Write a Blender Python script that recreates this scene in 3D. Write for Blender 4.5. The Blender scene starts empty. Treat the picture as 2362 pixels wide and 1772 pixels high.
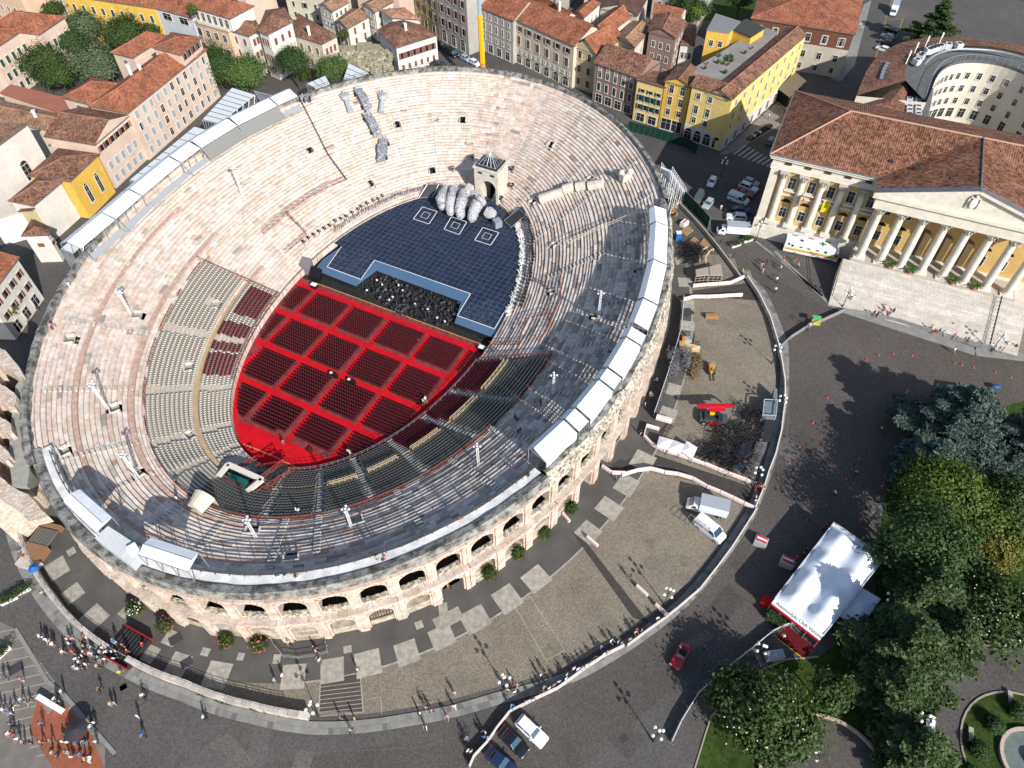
import bpy, bmesh, math, random
import numpy as np
from mathutils import Vector, Matrix
random.seed(7);rng=np.random.default_rng(7)
pi=math.pi;RU=random.uniform;RR=random.random;cos=math.cos;sin=math.sin;atan2=math.atan2;ON=bpy.data.objects.new
sc=bpy.context.scene
FL=1664.0;CAMH=102.5;IMW,IMH=2362.0,1772.0;NX,NY=1193.0,2283.0
_d=np.array([NX-IMW/2,-(NY-IMH/2),-FL]);_d/=np.linalg.norm(_d);_u=-_d
_y=np.array([0,0,-1.0]);_y=_y-_u*(_y@_u);_y/=np.linalg.norm(_y)
RM=np.array([np.cross(_y,_u),_y,_u])
cam_data=bpy.data.cameras.new('camera');cam=ON('camera',cam_data);sc.collection.objects.link(cam)
cam_data.sensor_width=36;cam_data.lens=FL/IMW*36;cam_data.clip_start=1;cam_data.clip_end=6000
M4=Matrix([list(RM[0])+[0],list(RM[1])+[0],list(RM[2])+[CAMH],[0,0,0,1]]);cam.matrix_world=M4
sc.camera=cam
SUN_EL=math.radians(32.0);SUN_AZ=math.radians(-60.0)      # direction towards the sun, measured from +X
sd=Vector((cos(SUN_AZ)*cos(SUN_EL),sin(SUN_AZ)*cos(SUN_EL),sin(SUN_EL)))
sun=bpy.data.lights.new('sun','SUN');sun.energy=4.4;sun.angle=math.radians(0.5);sun.color=(1,0.965,0.91)
so=ON('sun',sun);sc.collection.objects.link(so);so.rotation_euler=sd.to_track_quat('Z','Y').to_euler()
so.location=(60,-60,150)
world=bpy.data.worlds.new('World');sc.world=world;world.use_nodes=True
wn=world.node_tree;bg=wn.nodes['Background'];sky=wn.nodes.new('ShaderNodeTexSky');sky.sky_type='NISHITA';sky.sun_disc=False
sky.sun_elevation=SUN_EL;sky.sun_rotation=math.radians(90)-SUN_AZ
wn.links.new(sky.outputs[0],bg.inputs[0]);bg.inputs[1].default_value=0.11
sc.view_settings.view_transform='Standard';sc.view_settings.look='None';sc.view_settings.gamma=1
sc.view_settings.exposure=0.52
sc.cycles.max_bounces=4;sc.cycles.diffuse_bounces=2;sc.cycles.glossy_bounces=2;sc.cycles.transmission_bounces=2
sc.cycles.use_denoising=True
CR={'1':(0,0,.361664),'2':(780,0,.361664),'3':(1562,0,.361664),'4':(0,580,.361664),'5':(780,580,.361664),'6':(1562,580,.361664),'7':(0,1172,.361664),'8':(780,1172,.361664),'9':(1562,1172,.361664),
'a':(0,560,.198915),'b':(0,880,.198915),'d':(500,400,.198915),'e':(900,340,.198915),'g':(700,620,.235081),'h':(440,950,.235081),'k':(600,1150,.289331),
'l':(0,0,.207957),'m':(420,0,.207957),'n':(840,0,.207957),'p':(1240,0,.207957),'q':(1000,1500,.144665),'u':(1720,360,.144665),'v':(2000,420,.163949),'w':(0,760,.325645),
'r':(1480,380,.189873),'s':(1380,680,.216998),'t':(1380,980,.216998),'x':(0,1360,.37825),'y':(1900,0,.364066)}
def P(k,x,y,z=0.0):
 ox,oy,s=CR[k];v=RM@np.array([ox+x*s-IMW/2,-(oy+y*s-IMH/2),-FL]);t=(z-CAMH)/v[2]
 return Vector((v[0]*t,v[1]*t,z))
MATS={}
def mat(name,col,rough=.85,spec=.2,metal=0,tint=0.0,noise=None,col2=None,bump=0.0,coat=0,emit=None,scale=1.0,nmix=(.4,.6),extra=None):
 """noise: scale of a colour mottling between col and col2 (object space, metres)"""
 if name in MATS: return MATS[name]
 m=bpy.data.materials.new(name);m.use_nodes=True;nt=m.node_tree;b=nt.nodes['Principled BSDF']
 b.inputs['Roughness'].default_value=rough;b.inputs['Specular IOR Level'].default_value=spec;b.inputs['Metallic'].default_value=metal
 b.inputs['Coat Weight'].default_value=coat
 rgb=nt.nodes.new('ShaderNodeRGB');rgb.outputs[0].default_value=(*col,1);out=rgb.outputs[0]
 geo=nt.nodes.new('ShaderNodeNewGeometry')
 if noise:
  n=nt.nodes.new('ShaderNodeTexNoise');n.inputs['Scale'].default_value=noise;n.inputs['Detail'].default_value=6;n.inputs['Roughness'].default_value=.65
  nt.links.new(geo.outputs['Position'],n.inputs['Vector'])
  r=nt.nodes.new('ShaderNodeMapRange');r.inputs[1].default_value=nmix[0];r.inputs[2].default_value=nmix[1]
  nt.links.new(n.outputs[0],r.inputs[0])
  mx=nt.nodes.new('ShaderNodeMix');mx.data_type='RGBA';mx.inputs[7].default_value=(*(col2 or [c*.6 for c in col]),1)
  nt.links.new(r.outputs[0],mx.inputs[0]);nt.links.new(out,mx.inputs[6]);out=mx.outputs[2]
 if tint:
  m['tinted']=1;a=nt.nodes.new('ShaderNodeAttribute');a.attribute_name='tint'
  mx=nt.nodes.new('ShaderNodeMix');mx.data_type='RGBA';mx.blend_type='MULTIPLY';mx.inputs[0].default_value=tint
  nt.links.new(out,mx.inputs[6]);nt.links.new(a.outputs['Color'],mx.inputs[7]);out=mx.outputs[2]
 if extra: out=extra(nt,out,geo,b)
 nt.links.new(out,b.inputs['Base Color'])
 if bump:
  n=nt.nodes.new('ShaderNodeTexNoise');n.inputs['Scale'].default_value=bump;n.inputs['Detail'].default_value=5
  nt.links.new(geo.outputs['Position'],n.inputs['Vector'])
  bp=nt.nodes.new('ShaderNodeBump');bp.inputs['Strength'].default_value=.5;bp.inputs['Distance'].default_value=.06*scale
  nt.links.new(n.outputs[0],bp.inputs['Height']);nt.links.new(bp.outputs[0],b.inputs['Normal'])
 if emit: b.inputs['Emission Color'].default_value=(*emit,1);b.inputs['Emission Strength'].default_value=1
 MATS[name]=m;return m
def ramp_noise(scale,stops,detail=5,vec='pos',dist=0):
 """multiply colour by a noise ramp"""
 def f(nt,out,geo,b):
  n=nt.nodes.new('ShaderNodeTexNoise');n.inputs['Scale'].default_value=scale;n.inputs['Detail'].default_value=detail
  nt.links.new(geo.outputs['Position'],n.inputs['Vector'])
  r=nt.nodes.new('ShaderNodeValToRGB');e=r.color_ramp.elements
  e[0].position,e[0].color=stops[0][0],(*stops[0][1],1);e[1].position,e[1].color=stops[-1][0],(*stops[-1][1],1)
  for p,c in stops[1:-1]:
   q=e.new(p);q.color=(*c,1)
  nt.links.new(n.outputs[0],r.inputs[0])
  mx=nt.nodes.new('ShaderNodeMix');mx.data_type='RGBA';mx.blend_type='MULTIPLY';mx.inputs[0].default_value=1
  nt.links.new(out,mx.inputs[6]);nt.links.new(r.outputs[0],mx.inputs[7]);return mx.outputs[2]
 return f
def cobbles(scale,dark=.55,big=.12):
 def f(nt,out,geo,b):
  v=nt.nodes.new('ShaderNodeTexVoronoi');v.inputs['Scale'].default_value=scale
  nt.links.new(geo.outputs['Position'],v.inputs['Vector'])
  sep=nt.nodes.new('ShaderNodeSeparateColor');nt.links.new(v.outputs['Color'],sep.inputs[0])
  r=nt.nodes.new('ShaderNodeMapRange');r.inputs[3].default_value=dark;r.inputs[4].default_value=1.45;nt.links.new(sep.outputs[0],r.inputs[0])
  mx=nt.nodes.new('ShaderNodeMix');mx.data_type='RGBA';mx.blend_type='MULTIPLY';mx.inputs[0].default_value=1
  nt.links.new(out,mx.inputs[6]);nt.links.new(r.outputs[0],mx.inputs[7])
  n=nt.nodes.new('ShaderNodeTexNoise');n.inputs['Scale'].default_value=big;n.inputs['Detail'].default_value=7;n.inputs['Roughness'].default_value=.6
  nt.links.new(geo.outputs['Position'],n.inputs['Vector'])
  r2=nt.nodes.new('ShaderNodeMapRange');r2.inputs[1].default_value=.3;r2.inputs[2].default_value=.72;r2.inputs[3].default_value=.82;r2.inputs[4].default_value=1.2
  nt.links.new(n.outputs[0],r2.inputs[0])
  m2=nt.nodes.new('ShaderNodeMix');m2.data_type='RGBA';m2.blend_type='MULTIPLY';m2.inputs[0].default_value=1
  nt.links.new(mx.outputs[2],m2.inputs[6]);nt.links.new(r2.outputs[0],m2.inputs[7]);return m2.outputs[2]
 return f
def tiles(w=.25,h=.42,var=.5,rough=True):
 """roof tiles from the roof's own UVs (metres along the eave / up the slope)"""
 def f(nt,out,geo,b):
  uv=nt.nodes.new('ShaderNodeUVMap');uv.uv_map='UVMap'
  mp=nt.nodes.new('ShaderNodeMapping');mp.inputs['Scale'].default_value=(1/w,1/h,1);nt.links.new(uv.outputs[0],mp.inputs[0])
  fl=nt.nodes.new('ShaderNodeVectorMath');fl.operation='FLOOR';nt.links.new(mp.outputs[0],fl.inputs[0])
  wn_=nt.nodes.new('ShaderNodeTexWhiteNoise');wn_.noise_dimensions='2D';nt.links.new(fl.outputs[0],wn_.inputs['Vector'])
  r=nt.nodes.new('ShaderNodeValToRGB');e=r.color_ramp.elements
  e[0].position,e[0].color=0,(1-var,1-var*1.0,1-var,1);e[1].position,e[1].color=1,(1.0+var*.55,1.0+var*.62,1.0+var*.7,1)
  nt.links.new(wn_.outputs[0],r.inputs[0])
  mx=nt.nodes.new('ShaderNodeMix');mx.data_type='RGBA';mx.blend_type='MULTIPLY';mx.inputs[0].default_value=1
  nt.links.new(out,mx.inputs[6]);nt.links.new(r.outputs[0],mx.inputs[7])
  n=nt.nodes.new('ShaderNodeTexNoise');n.inputs['Scale'].default_value=.35;n.inputs['Detail'].default_value=6;nt.links.new(geo.outputs['Position'],n.inputs['Vector'])
  r2=nt.nodes.new('ShaderNodeMapRange');r2.inputs[1].default_value=.3;r2.inputs[2].default_value=.7;r2.inputs[3].default_value=.68;r2.inputs[4].default_value=1.25;nt.links.new(n.outputs[0],r2.inputs[0])
  m2=nt.nodes.new('ShaderNodeMix');m2.data_type='RGBA';m2.blend_type='MULTIPLY';m2.inputs[0].default_value=1
  nt.links.new(mx.outputs[2],m2.inputs[6]);nt.links.new(r2.outputs[0],m2.inputs[7])
  wv=nt.nodes.new('ShaderNodeTexWave');wv.bands_direction='X';wv.inputs['Scale'].default_value=1/w/3.1416/1.0*1.5708*2/2;nt.links.new(uv.outputs[0],wv.inputs[0])
  wv.inputs['Scale'].default_value=.5/w*.62
  bp=nt.nodes.new('ShaderNodeBump');bp.inputs['Strength'].default_value=.7;bp.inputs['Distance'].default_value=.08
  nt.links.new(wv.outputs[1],bp.inputs['Height']);nt.links.new(bp.outputs[0],b.inputs['Normal'])
  return m2.outputs[2]
 return f
def lin(r,g,b): return tuple(((v/255)/12.92 if v/255<=.04045 else ((v/255+.055)/1.055)**2.4) for v in (r,g,b))
A_=dict
asphalt=mat('asphalt',(.078,.072,.068),.9,extra=cobbles(5,.9,.04))
porphyry=mat('porphyry_setts',(.080,.070,.063),.85,extra=cobbles(7,.78,.05))
paving=mat('grey_paving',(.105,.099,.091),.85,noise=.5,col2=(.078,.074,.070),extra=ramp_noise(.25,[(.35,(.8,.8,.8)),(.65,(1.2,1.2,1.2))]))
cobble=mat('pebble_cobbles',(.185,.160,.125),.9,extra=cobbles(8,.7,.14))
sidewalk_m=mat('sidewalk_stone',(.25,.245,.225),.8,noise=.7,col2=(.20,.197,.185),tint=1)
slab_m=mat('pale_slab',(.38,.355,.31),.8,noise=1.2,col2=(.27,.25,.22),tint=.5)
grass_m=mat('lawn_grass',(.032,.055,.008),.95,noise=.35,col2=(.025,.045,.008),extra=cobbles(2.5,.75,.3))
_r1=ramp_noise(1.1,[(.3,(.80,.78,.76)),(.7,(1.12,1.12,1.12))]);_r2=ramp_noise(.22,[(.26,(.82,.82,.83)),(.42,(1,1,1))],7)
stone=mat('marble_steps',(.585,.515,.462),.75,tint=1.0,extra=lambda *a:_r2(a[0],_r1(*a),a[2],a[3]),bump=2)
stone_dark=mat('dark_joint',(.36,.34,.32),.9)  # plain grey of the joints and core under the blocks
terra=mat('terracotta_walk',(.40,.26,.20),.9,noise=1.5,col2=(.52,.38,.31))
facade_m=mat('facade_limestone',(.64,.555,.485),.8,noise=.55,col2=(.50,.385,.315),bump=1.5,scale=3,tint=.6,extra=ramp_noise(2.2,[(.25,(.62,.58,.54)),(.5,(1,1,1)),(.75,(1.12,1.1,1.08))]))
rubble=mat('rubble_masonry',(.42,.38,.31),.95,extra=cobbles(3,.35,.4),bump=3,scale=5)
brick_m=mat('old_brick',(.42,.22,.14),.9,noise=1.2,col2=(.55,.42,.33),extra=ramp_noise(3,[(.3,(.7,.65,.6)),(.7,(1.2,1.2,1.2))]),bump=4)
mossy=mat('mossy_crest',(.30,.29,.27),.95,noise=.7,col2=(.07,.07,.06),bump=2,scale=4)
whiteband=mat('pale_mortar_ledge',(.76,.74,.70),.85,noise=.6,col2=(.55,.54,.52))
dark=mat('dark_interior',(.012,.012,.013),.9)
carpet=mat('red_carpet',(.58,.004,.012),.95,noise=.8,col2=(.47,.004,.010),extra=ramp_noise(.25,[(.3,(.86,.86,.86)),(.7,(1.06,1.06,1.06))]))
carpet2=mat('maroon_platform',(.24,.044,.046),.9,noise=1,col2=(.15,.03,.03))
chair_m=mat('maroon_chair',(.15,.02,.028),.7)
chair_m2=mat('maroon_chair_back',(.075,.010,.016),.7)
beige_m=mat('beige_seat_deck',(.46,.42,.36),.85,noise=1.2,col2=(.40,.36,.31))
beige_seat=mat('beige_seat',(.54,.50,.43),.7)
dark_seat=mat('dark_seat_back',(.14,.13,.12),.8)  # dark grey-brown seat back
white_m=mat('white_membrane',(.80,.81,.83),.55,noise=.5,col2=(.70,.71,.735))
white_paint=mat('white_paint',(.78,.78,.76),.5,spec=.5)
steel=mat('galvanised_steel',(.45,.47,.5),.45,metal=.6,spec=.5)
redsteel=mat('red_oxide_steel',(.20,.045,.035),.6)
black_m=mat('black_rubber',(.012,.012,.014),.6)
darkgrey=mat('dark_grey',(.035,.036,.04),.6)
glass_m=mat('dark_glass',(.02,.03,.045),.08,spec=.9)
blueglass=mat('windscreen',(.03,.07,.11),.06,spec=1)
wood_m=mat('pale_timber',(.45,.30,.16),.8)
class MB:
 def __init__(s): s.v=[];s.f=[];s.m=[];s.t=[];s.uv=None
 def quad(s,pts,mi=0,tint=None):
  i=len(s.v);s.v+= [tuple(p) for p in pts];s.f.append(tuple(range(i,i+len(pts))));s.m.append(mi);s.t.append(tint)
  if s.uv is not None: s.uv.append(None)
  return s
 def box(s,c,d,rz=0,mi=0,tint=None,top=None):
  cx,cy,cz=c;a,b,h=d[0]/2,d[1]/2,d[2]/2;co,si=cos(rz),sin(rz);V=[]
  tx,ty=(top or (1,1))
  for z,kx,ky in ((-h,1,1),(h,tx,ty)):
   for x,y in ((-a,-b),(a,-b),(a,b),(-a,b)): x*=kx;y*=ky;V.append((cx+x*co-y*si,cy+x*si+y*co,cz+z))
  i=len(s.v);s.v+=V
  for f in ((3,2,1,0),(4,5,6,7),(0,1,5,4),(1,2,6,5),(2,3,7,6),(3,0,4,7)): s.f.append(tuple(i+k for k in f));s.m.append(mi);s.t.append(tint)
  return s
 def prism(s,poly,z0,z1,mi=0,mtop=None,tint=None,bottom=False):
  poly=[(p[0],p[1]) for p in poly]
  ar=sum(poly[i-1][0]*poly[i][1]-poly[i][0]*poly[i-1][1] for i in range(len(poly)))
  if ar<0: poly=poly[::-1]
  n=len(poly);i=len(s.v);s.v+=[(x,y,z0) for x,y in poly]+[(x,y,z1) for x,y in poly]
  s.f.append(tuple(i+n+k for k in range(n)));s.m.append(mi if mtop is None else mtop);s.t.append(tint)
  if bottom: s.f.append(tuple(i+n-1-k for k in range(n)));s.m.append(mi);s.t.append(tint)
  for k in range(n): s.f.append((i+k,i+(k+1)%n,i+n+(k+1)%n,i+n+k));s.m.append(mi);s.t.append(tint)
  return s
 def sheet(s,poly,z,mi=0):
  poly=[(p[0],p[1]) for p in poly]
  ar=sum(poly[i-1][0]*poly[i][1]-poly[i][0]*poly[i-1][1] for i in range(len(poly)))
  if ar<0: poly=poly[::-1]
  return s.quad([(x,y,z) for x,y in poly],mi)
 def tube(s,a,b,r,n=5,r2=None,mi=0,cap=True):
  a=Vector(a);b=Vector(b);d=(b-a)
  if d.length<1e-6: return s
  d.normalize();u=d.orthogonal().normalized();w=d.cross(u);r2=r if r2 is None else r2;i=len(s.v)
  for c,rr in ((a,r),(b,r2)):
   for k in range(n): t=2*pi*k/n;s.v.append(tuple(c+u*(rr*cos(t))+w*(rr*sin(t))))
  for k in range(n): s.f.append((i+k,i+(k+1)%n,i+n+(k+1)%n,i+n+k));s.m.append(mi);s.t.append(None)
  if cap: s.f.append(tuple(i+n-1-k for k in range(n)));s.m.append(mi);s.t.append(None);s.f.append(tuple(i+n+k for k in range(n)));s.m.append(mi);s.t.append(None)
  return s
 def ball(s,c,r,n=8,m=5,mi=0,sc=(1,1,1)):
  i=len(s.v)
  for a in range(1,m):
   th=pi*a/m
   for k in range(n): ph=2*pi*k/n;s.v.append((c[0]+r*sc[0]*sin(th)*cos(ph),c[1]+r*sc[1]*sin(th)*sin(ph),c[2]+r*sc[2]*cos(th)))
  s.v+=[(c[0],c[1],c[2]+r*sc[2]),(c[0],c[1],c[2]-r*sc[2])];T=len(s.v)-2
  for a in range(m-2):
   for k in range(n): s.f.append((i+a*n+k,i+(a+1)*n+k,i+(a+1)*n+(k+1)%n,i+a*n+(k+1)%n));s.m.append(mi);s.t.append(None)
  for k in range(n):
   s.f.append((T,i+k,i+(k+1)%n));s.m.append(mi);s.t.append(None)
   s.f.append((T+1,i+(m-2)*n+(k+1)%n,i+(m-2)*n+k));s.m.append(mi);s.t.append(None)
  return s
 def mesh(s,name,mats):
  me=bpy.data.meshes.new(name);me.from_pydata([tuple(map(float,v)) for v in s.v],[],s.f)
  for m in (mats if isinstance(mats,(list,tuple)) else [mats]): me.materials.append(m)
  me.polygons.foreach_set('material_index',s.m)
  ml=mats if isinstance(mats,(list,tuple)) else [mats]
  if any(t is not None for t in s.t) or any(x and x.get('tinted') for x in ml):
   ca=me.color_attributes.new('tint','FLOAT_COLOR','CORNER');buf=[]
   for f,t in zip(s.f,s.t): buf+= list((*(t or (1,1,1)),1))*len(f)
   ca.data.foreach_set('color',buf)
  me.update();return me
COL=sc.collection
def link(o): COL.objects.link(o);return o
def empty(name,label,cat,loc,rz=0,group=None):
 o=ON(name,None);o.empty_display_size=.5;link(o);o.location=loc;o.rotation_euler=(0,0,rz)
 o['label']=label;o['category']=cat
 if group: o['group']=group
 return o
def part(name,me,parent,local=False,loc=None,rz=0,label=None,stuff=False):
 """mesh object under parent;world-space meshes keep their place"""
 o=ON(name,me);link(o);o.parent=parent
 if local: o.location=loc or (0,0,0);o.rotation_euler=(0,0,rz)
 else:
  q=Vector((0,0,0));p=parent
  while p: q+=p.location;p=p.parent
  o.location=-q
 if label: o['label']=label
 if stuff: o['kind']='stuff'
 return o
def single(name,me,label,cat,loc=(0,0,0),rz=0,group=None,kind=None):
 o=ON(name,me);link(o);o.location=loc;o.rotation_euler=(0,0,rz)
 if label: o['label']=label
 if cat: o['category']=cat
 if group: o['group']=group
 if kind: o['kind']=kind
 return o
def structure(name,me): o=ON(name,me);link(o);o['kind']='structure';return o
def copy_tree(o,parent=None):
 c=o.copy();link(c);c.parent=parent
 for ch in list(o.children): copy_tree(ch,c)
 return c
def recentre(me):
 """move a world-space mesh to its base centre, return that point"""
 n=len(me.vertices);a=np.empty(n*3);me.vertices.foreach_get('co',a);a=a.reshape(-1,3)
 c=np.array([(a[:,0].min()+a[:,0].max())/2,(a[:,1].min()+a[:,1].max())/2,a[:,2].min()]);a-=c;me.vertices.foreach_set('co',a.ravel());me.update();return Vector(c)
def place(name,mb,mats,label,cat,group=None,kind=None):
 me=mb.mesh(name,mats);c=recentre(me);return single(name,me,label,cat,c,0,group,kind)
RIM=((-24.3,107.2),(70.2,53.8),71.1);FLO=((-24.4,104.9),(41.3,22.7),66.0)
def ell(ph,E,g=0):
 (cx,cy),(a,b),an=E;an=math.radians(an);u=(cos(an),sin(an));c,s_=cos(ph),sin(ph)
 x=a*c;y=b*s_
 nx,ny=c/a,s_/b;L=math.hypot(nx,ny);x+=g*nx/L;y+=g*ny/L
 return Vector((cx+x*u[0]-y*u[1],cy+x*u[1]+y*u[0],0))
def CAV(ph,t,z=None):
 p=ell(ph,FLO)*(1-t)+ell(ph,RIM)*t;p.z=CZ(t) if z is None else z;return p
def CZ(t): return 1.5+14*t
D=math.radians
KERB=[(140,8.9),(148,8.6),(160,7.8),(176,7.4),(184,7.6),(193,9.2),(200,11.),(205,11.9),(210,12.8),(219,15.),(227,18.2),(235,20.2),(240,21.4),(253,22.9),(271,22.8),(279,22.6),(289,19.6),(291.5,17.5)]
def kerb(d):
 return float(np.interp(d,[a for a,_ in KERB],[b for _,b in KERB]))
# ================================================================ SETTING
g=MB();g.sheet([(-900,-500),(900,-500),(900,1600),(-900,1600)],0);structure('ground',g.mesh('ground',asphalt))
def ring(name,d0,d1,g0,g1,z,m,step=2.0,zb=None):
 b=MB();n=max(2,int((d1-d0)/step));
 for i in range(n):
  a0=d0+(d1-d0)*i/n;a1=d0+(d1-d0)*(i+1)/n
  f0=g0 if callable(g0) else (lambda d:g0);f1=g1 if callable(g1) else (lambda d:g1)
  p=[ell(D(a0),RIM,f0(a0)),ell(D(a0),RIM,f1(a0)),ell(D(a1),RIM,f1(a1)),ell(D(a1),RIM,f0(a1))]
  for q in p: q.z=z
  b.quad(p)
  if zb is not None:
   b.quad([(p[1].x,p[1].y,zb),(p[2].x,p[2].y,zb),p[2],p[1]])
   b.quad([(p[0].x,p[0].y,zb),(p[3].x,p[3].y,zb),p[3],p[0]])
 return b.mesh(name,m)
structure('pavement',ring('pavement',0,360,-1.5,6.0,.008,paving))
structure('cobbled_ground',ring('cobbled_ground',192,297,6.0,lambda d:kerb(d)-.4 if d<291 else 17,.008,cobble))
structure('cobbled_ground',ring('cobbled_ground',186,196,lambda d:6.0,lambda d:min(kerb(d)-.3,9.5),.012,cobble))
structure('path',ring('path',197,291,5.95,6.2,.016,slab_m))
b=MB();d=140.0
while d<293:
 st=RU(.35,.8);gs=[kerb(d)+.35+i*.82 for i in range(3)];ge=[kerb(d+st)+.35+i*.82 for i in range(3)]
 for i in range(2):
  t=random.choice([1,1,.95,1.08,.86,.7,.62]) if RR()<.5 else 1;c4=[ell(D(d),RIM,gs[i]),ell(D(d),RIM,gs[i+1]-.02),ell(D(d+st)-.0001,RIM,ge[i+1]-.02),ell(D(d+st)-.0001,RIM,ge[i])];b.quad([(p.x,p.y,.12) for p in c4],0,(t,t,t));b.quad([(p.x,p.y,z) for p,z in ((c4[1],0),(c4[2],0),(c4[2],.12),(c4[1],.12))],0,(t,t,t))
 d+=st
structure('sidewalk',b.mesh('sidewalk',sidewalk_m))
def poly(*pts): return [P(k,x,y) for k,x,y in pts]
def sheet(name,pts,z,m): b=MB();b.sheet(pts,z);return structure(name,b.mesh(name,m))
plaza=poly(('6',330,0),('6',900,330),('6',1060,380),('6',1900,640),('6',2300,690),('6',2300,1500),('9',1000,300),('9',500,700),('9',-900,1900),('8',-300,1900),('7',600,1800),('8',830,1430),('8',1100,1290),('8',2000,750),('9',0,650),('9',500,10),('6',680,1000),('6',670,640),('6',600,420),('6',420,170))
sheet('plaza',plaza,.005,porphyry)
sheet('promenade',poly(('x',95,240),('x',400,650),('x',640,960),('x',640,1100),('x',-300,1100),('x',-300,60)),.010,mat('promenade_stone',(.20,.175,.155),.8,noise=.4,col2=(.15,.135,.12)))
sheet('terrace_floor',poly(('x',235,640),('x',290,760),('x',385,690),('x',560,890),('x',640,1100),('x',330,1100),('x',180,860)),.016,mat('terrace_red',(.30,.10,.055),.85,noise=1,col2=(.24,.08,.045)))
jb=MB()
for i in range(14):
 a=P('x',95+i*40,240+i*53);b_=P('x',-300+i*40,330+i*53);n=(b_-a).normalized().cross(Vector((0,0,1)))*.05
 jb.quad([(a+n).xy.to_3d()+Vector((0,0,.014)),(a-n).xy.to_3d()+Vector((0,0,.014)),(b_-n).xy.to_3d()+Vector((0,0,.014)),(b_+n).xy.to_3d()+Vector((0,0,.014))])
structure('promenade_kerb',jb.mesh('promenade_kerb',stone_dark))
kb=MB()
def strip(b,pts,w,z,h=None,mi=0,tint=None):
 for p,q in zip(pts,pts[1:]):
  n=(q-p).normalized().cross(Vector((0,0,1)))*w/2
  if h is None:
   b.quad([(p.x-n.x,p.y-n.y,z),(p.x+n.x,p.y+n.y,z),(q.x+n.x,q.y+n.y,z),(q.x-n.x,q.y-n.y,z)][::-1],mi)
  else:
   b.prism([(p.x+n.x,p.y+n.y),(p.x-n.x,p.y-n.y),(q.x-n.x,q.y-n.y),(q.x+n.x,q.y+n.y)],z,z+h,mi,tint=tint)
strip(kb,poly(('x',95,240),('x',290,560),('x',400,650),('x',560,840),('x',700,1000)),.5,0,.12)
strip(kb,poly(('6',620,0),('6',980,345),('6',1060,380)),.8,0,.10)
strip(kb,poly(('6',1060,370),('6',1900,640),('6',2350,690)),2.2,0,.10)
strip(kb,poly(('r',1380,930),('r',1700,1180),('r',2200,1600)),.6,0,.10)
structure('kerb',kb.mesh('kerb',sidewalk_m))
zb=MB()
for i in range(8):
 a=P('3',440+i*26,925+i*15);c_=P('3',360+i*30,985+i*11);
 strip(zb,[a.lerp(c_,0),a.lerp(c_,1)],.5,.012)
structure('road_marking',zb.mesh('road_marking',mat('road_white',(.5,.5,.48),.8,noise=3,col2=(.3,.3,.29))))
yb=MB()
for pts in ((('3',1265,370),('3',1330,130),('3',1440,120)),(('3',1330,120),('3',1370,0)),(('r',985,640),('r',1030,540)),(('3',1440,120),('3',1400,240))): strip(yb,poly(*pts),.15,.013)
structure('road_marking',yb.mesh('road_marking',mat('road_yellow',(.5,.28,.03),.8)))
sheet('sidewalk',poly(('3',460,810),('3',640,650),('3',760,640),('3',790,720),('3',520,880),('3',330,985),('3',270,985)),.012,mat('lane_pavement',(.26,.22,.19),.85,noise=.6,col2=(.2,.17,.15)))
sheet('sidewalk',poly(('3',1120,230),('3',1190,30),('3',1240,0),('3',1130,420),('3',1040,520),('3',980,500)),.012,sidewalk_m)
sheet('sidewalk',poly(('6',2130,350),('6',2350,350),('6',2350,660),('6',2100,640)),.012,cobble)
rr=random.Random(5);tones=[mat('plaza_patch_%d'%i,c,.85,extra=cobbles(7,.8,.08)) for i,c in enumerate(((.075,.066,.060),(.102,.092,.084),(.090,.082,.078)))]
for i in range(16):
 p=P(*rr.choice([('6',rr.uniform(700,2000),rr.uniform(650,1500)),('8',rr.uniform(0,1900),rr.uniform(1430,1650)),('7',rr.uniform(900,2100),rr.uniform(1400,1650)),('9',rr.uniform(0,500),rr.uniform(150,900))]));a=rr.uniform(0,3);w_,h_=rr.uniform(.8,4),rr.uniform(.6,2);u=Vector((cos(a),sin(a),0));v=Vector((-u.y,u.x,0));b=MB();b.sheet([p-u*w_-v*h_,p+u*w_-v*h_,p+u*w_+v*h_,p-u*w_+v*h_],.0135+i*.0002);structure('road_patch',b.mesh('road_patch',tones[i%3]))
b=MB();strip(b,poly(('8',-200,1560),('8',500,1530),('8',860,1430)),.12,.017);strip(b,poly(('6',760,1700),('6',690,1300),('6',720,900),('6',690,640)),.18,.017);strip(b,poly(('6',930,470),('6',1250,700),('6',1900,960)),.18,.017);structure('paving_line',b.mesh('paving_line',tones[1]))
spots=[(148,5.5),(152,5.5),(156,5.5),(161,5.6),(167,5.6),(172,5.6),(177,5.6),(182,5.5),(187,5.5),(192,5.4),(197,5.2)]
k_sl=[(1225,265+0),]
sl=[('k',265,1420,1.6),('k',575,1370,1.7),('k',860,1315,1.7),('k',1170,1230,1.7),('k',1450,1105,1.7),('k',1715,965,1.7),('k',1970,800,1.7),('k',2200,640,1.7),('8',1595,155,1.7),('7',1385,1065,1.7),('7',1130,1010,1.6),('7',945,925,1.3),('7',600,700,1.5),('7',465,545,1.5),('7',365,385,1.6),('t',300,640,1.7),('t',475,385,1.7),('t',115,890,1.7),('7',1090,830,1.1),('7',455,278,.6),('7',795,668,.7),('7',1310,918,.6),('7',1535,948,.55),('k',1268,1008,.6),('k',697,1203,.55),('k',133,1280,.6),('s',945,330,1.4),('s',800,1010,1.3),('s',740,1270,1.4),('r',530,1430,1.5),('r',470,1170,1.3),('s',950,100,1.2)]
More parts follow.
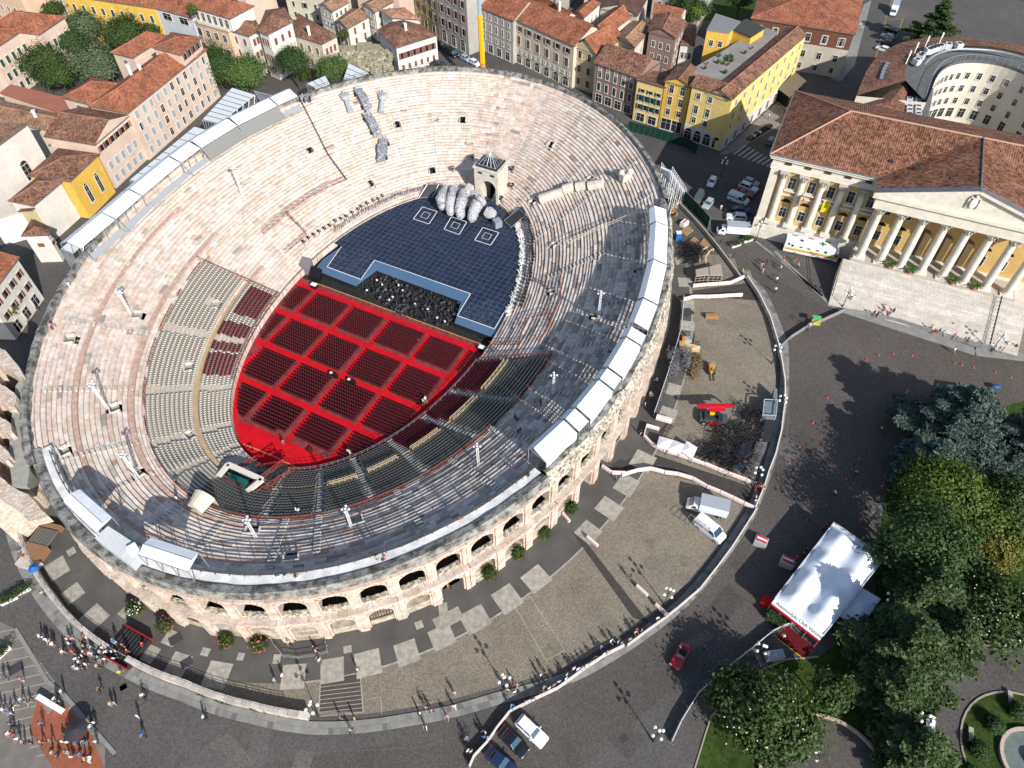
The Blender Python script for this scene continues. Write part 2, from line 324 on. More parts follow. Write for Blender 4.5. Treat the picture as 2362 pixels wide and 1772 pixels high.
for i,(k,x,y,h) in enumerate(sl):
 c_=P(k,x,y);best=min(range(1440),key=lambda a:(ell(D(a/4),RIM,5)-c_).length_squared);an=D(best/4)
 t_=(ell(an+.01,RIM,5)-ell(an-.01,RIM,5));rz=atan2(t_.y,t_.x)
 b=MB();tt=.85+RR()*.3;b.box((c_.x,c_.y,.015),(h*2*RU(.85,1.1),h*2*RU(.85,1.15),.03),rz,tint=(tt,tt,tt*.97))
 o=structure('paving_slab',b.mesh('paving_slab',slab_m))
for (k,x,y),s_ in ((('k',1500,960),1.6),(('k',1460,900),1.0)):
 b=MB();c_=P(k,x,y);b.box((c_.x,c_.y,.012),(s_*2.6,s_*1.3,.024+.008*s_),.5+(s_<1.2)*1.2,tint=(.8,.8,.75));structure('paving_slab',b.mesh('paving_slab',slab_m))
dk=mat('dark_slab',(.05,.05,.055),.8)
for k,x,y,s_ in (('7',1120,835,.9),('7',1190,985,.8),('t',232,430,1.1),('s',945,190,1.2),('r',1600,1340,.35),('6',735,418,.6),('7',785,1145,.45),('6',700,1275,.5),('9',0,0,.01),('x',755,595,.5),('8',1825,1470,.5),('7',1500,1322,.4),('7',1865,1398,.35),('8',1180,1152,.35),('7',1430,1100,.01),('x',100,478,.9)):
 b=MB();c_=P(k,x,y);b.box((c_.x,c_.y,.021),(s_*2,s_*1.6,.034),.6);structure('manhole_cover',b.mesh('manhole_cover',dk))
def quadsheet(name,pts,z,m): return sheet(name,poly(*pts),z,m)
quadsheet('ramp_paving',(('k',480,1455),('k',800,1395),('k',822,1700),('k',470,1700)),.016,mat('dark_brown_paving',(.075,.062,.055),.85))
ln=MB()
for i in range(8):
 a=P('k',481-i*1.3,1505+i*35.5-2*i);b_=P('k',800+i*2.8,1465+i*35-1*i);strip(ln,[a,b_],.09,.021)
strip(ln,poly(('k',480,1455),('k',470,1700)),.15,.021);strip(ln,poly(('k',798,1395),('k',822,1700)),.15,.021)
for pts in ((('k',850,1605),('k',960,1580),('k',970,1720)),(('k',2030,860),('k',2150,780),('k',2430,1210),('k',2280,1290),('k',2030,860))): strip(ln,poly(*pts),.10,.021)
structure('paving_line',ln.mesh('paving_line',slab_m))
quadsheet('cross_lane',(('8',1480,140),('8',1560,190),('8',1990,740),('8',1880,700)),.018,mat('lane_dark',(.062,.056,.052),.85,noise=1,col2=(.05,.045,.042)))
quadsheet('cross_lane',(('t',440,300),('t',640,330),('t',1600,650),('t',1640,860),('t',1000,600),('t',540,470),('t',60,500)),.014,MATS['lane_dark'])
quadsheet('cross_lane',(('s',1010,10),('r',620,1530),('r',1330,1430),('r',1440,1640),('s',1660,60)),.014,MATS['lane_dark'])
pm=mat('pale_patch',(.20,.18,.145),.9,noise=1.5,col2=(.15,.125,.09))
for k,x,y,s_ in (('t',570,1470,1.3),('t',545,1265,.9),('t',930,1450,1.0),('t',680,840,.8),('s',1550,130,.9),('8',1990,225,1.),('8',2000,350,1.1),('k',1230,1320,.9),('s',1220,290,1.1),('s',820,1340,1.6),('8',1215,690,.1),('t',490,940,.4),('6',440,355,.8),('8',1730,770,1.6),('8',1380,920,1.6)):
 c_=P(k,x,y);n_=14;b=MB();b.sheet([(c_.x+s_*(1+.35*RR())*cos(2*pi*i/n_),c_.y+s_*(.75+.3*RR())*sin(2*pi*i/n_)) for i in range(n_)],.017+RR()*.003);structure('worn_patch',b.mesh('worn_patch',pm))
lawn1=poly(('9',100,1700),('9',180,1400),('9',330,1210),('9',530,1040),('9',700,970),('9',900,950),('9',1250,700),('9',1300,100),('6',1350,1450),('6',1700,1100),('6',2400,900),('9',2400,600),('9',1900,860),('9',1700,1100),('9',1480,1300),('9',1500,1700),('9',1210,1590),('9',930,1540),('9',700,1700))
sheet('lawn',lawn1,.020,grass_m)
def arc(k,cx,cy,r,a0,a1,n=40):
 c_=P(k,cx,cy);return [Vector((c_.x+r*cos(D(a0+(a1-a0)*i/n)),c_.y+r*sin(D(a0+(a1-a0)*i/n)),0)) for i in range(n+1)]
FC=P('9',2270,1620);FR=(FC-P('9',1810,1500)).length
sheet('lawn',arc('9',2270,1620,FR,0,360),.024,grass_m)
kb=MB();strip(kb,arc('9',2270,1620,FR,0,360),.25,0,.15);strip(kb,poly(('9',100,1700),('9',215,1330),('9',330,1210),('9',500,1050),('9',700,965),('9',900,950)),.2,0,.12);strip(kb,poly(('9',1920,860),('9',2212,880),('9',2400,900)),.8,0,.12)
structure('kerb',kb.mesh('kerb',mat('garden_kerb',(.32,.27,.22),.85)))
R2=(FC-P('9',2060,1560)).length
pb=MB();strip(pb,arc('9',2270,1620,R2,0,360),.45,0,.5);
fo=empty('fountain','round stone fountain basin of grey green water in the garden lawn','fountain',FC)
part('basin_rim',pb.mesh('basin_rim',mat('pinkish_rim',(.48,.38,.32),.8)),fo)
wb=MB();wb.sheet(arc('9',2270,1620,R2-.2,0,360),.3);part('water_surface',wb.mesh('water_surface',mat('fountain_water',(.16,.19,.16),.15,spec=.8,noise=1,col2=(.12,.15,.13))),fo)
wb=MB();wb.ball((FC.x,FC.y,.6),1.2,12,6,sc=(1,1,.6));part('spout',wb.mesh('spout',slab_m),fo)
sheet('path',arc('9',950,1760,8.2,0,360),.028,porphyry)
kb=MB();strip(kb,arc('9',950,1760,8.2,0,360),.35,0,.5);place('stone_bench_ring',kb,mat('rose_stone',(.42,.33,.26),.8),'curved low stone kerb round the small paved circle in the garden','low wall')
# ================================================================ AMPHITHEATRE
AC=Vector((-24.3,106,0))
arena=empty('amphitheatre','huge oval Roman stone amphitheatre with pink and white stepped seating round a red floor','amphitheatre',AC)
_ph=np.radians(np.arange(0,360,.5));_t=np.linspace(-.02,1.05,215)
def _proj(a):
 d=(a-np.array([0,0,CAMH]))@RM;return IMW/2-FL*d[...,0]/d[...,2], IMH/2+FL*d[...,1]/d[...,2]
def ell_np(ph,E,g=0):
 (cx,cy),(a,b),an=E;an=math.radians(an);x=a*np.cos(ph);y=b*np.sin(ph)
 nx,ny=np.cos(ph)/a,np.sin(ph)/b;L=np.hypot(nx,ny);x=x+g*nx/L;y=y+g*ny/L
 return np.stack([cx+x*cos(an)-y*sin(an),cy+x*sin(an)+y*cos(an)],-1)
_E0,_E1=ell_np(_ph,FLO),ell_np(_ph,RIM)
_G=_E0[:,None]*(1-_t[None,:,None])+_E1[:,None]*_t[None,:,None]
_GP={}
def loc(k,x,y,dz=0.0):
 if dz not in _GP: _GP[dz]=_proj(np.concatenate([_G,np.broadcast_to((1.5+14*_t+dz)[None,:,None],_G.shape[:2]+(1,))],-1))
 gx,gy=_GP[dz];ox,oy,s=CR[k];d=(gx-ox-x*s)**2+(gy-oy-y*s)**2
 i,j=np.unravel_index(d.argmin(),d.shape);return float(_ph[i]),float(_t[j])
def rad(ph): # inward radial unit vector
 v=ell(ph,FLO)-ell(ph,RIM);v.z=0;return v.normalized()
rows=[]
def rng_rows(a,b,n):
 for i in range(n): rows.append((a+(b-a)*i/n,a+(b-a)*(i+1)/n,'row'))
rng_rows(.0,.18,8);rows.append((.18,.212,'walk'));rng_rows(.212,.455,10);rng_rows(.455,.512,3);rows.append((.512,.545,'walk'));rng_rows(.545,.773,9);rows.append((.773,.80,'walk'));rng_rows(.80,.91,5);rng_rows(.91,.985,3)
def rz_(a,b): return CZ((a+b)/2)
def rim_rows(d):      # where the seating runs right up to the crest
 d%=360;return d<147 or d>318
def rim_rows2(d): d%=360;return d<147 or d>262
vom=[('2',375,795,1.5,.055),('2',793,765,1.5,.055),('2',205,1170,1.2,.05),('2',600,1085,1.5,.05),('2',1355,920,1.5,.05),('2',1610,1140,1.2,.04),('2',1240,1290,1.3,.045),('1',1975,960,1.6,.045),('2',1380,1560,1.1,.04),('5',1370,260,1.1,.04),('5',1930,120,1.2,.04),('5',1740,640,1.2,.04),
('4',440,560,1.9,.05),('4',870,400,1.9,.05),('4',730,1000,1.9,.05),('4',410,1280,1.9,.05),('4',880,1420,1.9,.05),('4',1200,745,2.0,.045),('4',1210,1180,2.0,.045),('4',1370,340,2.0,.05),('h',610,1170,2.0,.05),('h',1620,1080,2.0,.055),('h',1000,1440,2.0,.05),('5',1640,410,1.6,.05)]
VO=[];VK=[]
for k,x,y,w,dt in vom:
 ph,t=loc(k,x,y);r=(ell(ph,FLO)*(1-t)+ell(ph,RIM)*t);dl=(CAV(ph+.01,t)-CAV(ph-.01,t)).length/.02;VO.append((ph,w/2/dl,t-dt/2,t+dt/2,w));VK.append(k in '21' or k=='5')
GPH=loc('e',1130,560,0)[0]
VO.append((GPH,.062,-.01,.15,0));VK.append(None)
def hole(ph,a,b):
 for p,dp,t0,t1,_ in VO:
  if abs((ph-p+pi)%(2*pi)-pi)<dp and b>t0+.004 and a<t1-.004: return True
 return False
def nexthole(ph,p1,a,b):
 best=None
 for p,dp,t0,t1,_ in VO:
  if not(b>t0+.004 and a<t1-.004): continue
  for k in (-2*pi,0,2*pi):
   s,e=p-dp+k,p+dp+k
   if e>ph+1e-5 and s<p1: best=(s,e) if best is None or s<best[0] else best
 return best
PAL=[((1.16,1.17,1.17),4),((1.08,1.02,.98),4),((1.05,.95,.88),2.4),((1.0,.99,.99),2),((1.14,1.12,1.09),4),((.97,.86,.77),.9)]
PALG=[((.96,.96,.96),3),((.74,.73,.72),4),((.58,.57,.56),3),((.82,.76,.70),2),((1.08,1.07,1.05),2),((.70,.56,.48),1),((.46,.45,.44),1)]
def pick(p):
 r=RR()*sum(w for _,w in p)
 for c,w in p:
  r-=w
  if r<=0: return c
 return p[0][0]
blocks=[]  # (top quad, riser quad, tint, area)
zprev=0.3
base=MB()
for (a,b,kind) in rows:
 z=rz_(a,b);n=720
 peri=0
 for i in range(n//2):
  p0,p1=D(i),D(i+1)
  if i%360>=0:
   if a>=.9 and not (rim_rows2(i)): continue
  q=[CAV(p0,a,z-.07),CAV(p0,b,z-.07),CAV(p1,b,z-.07),CAV(p1,a,z-.07)]
  if not hole((p0+p1)/2,a,b): base.quad([q[0],q[3],q[2],q[1]][::-1])
 ph=RR()*.02;end=ph+2*pi
 while ph<end:
  pm=CAV(ph,(a+b)/2);dl=(CAV(ph+.01,(a+b)/2)-pm).length/.01;L=random.choice([1.1,1.4,1.7,2.1,2.6,3.0]);p1=min(end,ph+L/dl)
  d=math.degrees(ph)%360
  if a>=.9 and not rim_rows2(d): ph=p1;continue
  nh=nexthole(ph,p1,a,b)
  if nh is not None:
   if nh[0]<=ph+1e-6: ph=nh[1]+1e-6;continue
   p1=nh[0]-1e-6
   if p1-ph<.12/dl: ph=nh[1]+1e-6;continue
  grey=.5+.5*sin(D(d-130)) if 130<d<310 else 0   # weathered stone towards the bottom; the lower right's shade is also put into the tint
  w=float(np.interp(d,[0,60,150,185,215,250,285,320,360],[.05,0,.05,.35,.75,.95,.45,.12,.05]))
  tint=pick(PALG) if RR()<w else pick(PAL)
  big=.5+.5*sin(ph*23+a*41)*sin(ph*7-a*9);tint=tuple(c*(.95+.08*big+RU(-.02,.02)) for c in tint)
  if kind=='walk' and not 88<d<212: kd_='row';tint=tuple(c*.97 for c in tint)
  else: kd_=kind;tint=None if kind=='walk' else tint
  gp=.018/dl;zz=z+RU(-.022,.022)
  A,B,C_,E_=CAV(ph+gp,a,zz),CAV(p1-gp,a,zz),CAV(p1-gp,b-.0006,zz),CAV(ph+gp,b-.0006,zz)
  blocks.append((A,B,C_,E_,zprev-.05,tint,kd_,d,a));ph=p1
 zprev=z
part('seating_core',base.mesh('seating_core',stone_dark),arena,stuff=False)
def add_block(b,q):
 A,B,C_,E_,zb,tint,kind,d,a=q
 b.quad([A,E_,C_,B][::-1] if False else [A,B,C_,E_],0,tint)
 b.quad([(A.x,A.y,zb),(B.x,B.y,zb),B,A],0,tint)
 b.quad([(A.x,A.y,zb),A,E_,(E_.x,E_.y,zb+.4)],0,tint);b.quad([(B.x,B.y,zb),(C_.x,C_.y,zb+.4),C_,B],0,tint)
def persp(q):
 c_=(q[0]+q[2])/2;return ((q[0]-q[1]).length*(q[1]-q[2]).length)/((c_-Vector((0,0,CAMH))).length**2)
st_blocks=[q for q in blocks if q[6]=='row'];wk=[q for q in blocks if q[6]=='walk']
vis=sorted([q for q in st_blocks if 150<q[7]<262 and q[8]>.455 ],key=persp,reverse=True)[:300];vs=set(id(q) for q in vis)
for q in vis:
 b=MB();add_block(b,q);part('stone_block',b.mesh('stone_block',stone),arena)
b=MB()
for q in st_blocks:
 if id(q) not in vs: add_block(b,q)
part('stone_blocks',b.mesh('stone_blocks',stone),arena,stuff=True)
b=MB()
for q in wk: add_block(b,q)
part('terracotta_walkway',b.mesh('terracotta_walkway',terra),arena)
b=MB()
for i in range(360): 
 p0,p1=D(i),D(i+1)
 if hole(D(i+.5),0,.02): continue
 q=[CAV(p0,0,0),CAV(p1,0,0),CAV(p1,0,2.0),CAV(p0,0,2.0)];b.quad(q)
part('podium_wall',b.mesh('podium_wall',mat('podium',(.27,.24,.21),.8,noise=1)),arena)
for (ph,dp,t0,t1,w),kd in zip(list(VO),VK):
 if kd is None: continue
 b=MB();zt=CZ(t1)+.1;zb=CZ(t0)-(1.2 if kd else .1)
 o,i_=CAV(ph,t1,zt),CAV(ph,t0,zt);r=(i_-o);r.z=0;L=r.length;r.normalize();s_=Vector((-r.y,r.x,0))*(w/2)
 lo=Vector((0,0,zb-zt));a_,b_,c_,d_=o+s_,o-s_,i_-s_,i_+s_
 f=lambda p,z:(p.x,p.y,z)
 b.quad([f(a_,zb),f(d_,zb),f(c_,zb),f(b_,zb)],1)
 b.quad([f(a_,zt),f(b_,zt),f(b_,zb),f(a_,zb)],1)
 zi=CZ(t0)
 b.quad([f(a_,zt),f(a_,zb),f(d_,zb),f(d_,zi)],0);b.quad([f(b_,zt),f(c_,zi),f(c_,zb),f(b_,zb)],0);b.quad([f(c_,zi),f(d_,zi),f(d_,zb),f(c_,zb)],0)
 for s2 in (1,-1): b.box(((a_ if s2>0 else b_).lerp(d_ if s2>0 else c_,.5)+Vector((0,0,zt*.5+zi*.5-zt+.12))),(L,.22,.35),atan2(r.y,r.x),0)
 b.box((o.x,o.y,zt+.05),(.3,w+.4,.3),atan2(r.y,r.x),0)
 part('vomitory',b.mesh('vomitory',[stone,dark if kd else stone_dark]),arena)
stair_m=mat('stair_stone',(.54,.51,.47),.8,tint=1)
for i,(d,ta,tb) in enumerate([(172,.545,.773),(183,.545,.91),(196,.455,.91),(203,.0,.45),(203,.455,.773),(214,.0,.45),(219,.455,.91),(226,.0,.45),(231,.455,.91),(238,.0,.45),(241,.455,.80),(249,.0,.45),(252,.50,.80),(256,.455,.80),(262,.0,.45),(264,.53,.78),(267,.55,.85),(274,.55,.80),(280,.5,.9),(290,.2,.9),(300,.3,.95),(311,.0,.95),(322,.3,.95),(333,.1,.95),(345,.3,.95),(356,.3,.95),(8,.3,.95),(20,.3,.95),(33,.3,.95),(47,.3,.95),(60,.3,.95),(75,.5,.95),(90,.5,.95),(105,.5,.95),(120,.5,.95),(135,.5,.95),(150,.5,.95),(160,.5,.9),(191,.0,.45)]):
 b=MB();ph=D(d);b_t=tb<.46
 for (a,bb,kind) in rows:
  if a<ta-.001 or bb>tb+.001: continue
  if hole(ph,a,bb): continue
  z=rz_(a,bb);p=CAV(ph,a+.0,0);q=CAV(ph,bb,0);r=(q-p).normalized();c_=p.lerp(q,.32)
  tt=RU(.75,1.05)*(.7 if b_t else 1);b.box((c_.x,c_.y,z+.10),(.34,.85 if b_t else 1.0,.20),atan2(r.y,r.x),tint=(tt,tt,tt*.97))
 part('stairway',b.mesh('stairway',stair_m),arena)
def crest(d0,d1,prof,m,name,step=1.5,jit=.25,matidx=None):
 n=int((d1-d0)/step);b=MB();R_=[]
 for i in range(n+1):
  d=d0+(d1-d0)*i/n;ph=D(d);row=[]
  for j,(g_,z) in enumerate(prof):
   e=ell(ph,RIM,g_+RU(-jit,jit)*.6);row.append(Vector((e.x,e.y,z+RU(-jit,jit))))
  R_.append(row)
 for i in range(n):
  for j in range(len(prof)-1): b.quad([R_[i][j],R_[i][j+1],R_[i+1][j+1],R_[i+1][j]][::1],(matidx[j] if matidx else 0))
 return part(name,b.mesh(name,m),arena)
crest(147,236,[(-2.9,13.9),(-2.9,14.9),(-1.6,14.95),(-1.35,15.2),(-.2,15.5),(.15,14.2)],[whiteband,mossy],'crest_ledge',jit=.05,matidx=[0,0,1,1,1])
crest(236,296,[(-3.6,13.4),(-3.4,14.2),(-2.4,14.3),(-2.0,15.3),(-1.2,15.9),(-.5,15.8),(.1,14.6),(.3,13.2)],[mossy,rubble],'crest_ledge',jit=.32,matidx=[0,0,0,0,0,1,1])
crest(296,360+150,[(-.7,15.0),(-.6,16.0),(.15,16.0),(.35,13.0)],[mossy],'crest_wall',jit=.09)
crest(60,150,[(-.9,15.0),(-.3,15.7),(.6,15.6),(1.2,13.5)],[mossy,whiteband],'crest_ledge',jit=.2,matidx=[0,0,1])
b=MB()
for i in range(360):
 for z0,z1 in ((0,13.6),): b.quad([*(Vector((*ell(D(i),RIM,-3.2).xy,z)) for z in (z0,z1)),*(Vector((*ell(D(i+1),RIM,-3.2).xy,z)) for z in (z1,z0))])
part('inner_ring_wall',b.mesh('inner_ring_wall',rubble),arena)
def arch_pts(w,spring,n=9): return [(-w/2,None)]+[(w/2*cos(pi-pi*i/n),spring+w/2*.8*sin(pi*i/n)) for i in range(n+1)]+[(w/2,None)]
def bay_mesh(var):
 rs=random.Random(var);b=MB();W=5.42;H1,H2=6.9,13.1;y0=0
 def storey(zb,zt,w,sill,spring,depth,sillmat,my):
  pts=[(w/2*cos(pi-pi*i/10),spring+w/2*.78*sin(pi*i/10)+rs.uniform(-.06,.06)) for i in range(11)]
  A=[(-w/2,sill)]+pts+[(w/2,sill)]
  b.quad([(-W/2,my,zb),(-w/2,my,zb),(-w/2,my,zt),(-W/2,my,zt)],0);b.quad([(w/2,my,zb),(W/2,my,zb),(W/2,my,zt),(w/2,my,zt)],0)
  for (x0,z0),(x1,z1) in zip(pts,pts[1:]): b.quad([(x0,my,z0),(x1,my,z1),(x1,my,zt),(x0,my,zt)],0)
  if sill>zb: b.quad([(-w/2,my,zb),(w/2,my,zb),(w/2,my,sill),(-w/2,my,sill)],sillmat)
  for (x0,z0),(x1,z1) in zip(A,A[1:]): b.quad([(x0,my,z0),(x0,my-depth,z0),(x1,my-depth,z1),(x1,my,z1)],0)
  sd=.65 if sillmat==2 else depth;b.quad([(-w/2,my,sill),(w/2,my,sill),(w/2,my-sd,sill),(-w/2,my-sd,sill)],sillmat)
  if sillmat==2: b.quad([(-w/2,my-sd,sill-1.2),(w/2,my-sd,sill-1.2),(w/2,my-depth,sill-1.2),(-w/2,my-depth,sill-1.2)],3);b.quad([(-w/2,my-depth,sill-1.2),(w/2,my-depth,sill-1.2),(w/2,my-depth,sill),(-w/2,my-depth,sill)],3);b.quad([(-w/2,my-sd,sill-1.2),(-w/2,my-depth,sill-1.2),(-w/2,my-depth,sill),(-w/2,my-sd,sill)],3);b.quad([(w/2,my-sd,sill-1.2),(w/2,my-depth,sill-1.2),(w/2,my-depth,sill),(w/2,my-sd,sill)],3)  # gallery floor behind the sill is near black: its shade is put into the colour
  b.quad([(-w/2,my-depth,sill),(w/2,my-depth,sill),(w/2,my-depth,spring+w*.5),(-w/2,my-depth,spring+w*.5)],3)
  for i in range(10):
   (x0,z0),(x1,z1)=pts[i],pts[i+1];cx,cz=(x0+x1)/2,(z0+z1)/2;an=atan2(cz-spring+.4,cx);k=rs.uniform(.5,.64);t_=rs.uniform(.86,1.12)
   o=[(x0,z0),(x1,z1),(x1+cos(an)*k,z1+sin(an)*k),(x0+cos(an)*k,z0+sin(an)*k)];yy=my+.07+rs.uniform(0,.05)
   b.quad([(x,yy,z) for x,z in o],0,(t_,t_*.97,t_*.93))
   for p,q in ((o[2],o[3]),(o[0],o[1])): b.quad([(p[0],yy,p[1]),(q[0],yy,q[1]),(q[0],my,q[1]),(p[0],my,p[1])],0,(t_*.9,)*3)
 storey(0,H1,3.5,0.0,3.6,4.2,4,0)
 storey(H1,H2,3.7,H1+.95,10.5,5.0,2,-.35)
 for i in range(8): b.box((rs.uniform(-1.5,1.5),-.65+rs.uniform(-.15,.15),H1+.95+rs.uniform(0,.06)),(rs.uniform(.3,.7),rs.uniform(.25,.5),rs.uniform(.12,.25)),rs.uniform(0,3),2)
 for sx in (-1,1):
  zz=0
  while zz<H1-.5:      # rusticated pier stones of the lower order
   h=rs.uniform(.8,1.15);h=min(h,H1-.4-zz);t_=rs.uniform(.82,1.14)
   b.box((sx*(W/2-.35),.14+rs.uniform(-.03,.05),zz+h/2),(.68,.34,h-.04),0,0,(t_,t_*.97,t_*.94));zz+=h
  zz=H1+.45
  while zz<H2-.3:
   h=rs.uniform(.7,1.1);h=min(h,H2-.2-zz);t_=rs.uniform(.82,1.14)
   b.box((sx*(W/2-.33),-.22+rs.uniform(-.03,.05),zz+h/2),(.64,.36,h-.04),0,0,(t_,t_*.96,t_*.92));zz+=h
 x=-W/2
 while x<W/2-.1:
  w_=min(rs.uniform(.7,1.4),W/2-x);t_=rs.uniform(.8,1.1);b.box((x+w_/2,.18+rs.uniform(-.08,.06),H1+.1),(w_-.03,1.1,.42),0,0,(t_,)*3)
  t_=rs.uniform(.8,1.1);b.box((x+w_/2,-.2+rs.uniform(-.08,.08),H2+.1),(w_-.03,.7,.34),0,0,(t_,)*3);x+=w_
 n=6;L=[]
 for i in range(n+1):
  x=-W/2+W*i/n;L.append([(x,-.35+rs.uniform(-.05,.05) if 0<i<n else -.35,H2+.25),(x,-.55+(rs.uniform(-.15,.15) if 0<i<n else 0),H2+1.25),(x,-.15+(rs.uniform(-.2,.15) if 0<i<n else 0),H2+1.9)])
 for i in range(n): b.quad([L[i][0],L[i+1][0],L[i+1][1],L[i][1]],1);b.quad([L[i][1],L[i+1][1],L[i+1][2],L[i][2]],1 if rs.random()<.7 else 0)
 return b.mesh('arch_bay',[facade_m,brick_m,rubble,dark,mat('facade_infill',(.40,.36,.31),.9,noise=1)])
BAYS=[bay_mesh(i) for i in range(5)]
per=[];s_=0;prev=ell(0,RIM)
N=3600
arcL=[0.0]
for i in range(1,N+1):
 q=ell(2*pi*i/N,RIM);arcL.append(arcL[-1]+(q-prev).length);prev=q
nb=round(arcL[-1]/5.42)
p_=P('k',540,1100);i0=min(range(N),key=lambda i:(ell(2*pi*i/N,RIM)-p_).length_squared);off=arcL[i0]
infills=[]
for kbay in range(nb):
 s0=(off+(kbay+.5)*arcL[-1]/nb)%arcL[-1];i=int(np.searchsorted(arcL,s0));ph=2*pi*i/N
 e=ell(ph,RIM,0);t_=ell(ph+.01,RIM)-ell(ph-.01,RIM);rz=atan2(t_.y,t_.x)+pi     # local +y outward
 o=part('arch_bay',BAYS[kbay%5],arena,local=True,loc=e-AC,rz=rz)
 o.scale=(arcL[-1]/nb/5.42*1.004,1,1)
 infills.append((ph,e.copy(),rz))
def at_bay(k,x,y):
 p=P(k,x,y);return min(infills,key=lambda q:(q[1]-p).length_squared)
ramp_m=mat('stair_ramp',(.50,.43,.34),.85,noise=1)
redban=mat('red_banner',(.55,.03,.03),.6);gatem=mat('iron_gate',(.10,.07,.05),.6)
for k,x,y,kind in (('k',410,1090,'steps'),('k',685,1030,'red'),('k',955,980,'gate'),('k',1210,890,'red'),('k',1700,660,'steps'),('k',1940,500,'red'),('7',1390,770,'gate'),('7',1560,800,'block'),('k',130,1110,'block'),('8',1210,200,'block'),('8',1370,90,'red'),('t',60,260,'gate'),('t',180,150,'gate')):
 ph,e,rz=at_bay(k,x,y);X=Vector((cos(rz),sin(rz),0));Y=Vector((-X.y,X.x,0))
 b=MB()
 if kind=='steps':
  for i in range(7): c_=e-Y*(0.1+i*.42);b.box((c_.x,c_.y,.15+i*.27),(3.5,.44,.3+i*.54),rz)
  part('entrance_steps',b.mesh('entrance_steps',ramp_m),arena)
 elif kind=='block':
  c_=e-Y*1.0;b.box((c_.x,c_.y,1.6),(3.45,1.6,3.2),rz);part('walled_arch',b.mesh('walled_arch',ramp_m),arena)
 elif kind=='red':
  c_=e-Y*.6;b.box((c_.x,c_.y,4.2),(3.3,.12,1.0),rz);part('arch_banner',b.mesh('arch_banner',redban),arena)
  b=MB();c_=e-Y*.9;b.box((c_.x,c_.y,.9),(3.45,1.4,1.8),rz);part('arch_parapet',b.mesh('arch_parapet',ramp_m),arena)
 else:
  for i in range(9): c_=e-Y*.5+X*(-1.6+i*.4);b.tube((c_.x,c_.y,1.2),(c_.x,c_.y,4.6),.05)
  for z in (1.3,2.8,4.2): c0,c1=e-Y*.5-X*1.7,e-Y*.5+X*1.7;b.tube((c0.x,c0.y,z),(c1.x,c1.y,z),.05)
  part('arch_gate',b.mesh('arch_gate',gatem),arena)
  b=MB();c_=e-Y*.9;b.box((c_.x,c_.y,.6),(3.45,1.2,1.2),rz);part('arch_parapet',b.mesh('arch_parapet',ramp_m),arena)
def railing(name,pts,h,m,r=.035,posts=2.0,mids=1):
 b=MB();
 for p,q in zip(pts,pts[1:]):
  for j in range(mids+1): z=h*(1-j*.45);b.tube(p+Vector((0,0,z)),q+Vector((0,0,z)),r,4,cap=False)
  b.tube(p,p+Vector((0,0,h)),r*1.3,4)
 b.tube(pts[-1],pts[-1]+Vector((0,0,h)),r*1.3,4);return b
rm=mat('rail_iron',(.07,.065,.06),.6)
pts=[Vector((*ell(D(d),RIM,-2.75).xy,14.9)) for d in np.arange(149,238,2.2)]
part('railing',railing('railing',pts,1.1,rm,.05).mesh('railing',rm),arena)
pts=[Vector((*ell(D(d),RIM,-.3).xy,16.0)) for d in np.arange(318,430,2.0)]
part('railing',railing('railing',pts,1.0,rm,.045).mesh('railing',rm),arena)
pts=[Vector((*ell(D(d),RIM,-1.3).xy,15.4)) for d in np.arange(152,190,2.0)]
b=MB();gp=[P('w',150,340,15.3),P('w',200,330,15.3),P('w',190,520,15.3),P('w',180,700,15.3),P('w',210,1000,15.3),P('w',190,1110,15.3),P('w',90,1120,15.3),P('w',60,900,15.3),P('w',80,640,15.3),P('w',110,400,15.3)]
b.prism(gp,12.5,15.3);part('gallery_slab',b.mesh('gallery_slab',mat('gallery_concrete',(.33,.32,.28),.85,noise=.8,col2=(.26,.25,.22),tint=0)),arena)
# ================================================================ ruined outer wall ("wing") at the left edge
wing=empty('ruined_outer_wall','tall ruined pinkish outer arcade wall at the left edge, standing beside the oval arena','ruin wall',P('w',0,1300,0))
wm=mat('wing_stone',(.52,.42,.34),.85,noise=.6,col2=(.60,.53,.46),tint=.6,extra=ramp_noise(2,[(.3,(.7,.66,.62)),(.7,(1.12,1.1,1.08))]),bump=2,scale=4)
def jag(poly,z,h,name,zj=.5,m=wm,n=3):
 b=MB();out=[]
 for i,p in enumerate(poly):
  q=poly[(i+1)%len(poly)]
  for j in range(n): t_=j/n;v=p.lerp(q,t_);out.append((v.x+RU(-.15,.15),v.y+RU(-.15,.15)))
 b.prism(out,z-h,z,0);return part(name,b.mesh(name,m),wing)
for pts in (((0,120),(40,150),(165,320),(155,365),(100,310),(0,230)),((0,375),(40,400),(118,480),(100,555),(40,540),(0,480)),((0,600),(80,670),(85,730),(60,745),(0,690)),((0,800),(65,870),(65,925),(40,935),(0,890))):
 pp=[P('w',x-(30 if x<10 else 0),y,16.8) for x,y in pts];jag(pp,16.8,2.6,'radial_spur')
 c_=P('w',-60,sum(y for x,y in pts)/len(pts),14);jag([c_+Vector((dx,dy,0)) for dx,dy in ((-2,-1),(2,-1),(2,1),(-2,1))],14.4,14.4,'pier')
pp=[P('w',x,y,15.4) for x,y in ((-60,950),(0,1040),(110,1130),(205,1170),(345,1325),(210,1355),(120,1260),(0,1190),(-60,1160))];jag(pp,15.4,1.3,'bridging_arch')
pp=[P('w',x,y,17) for x,y in ((-330,60),(-110,110),(-100,980),(-330,1100))];jag(pp,17,17,'outer_arcade',n=8)
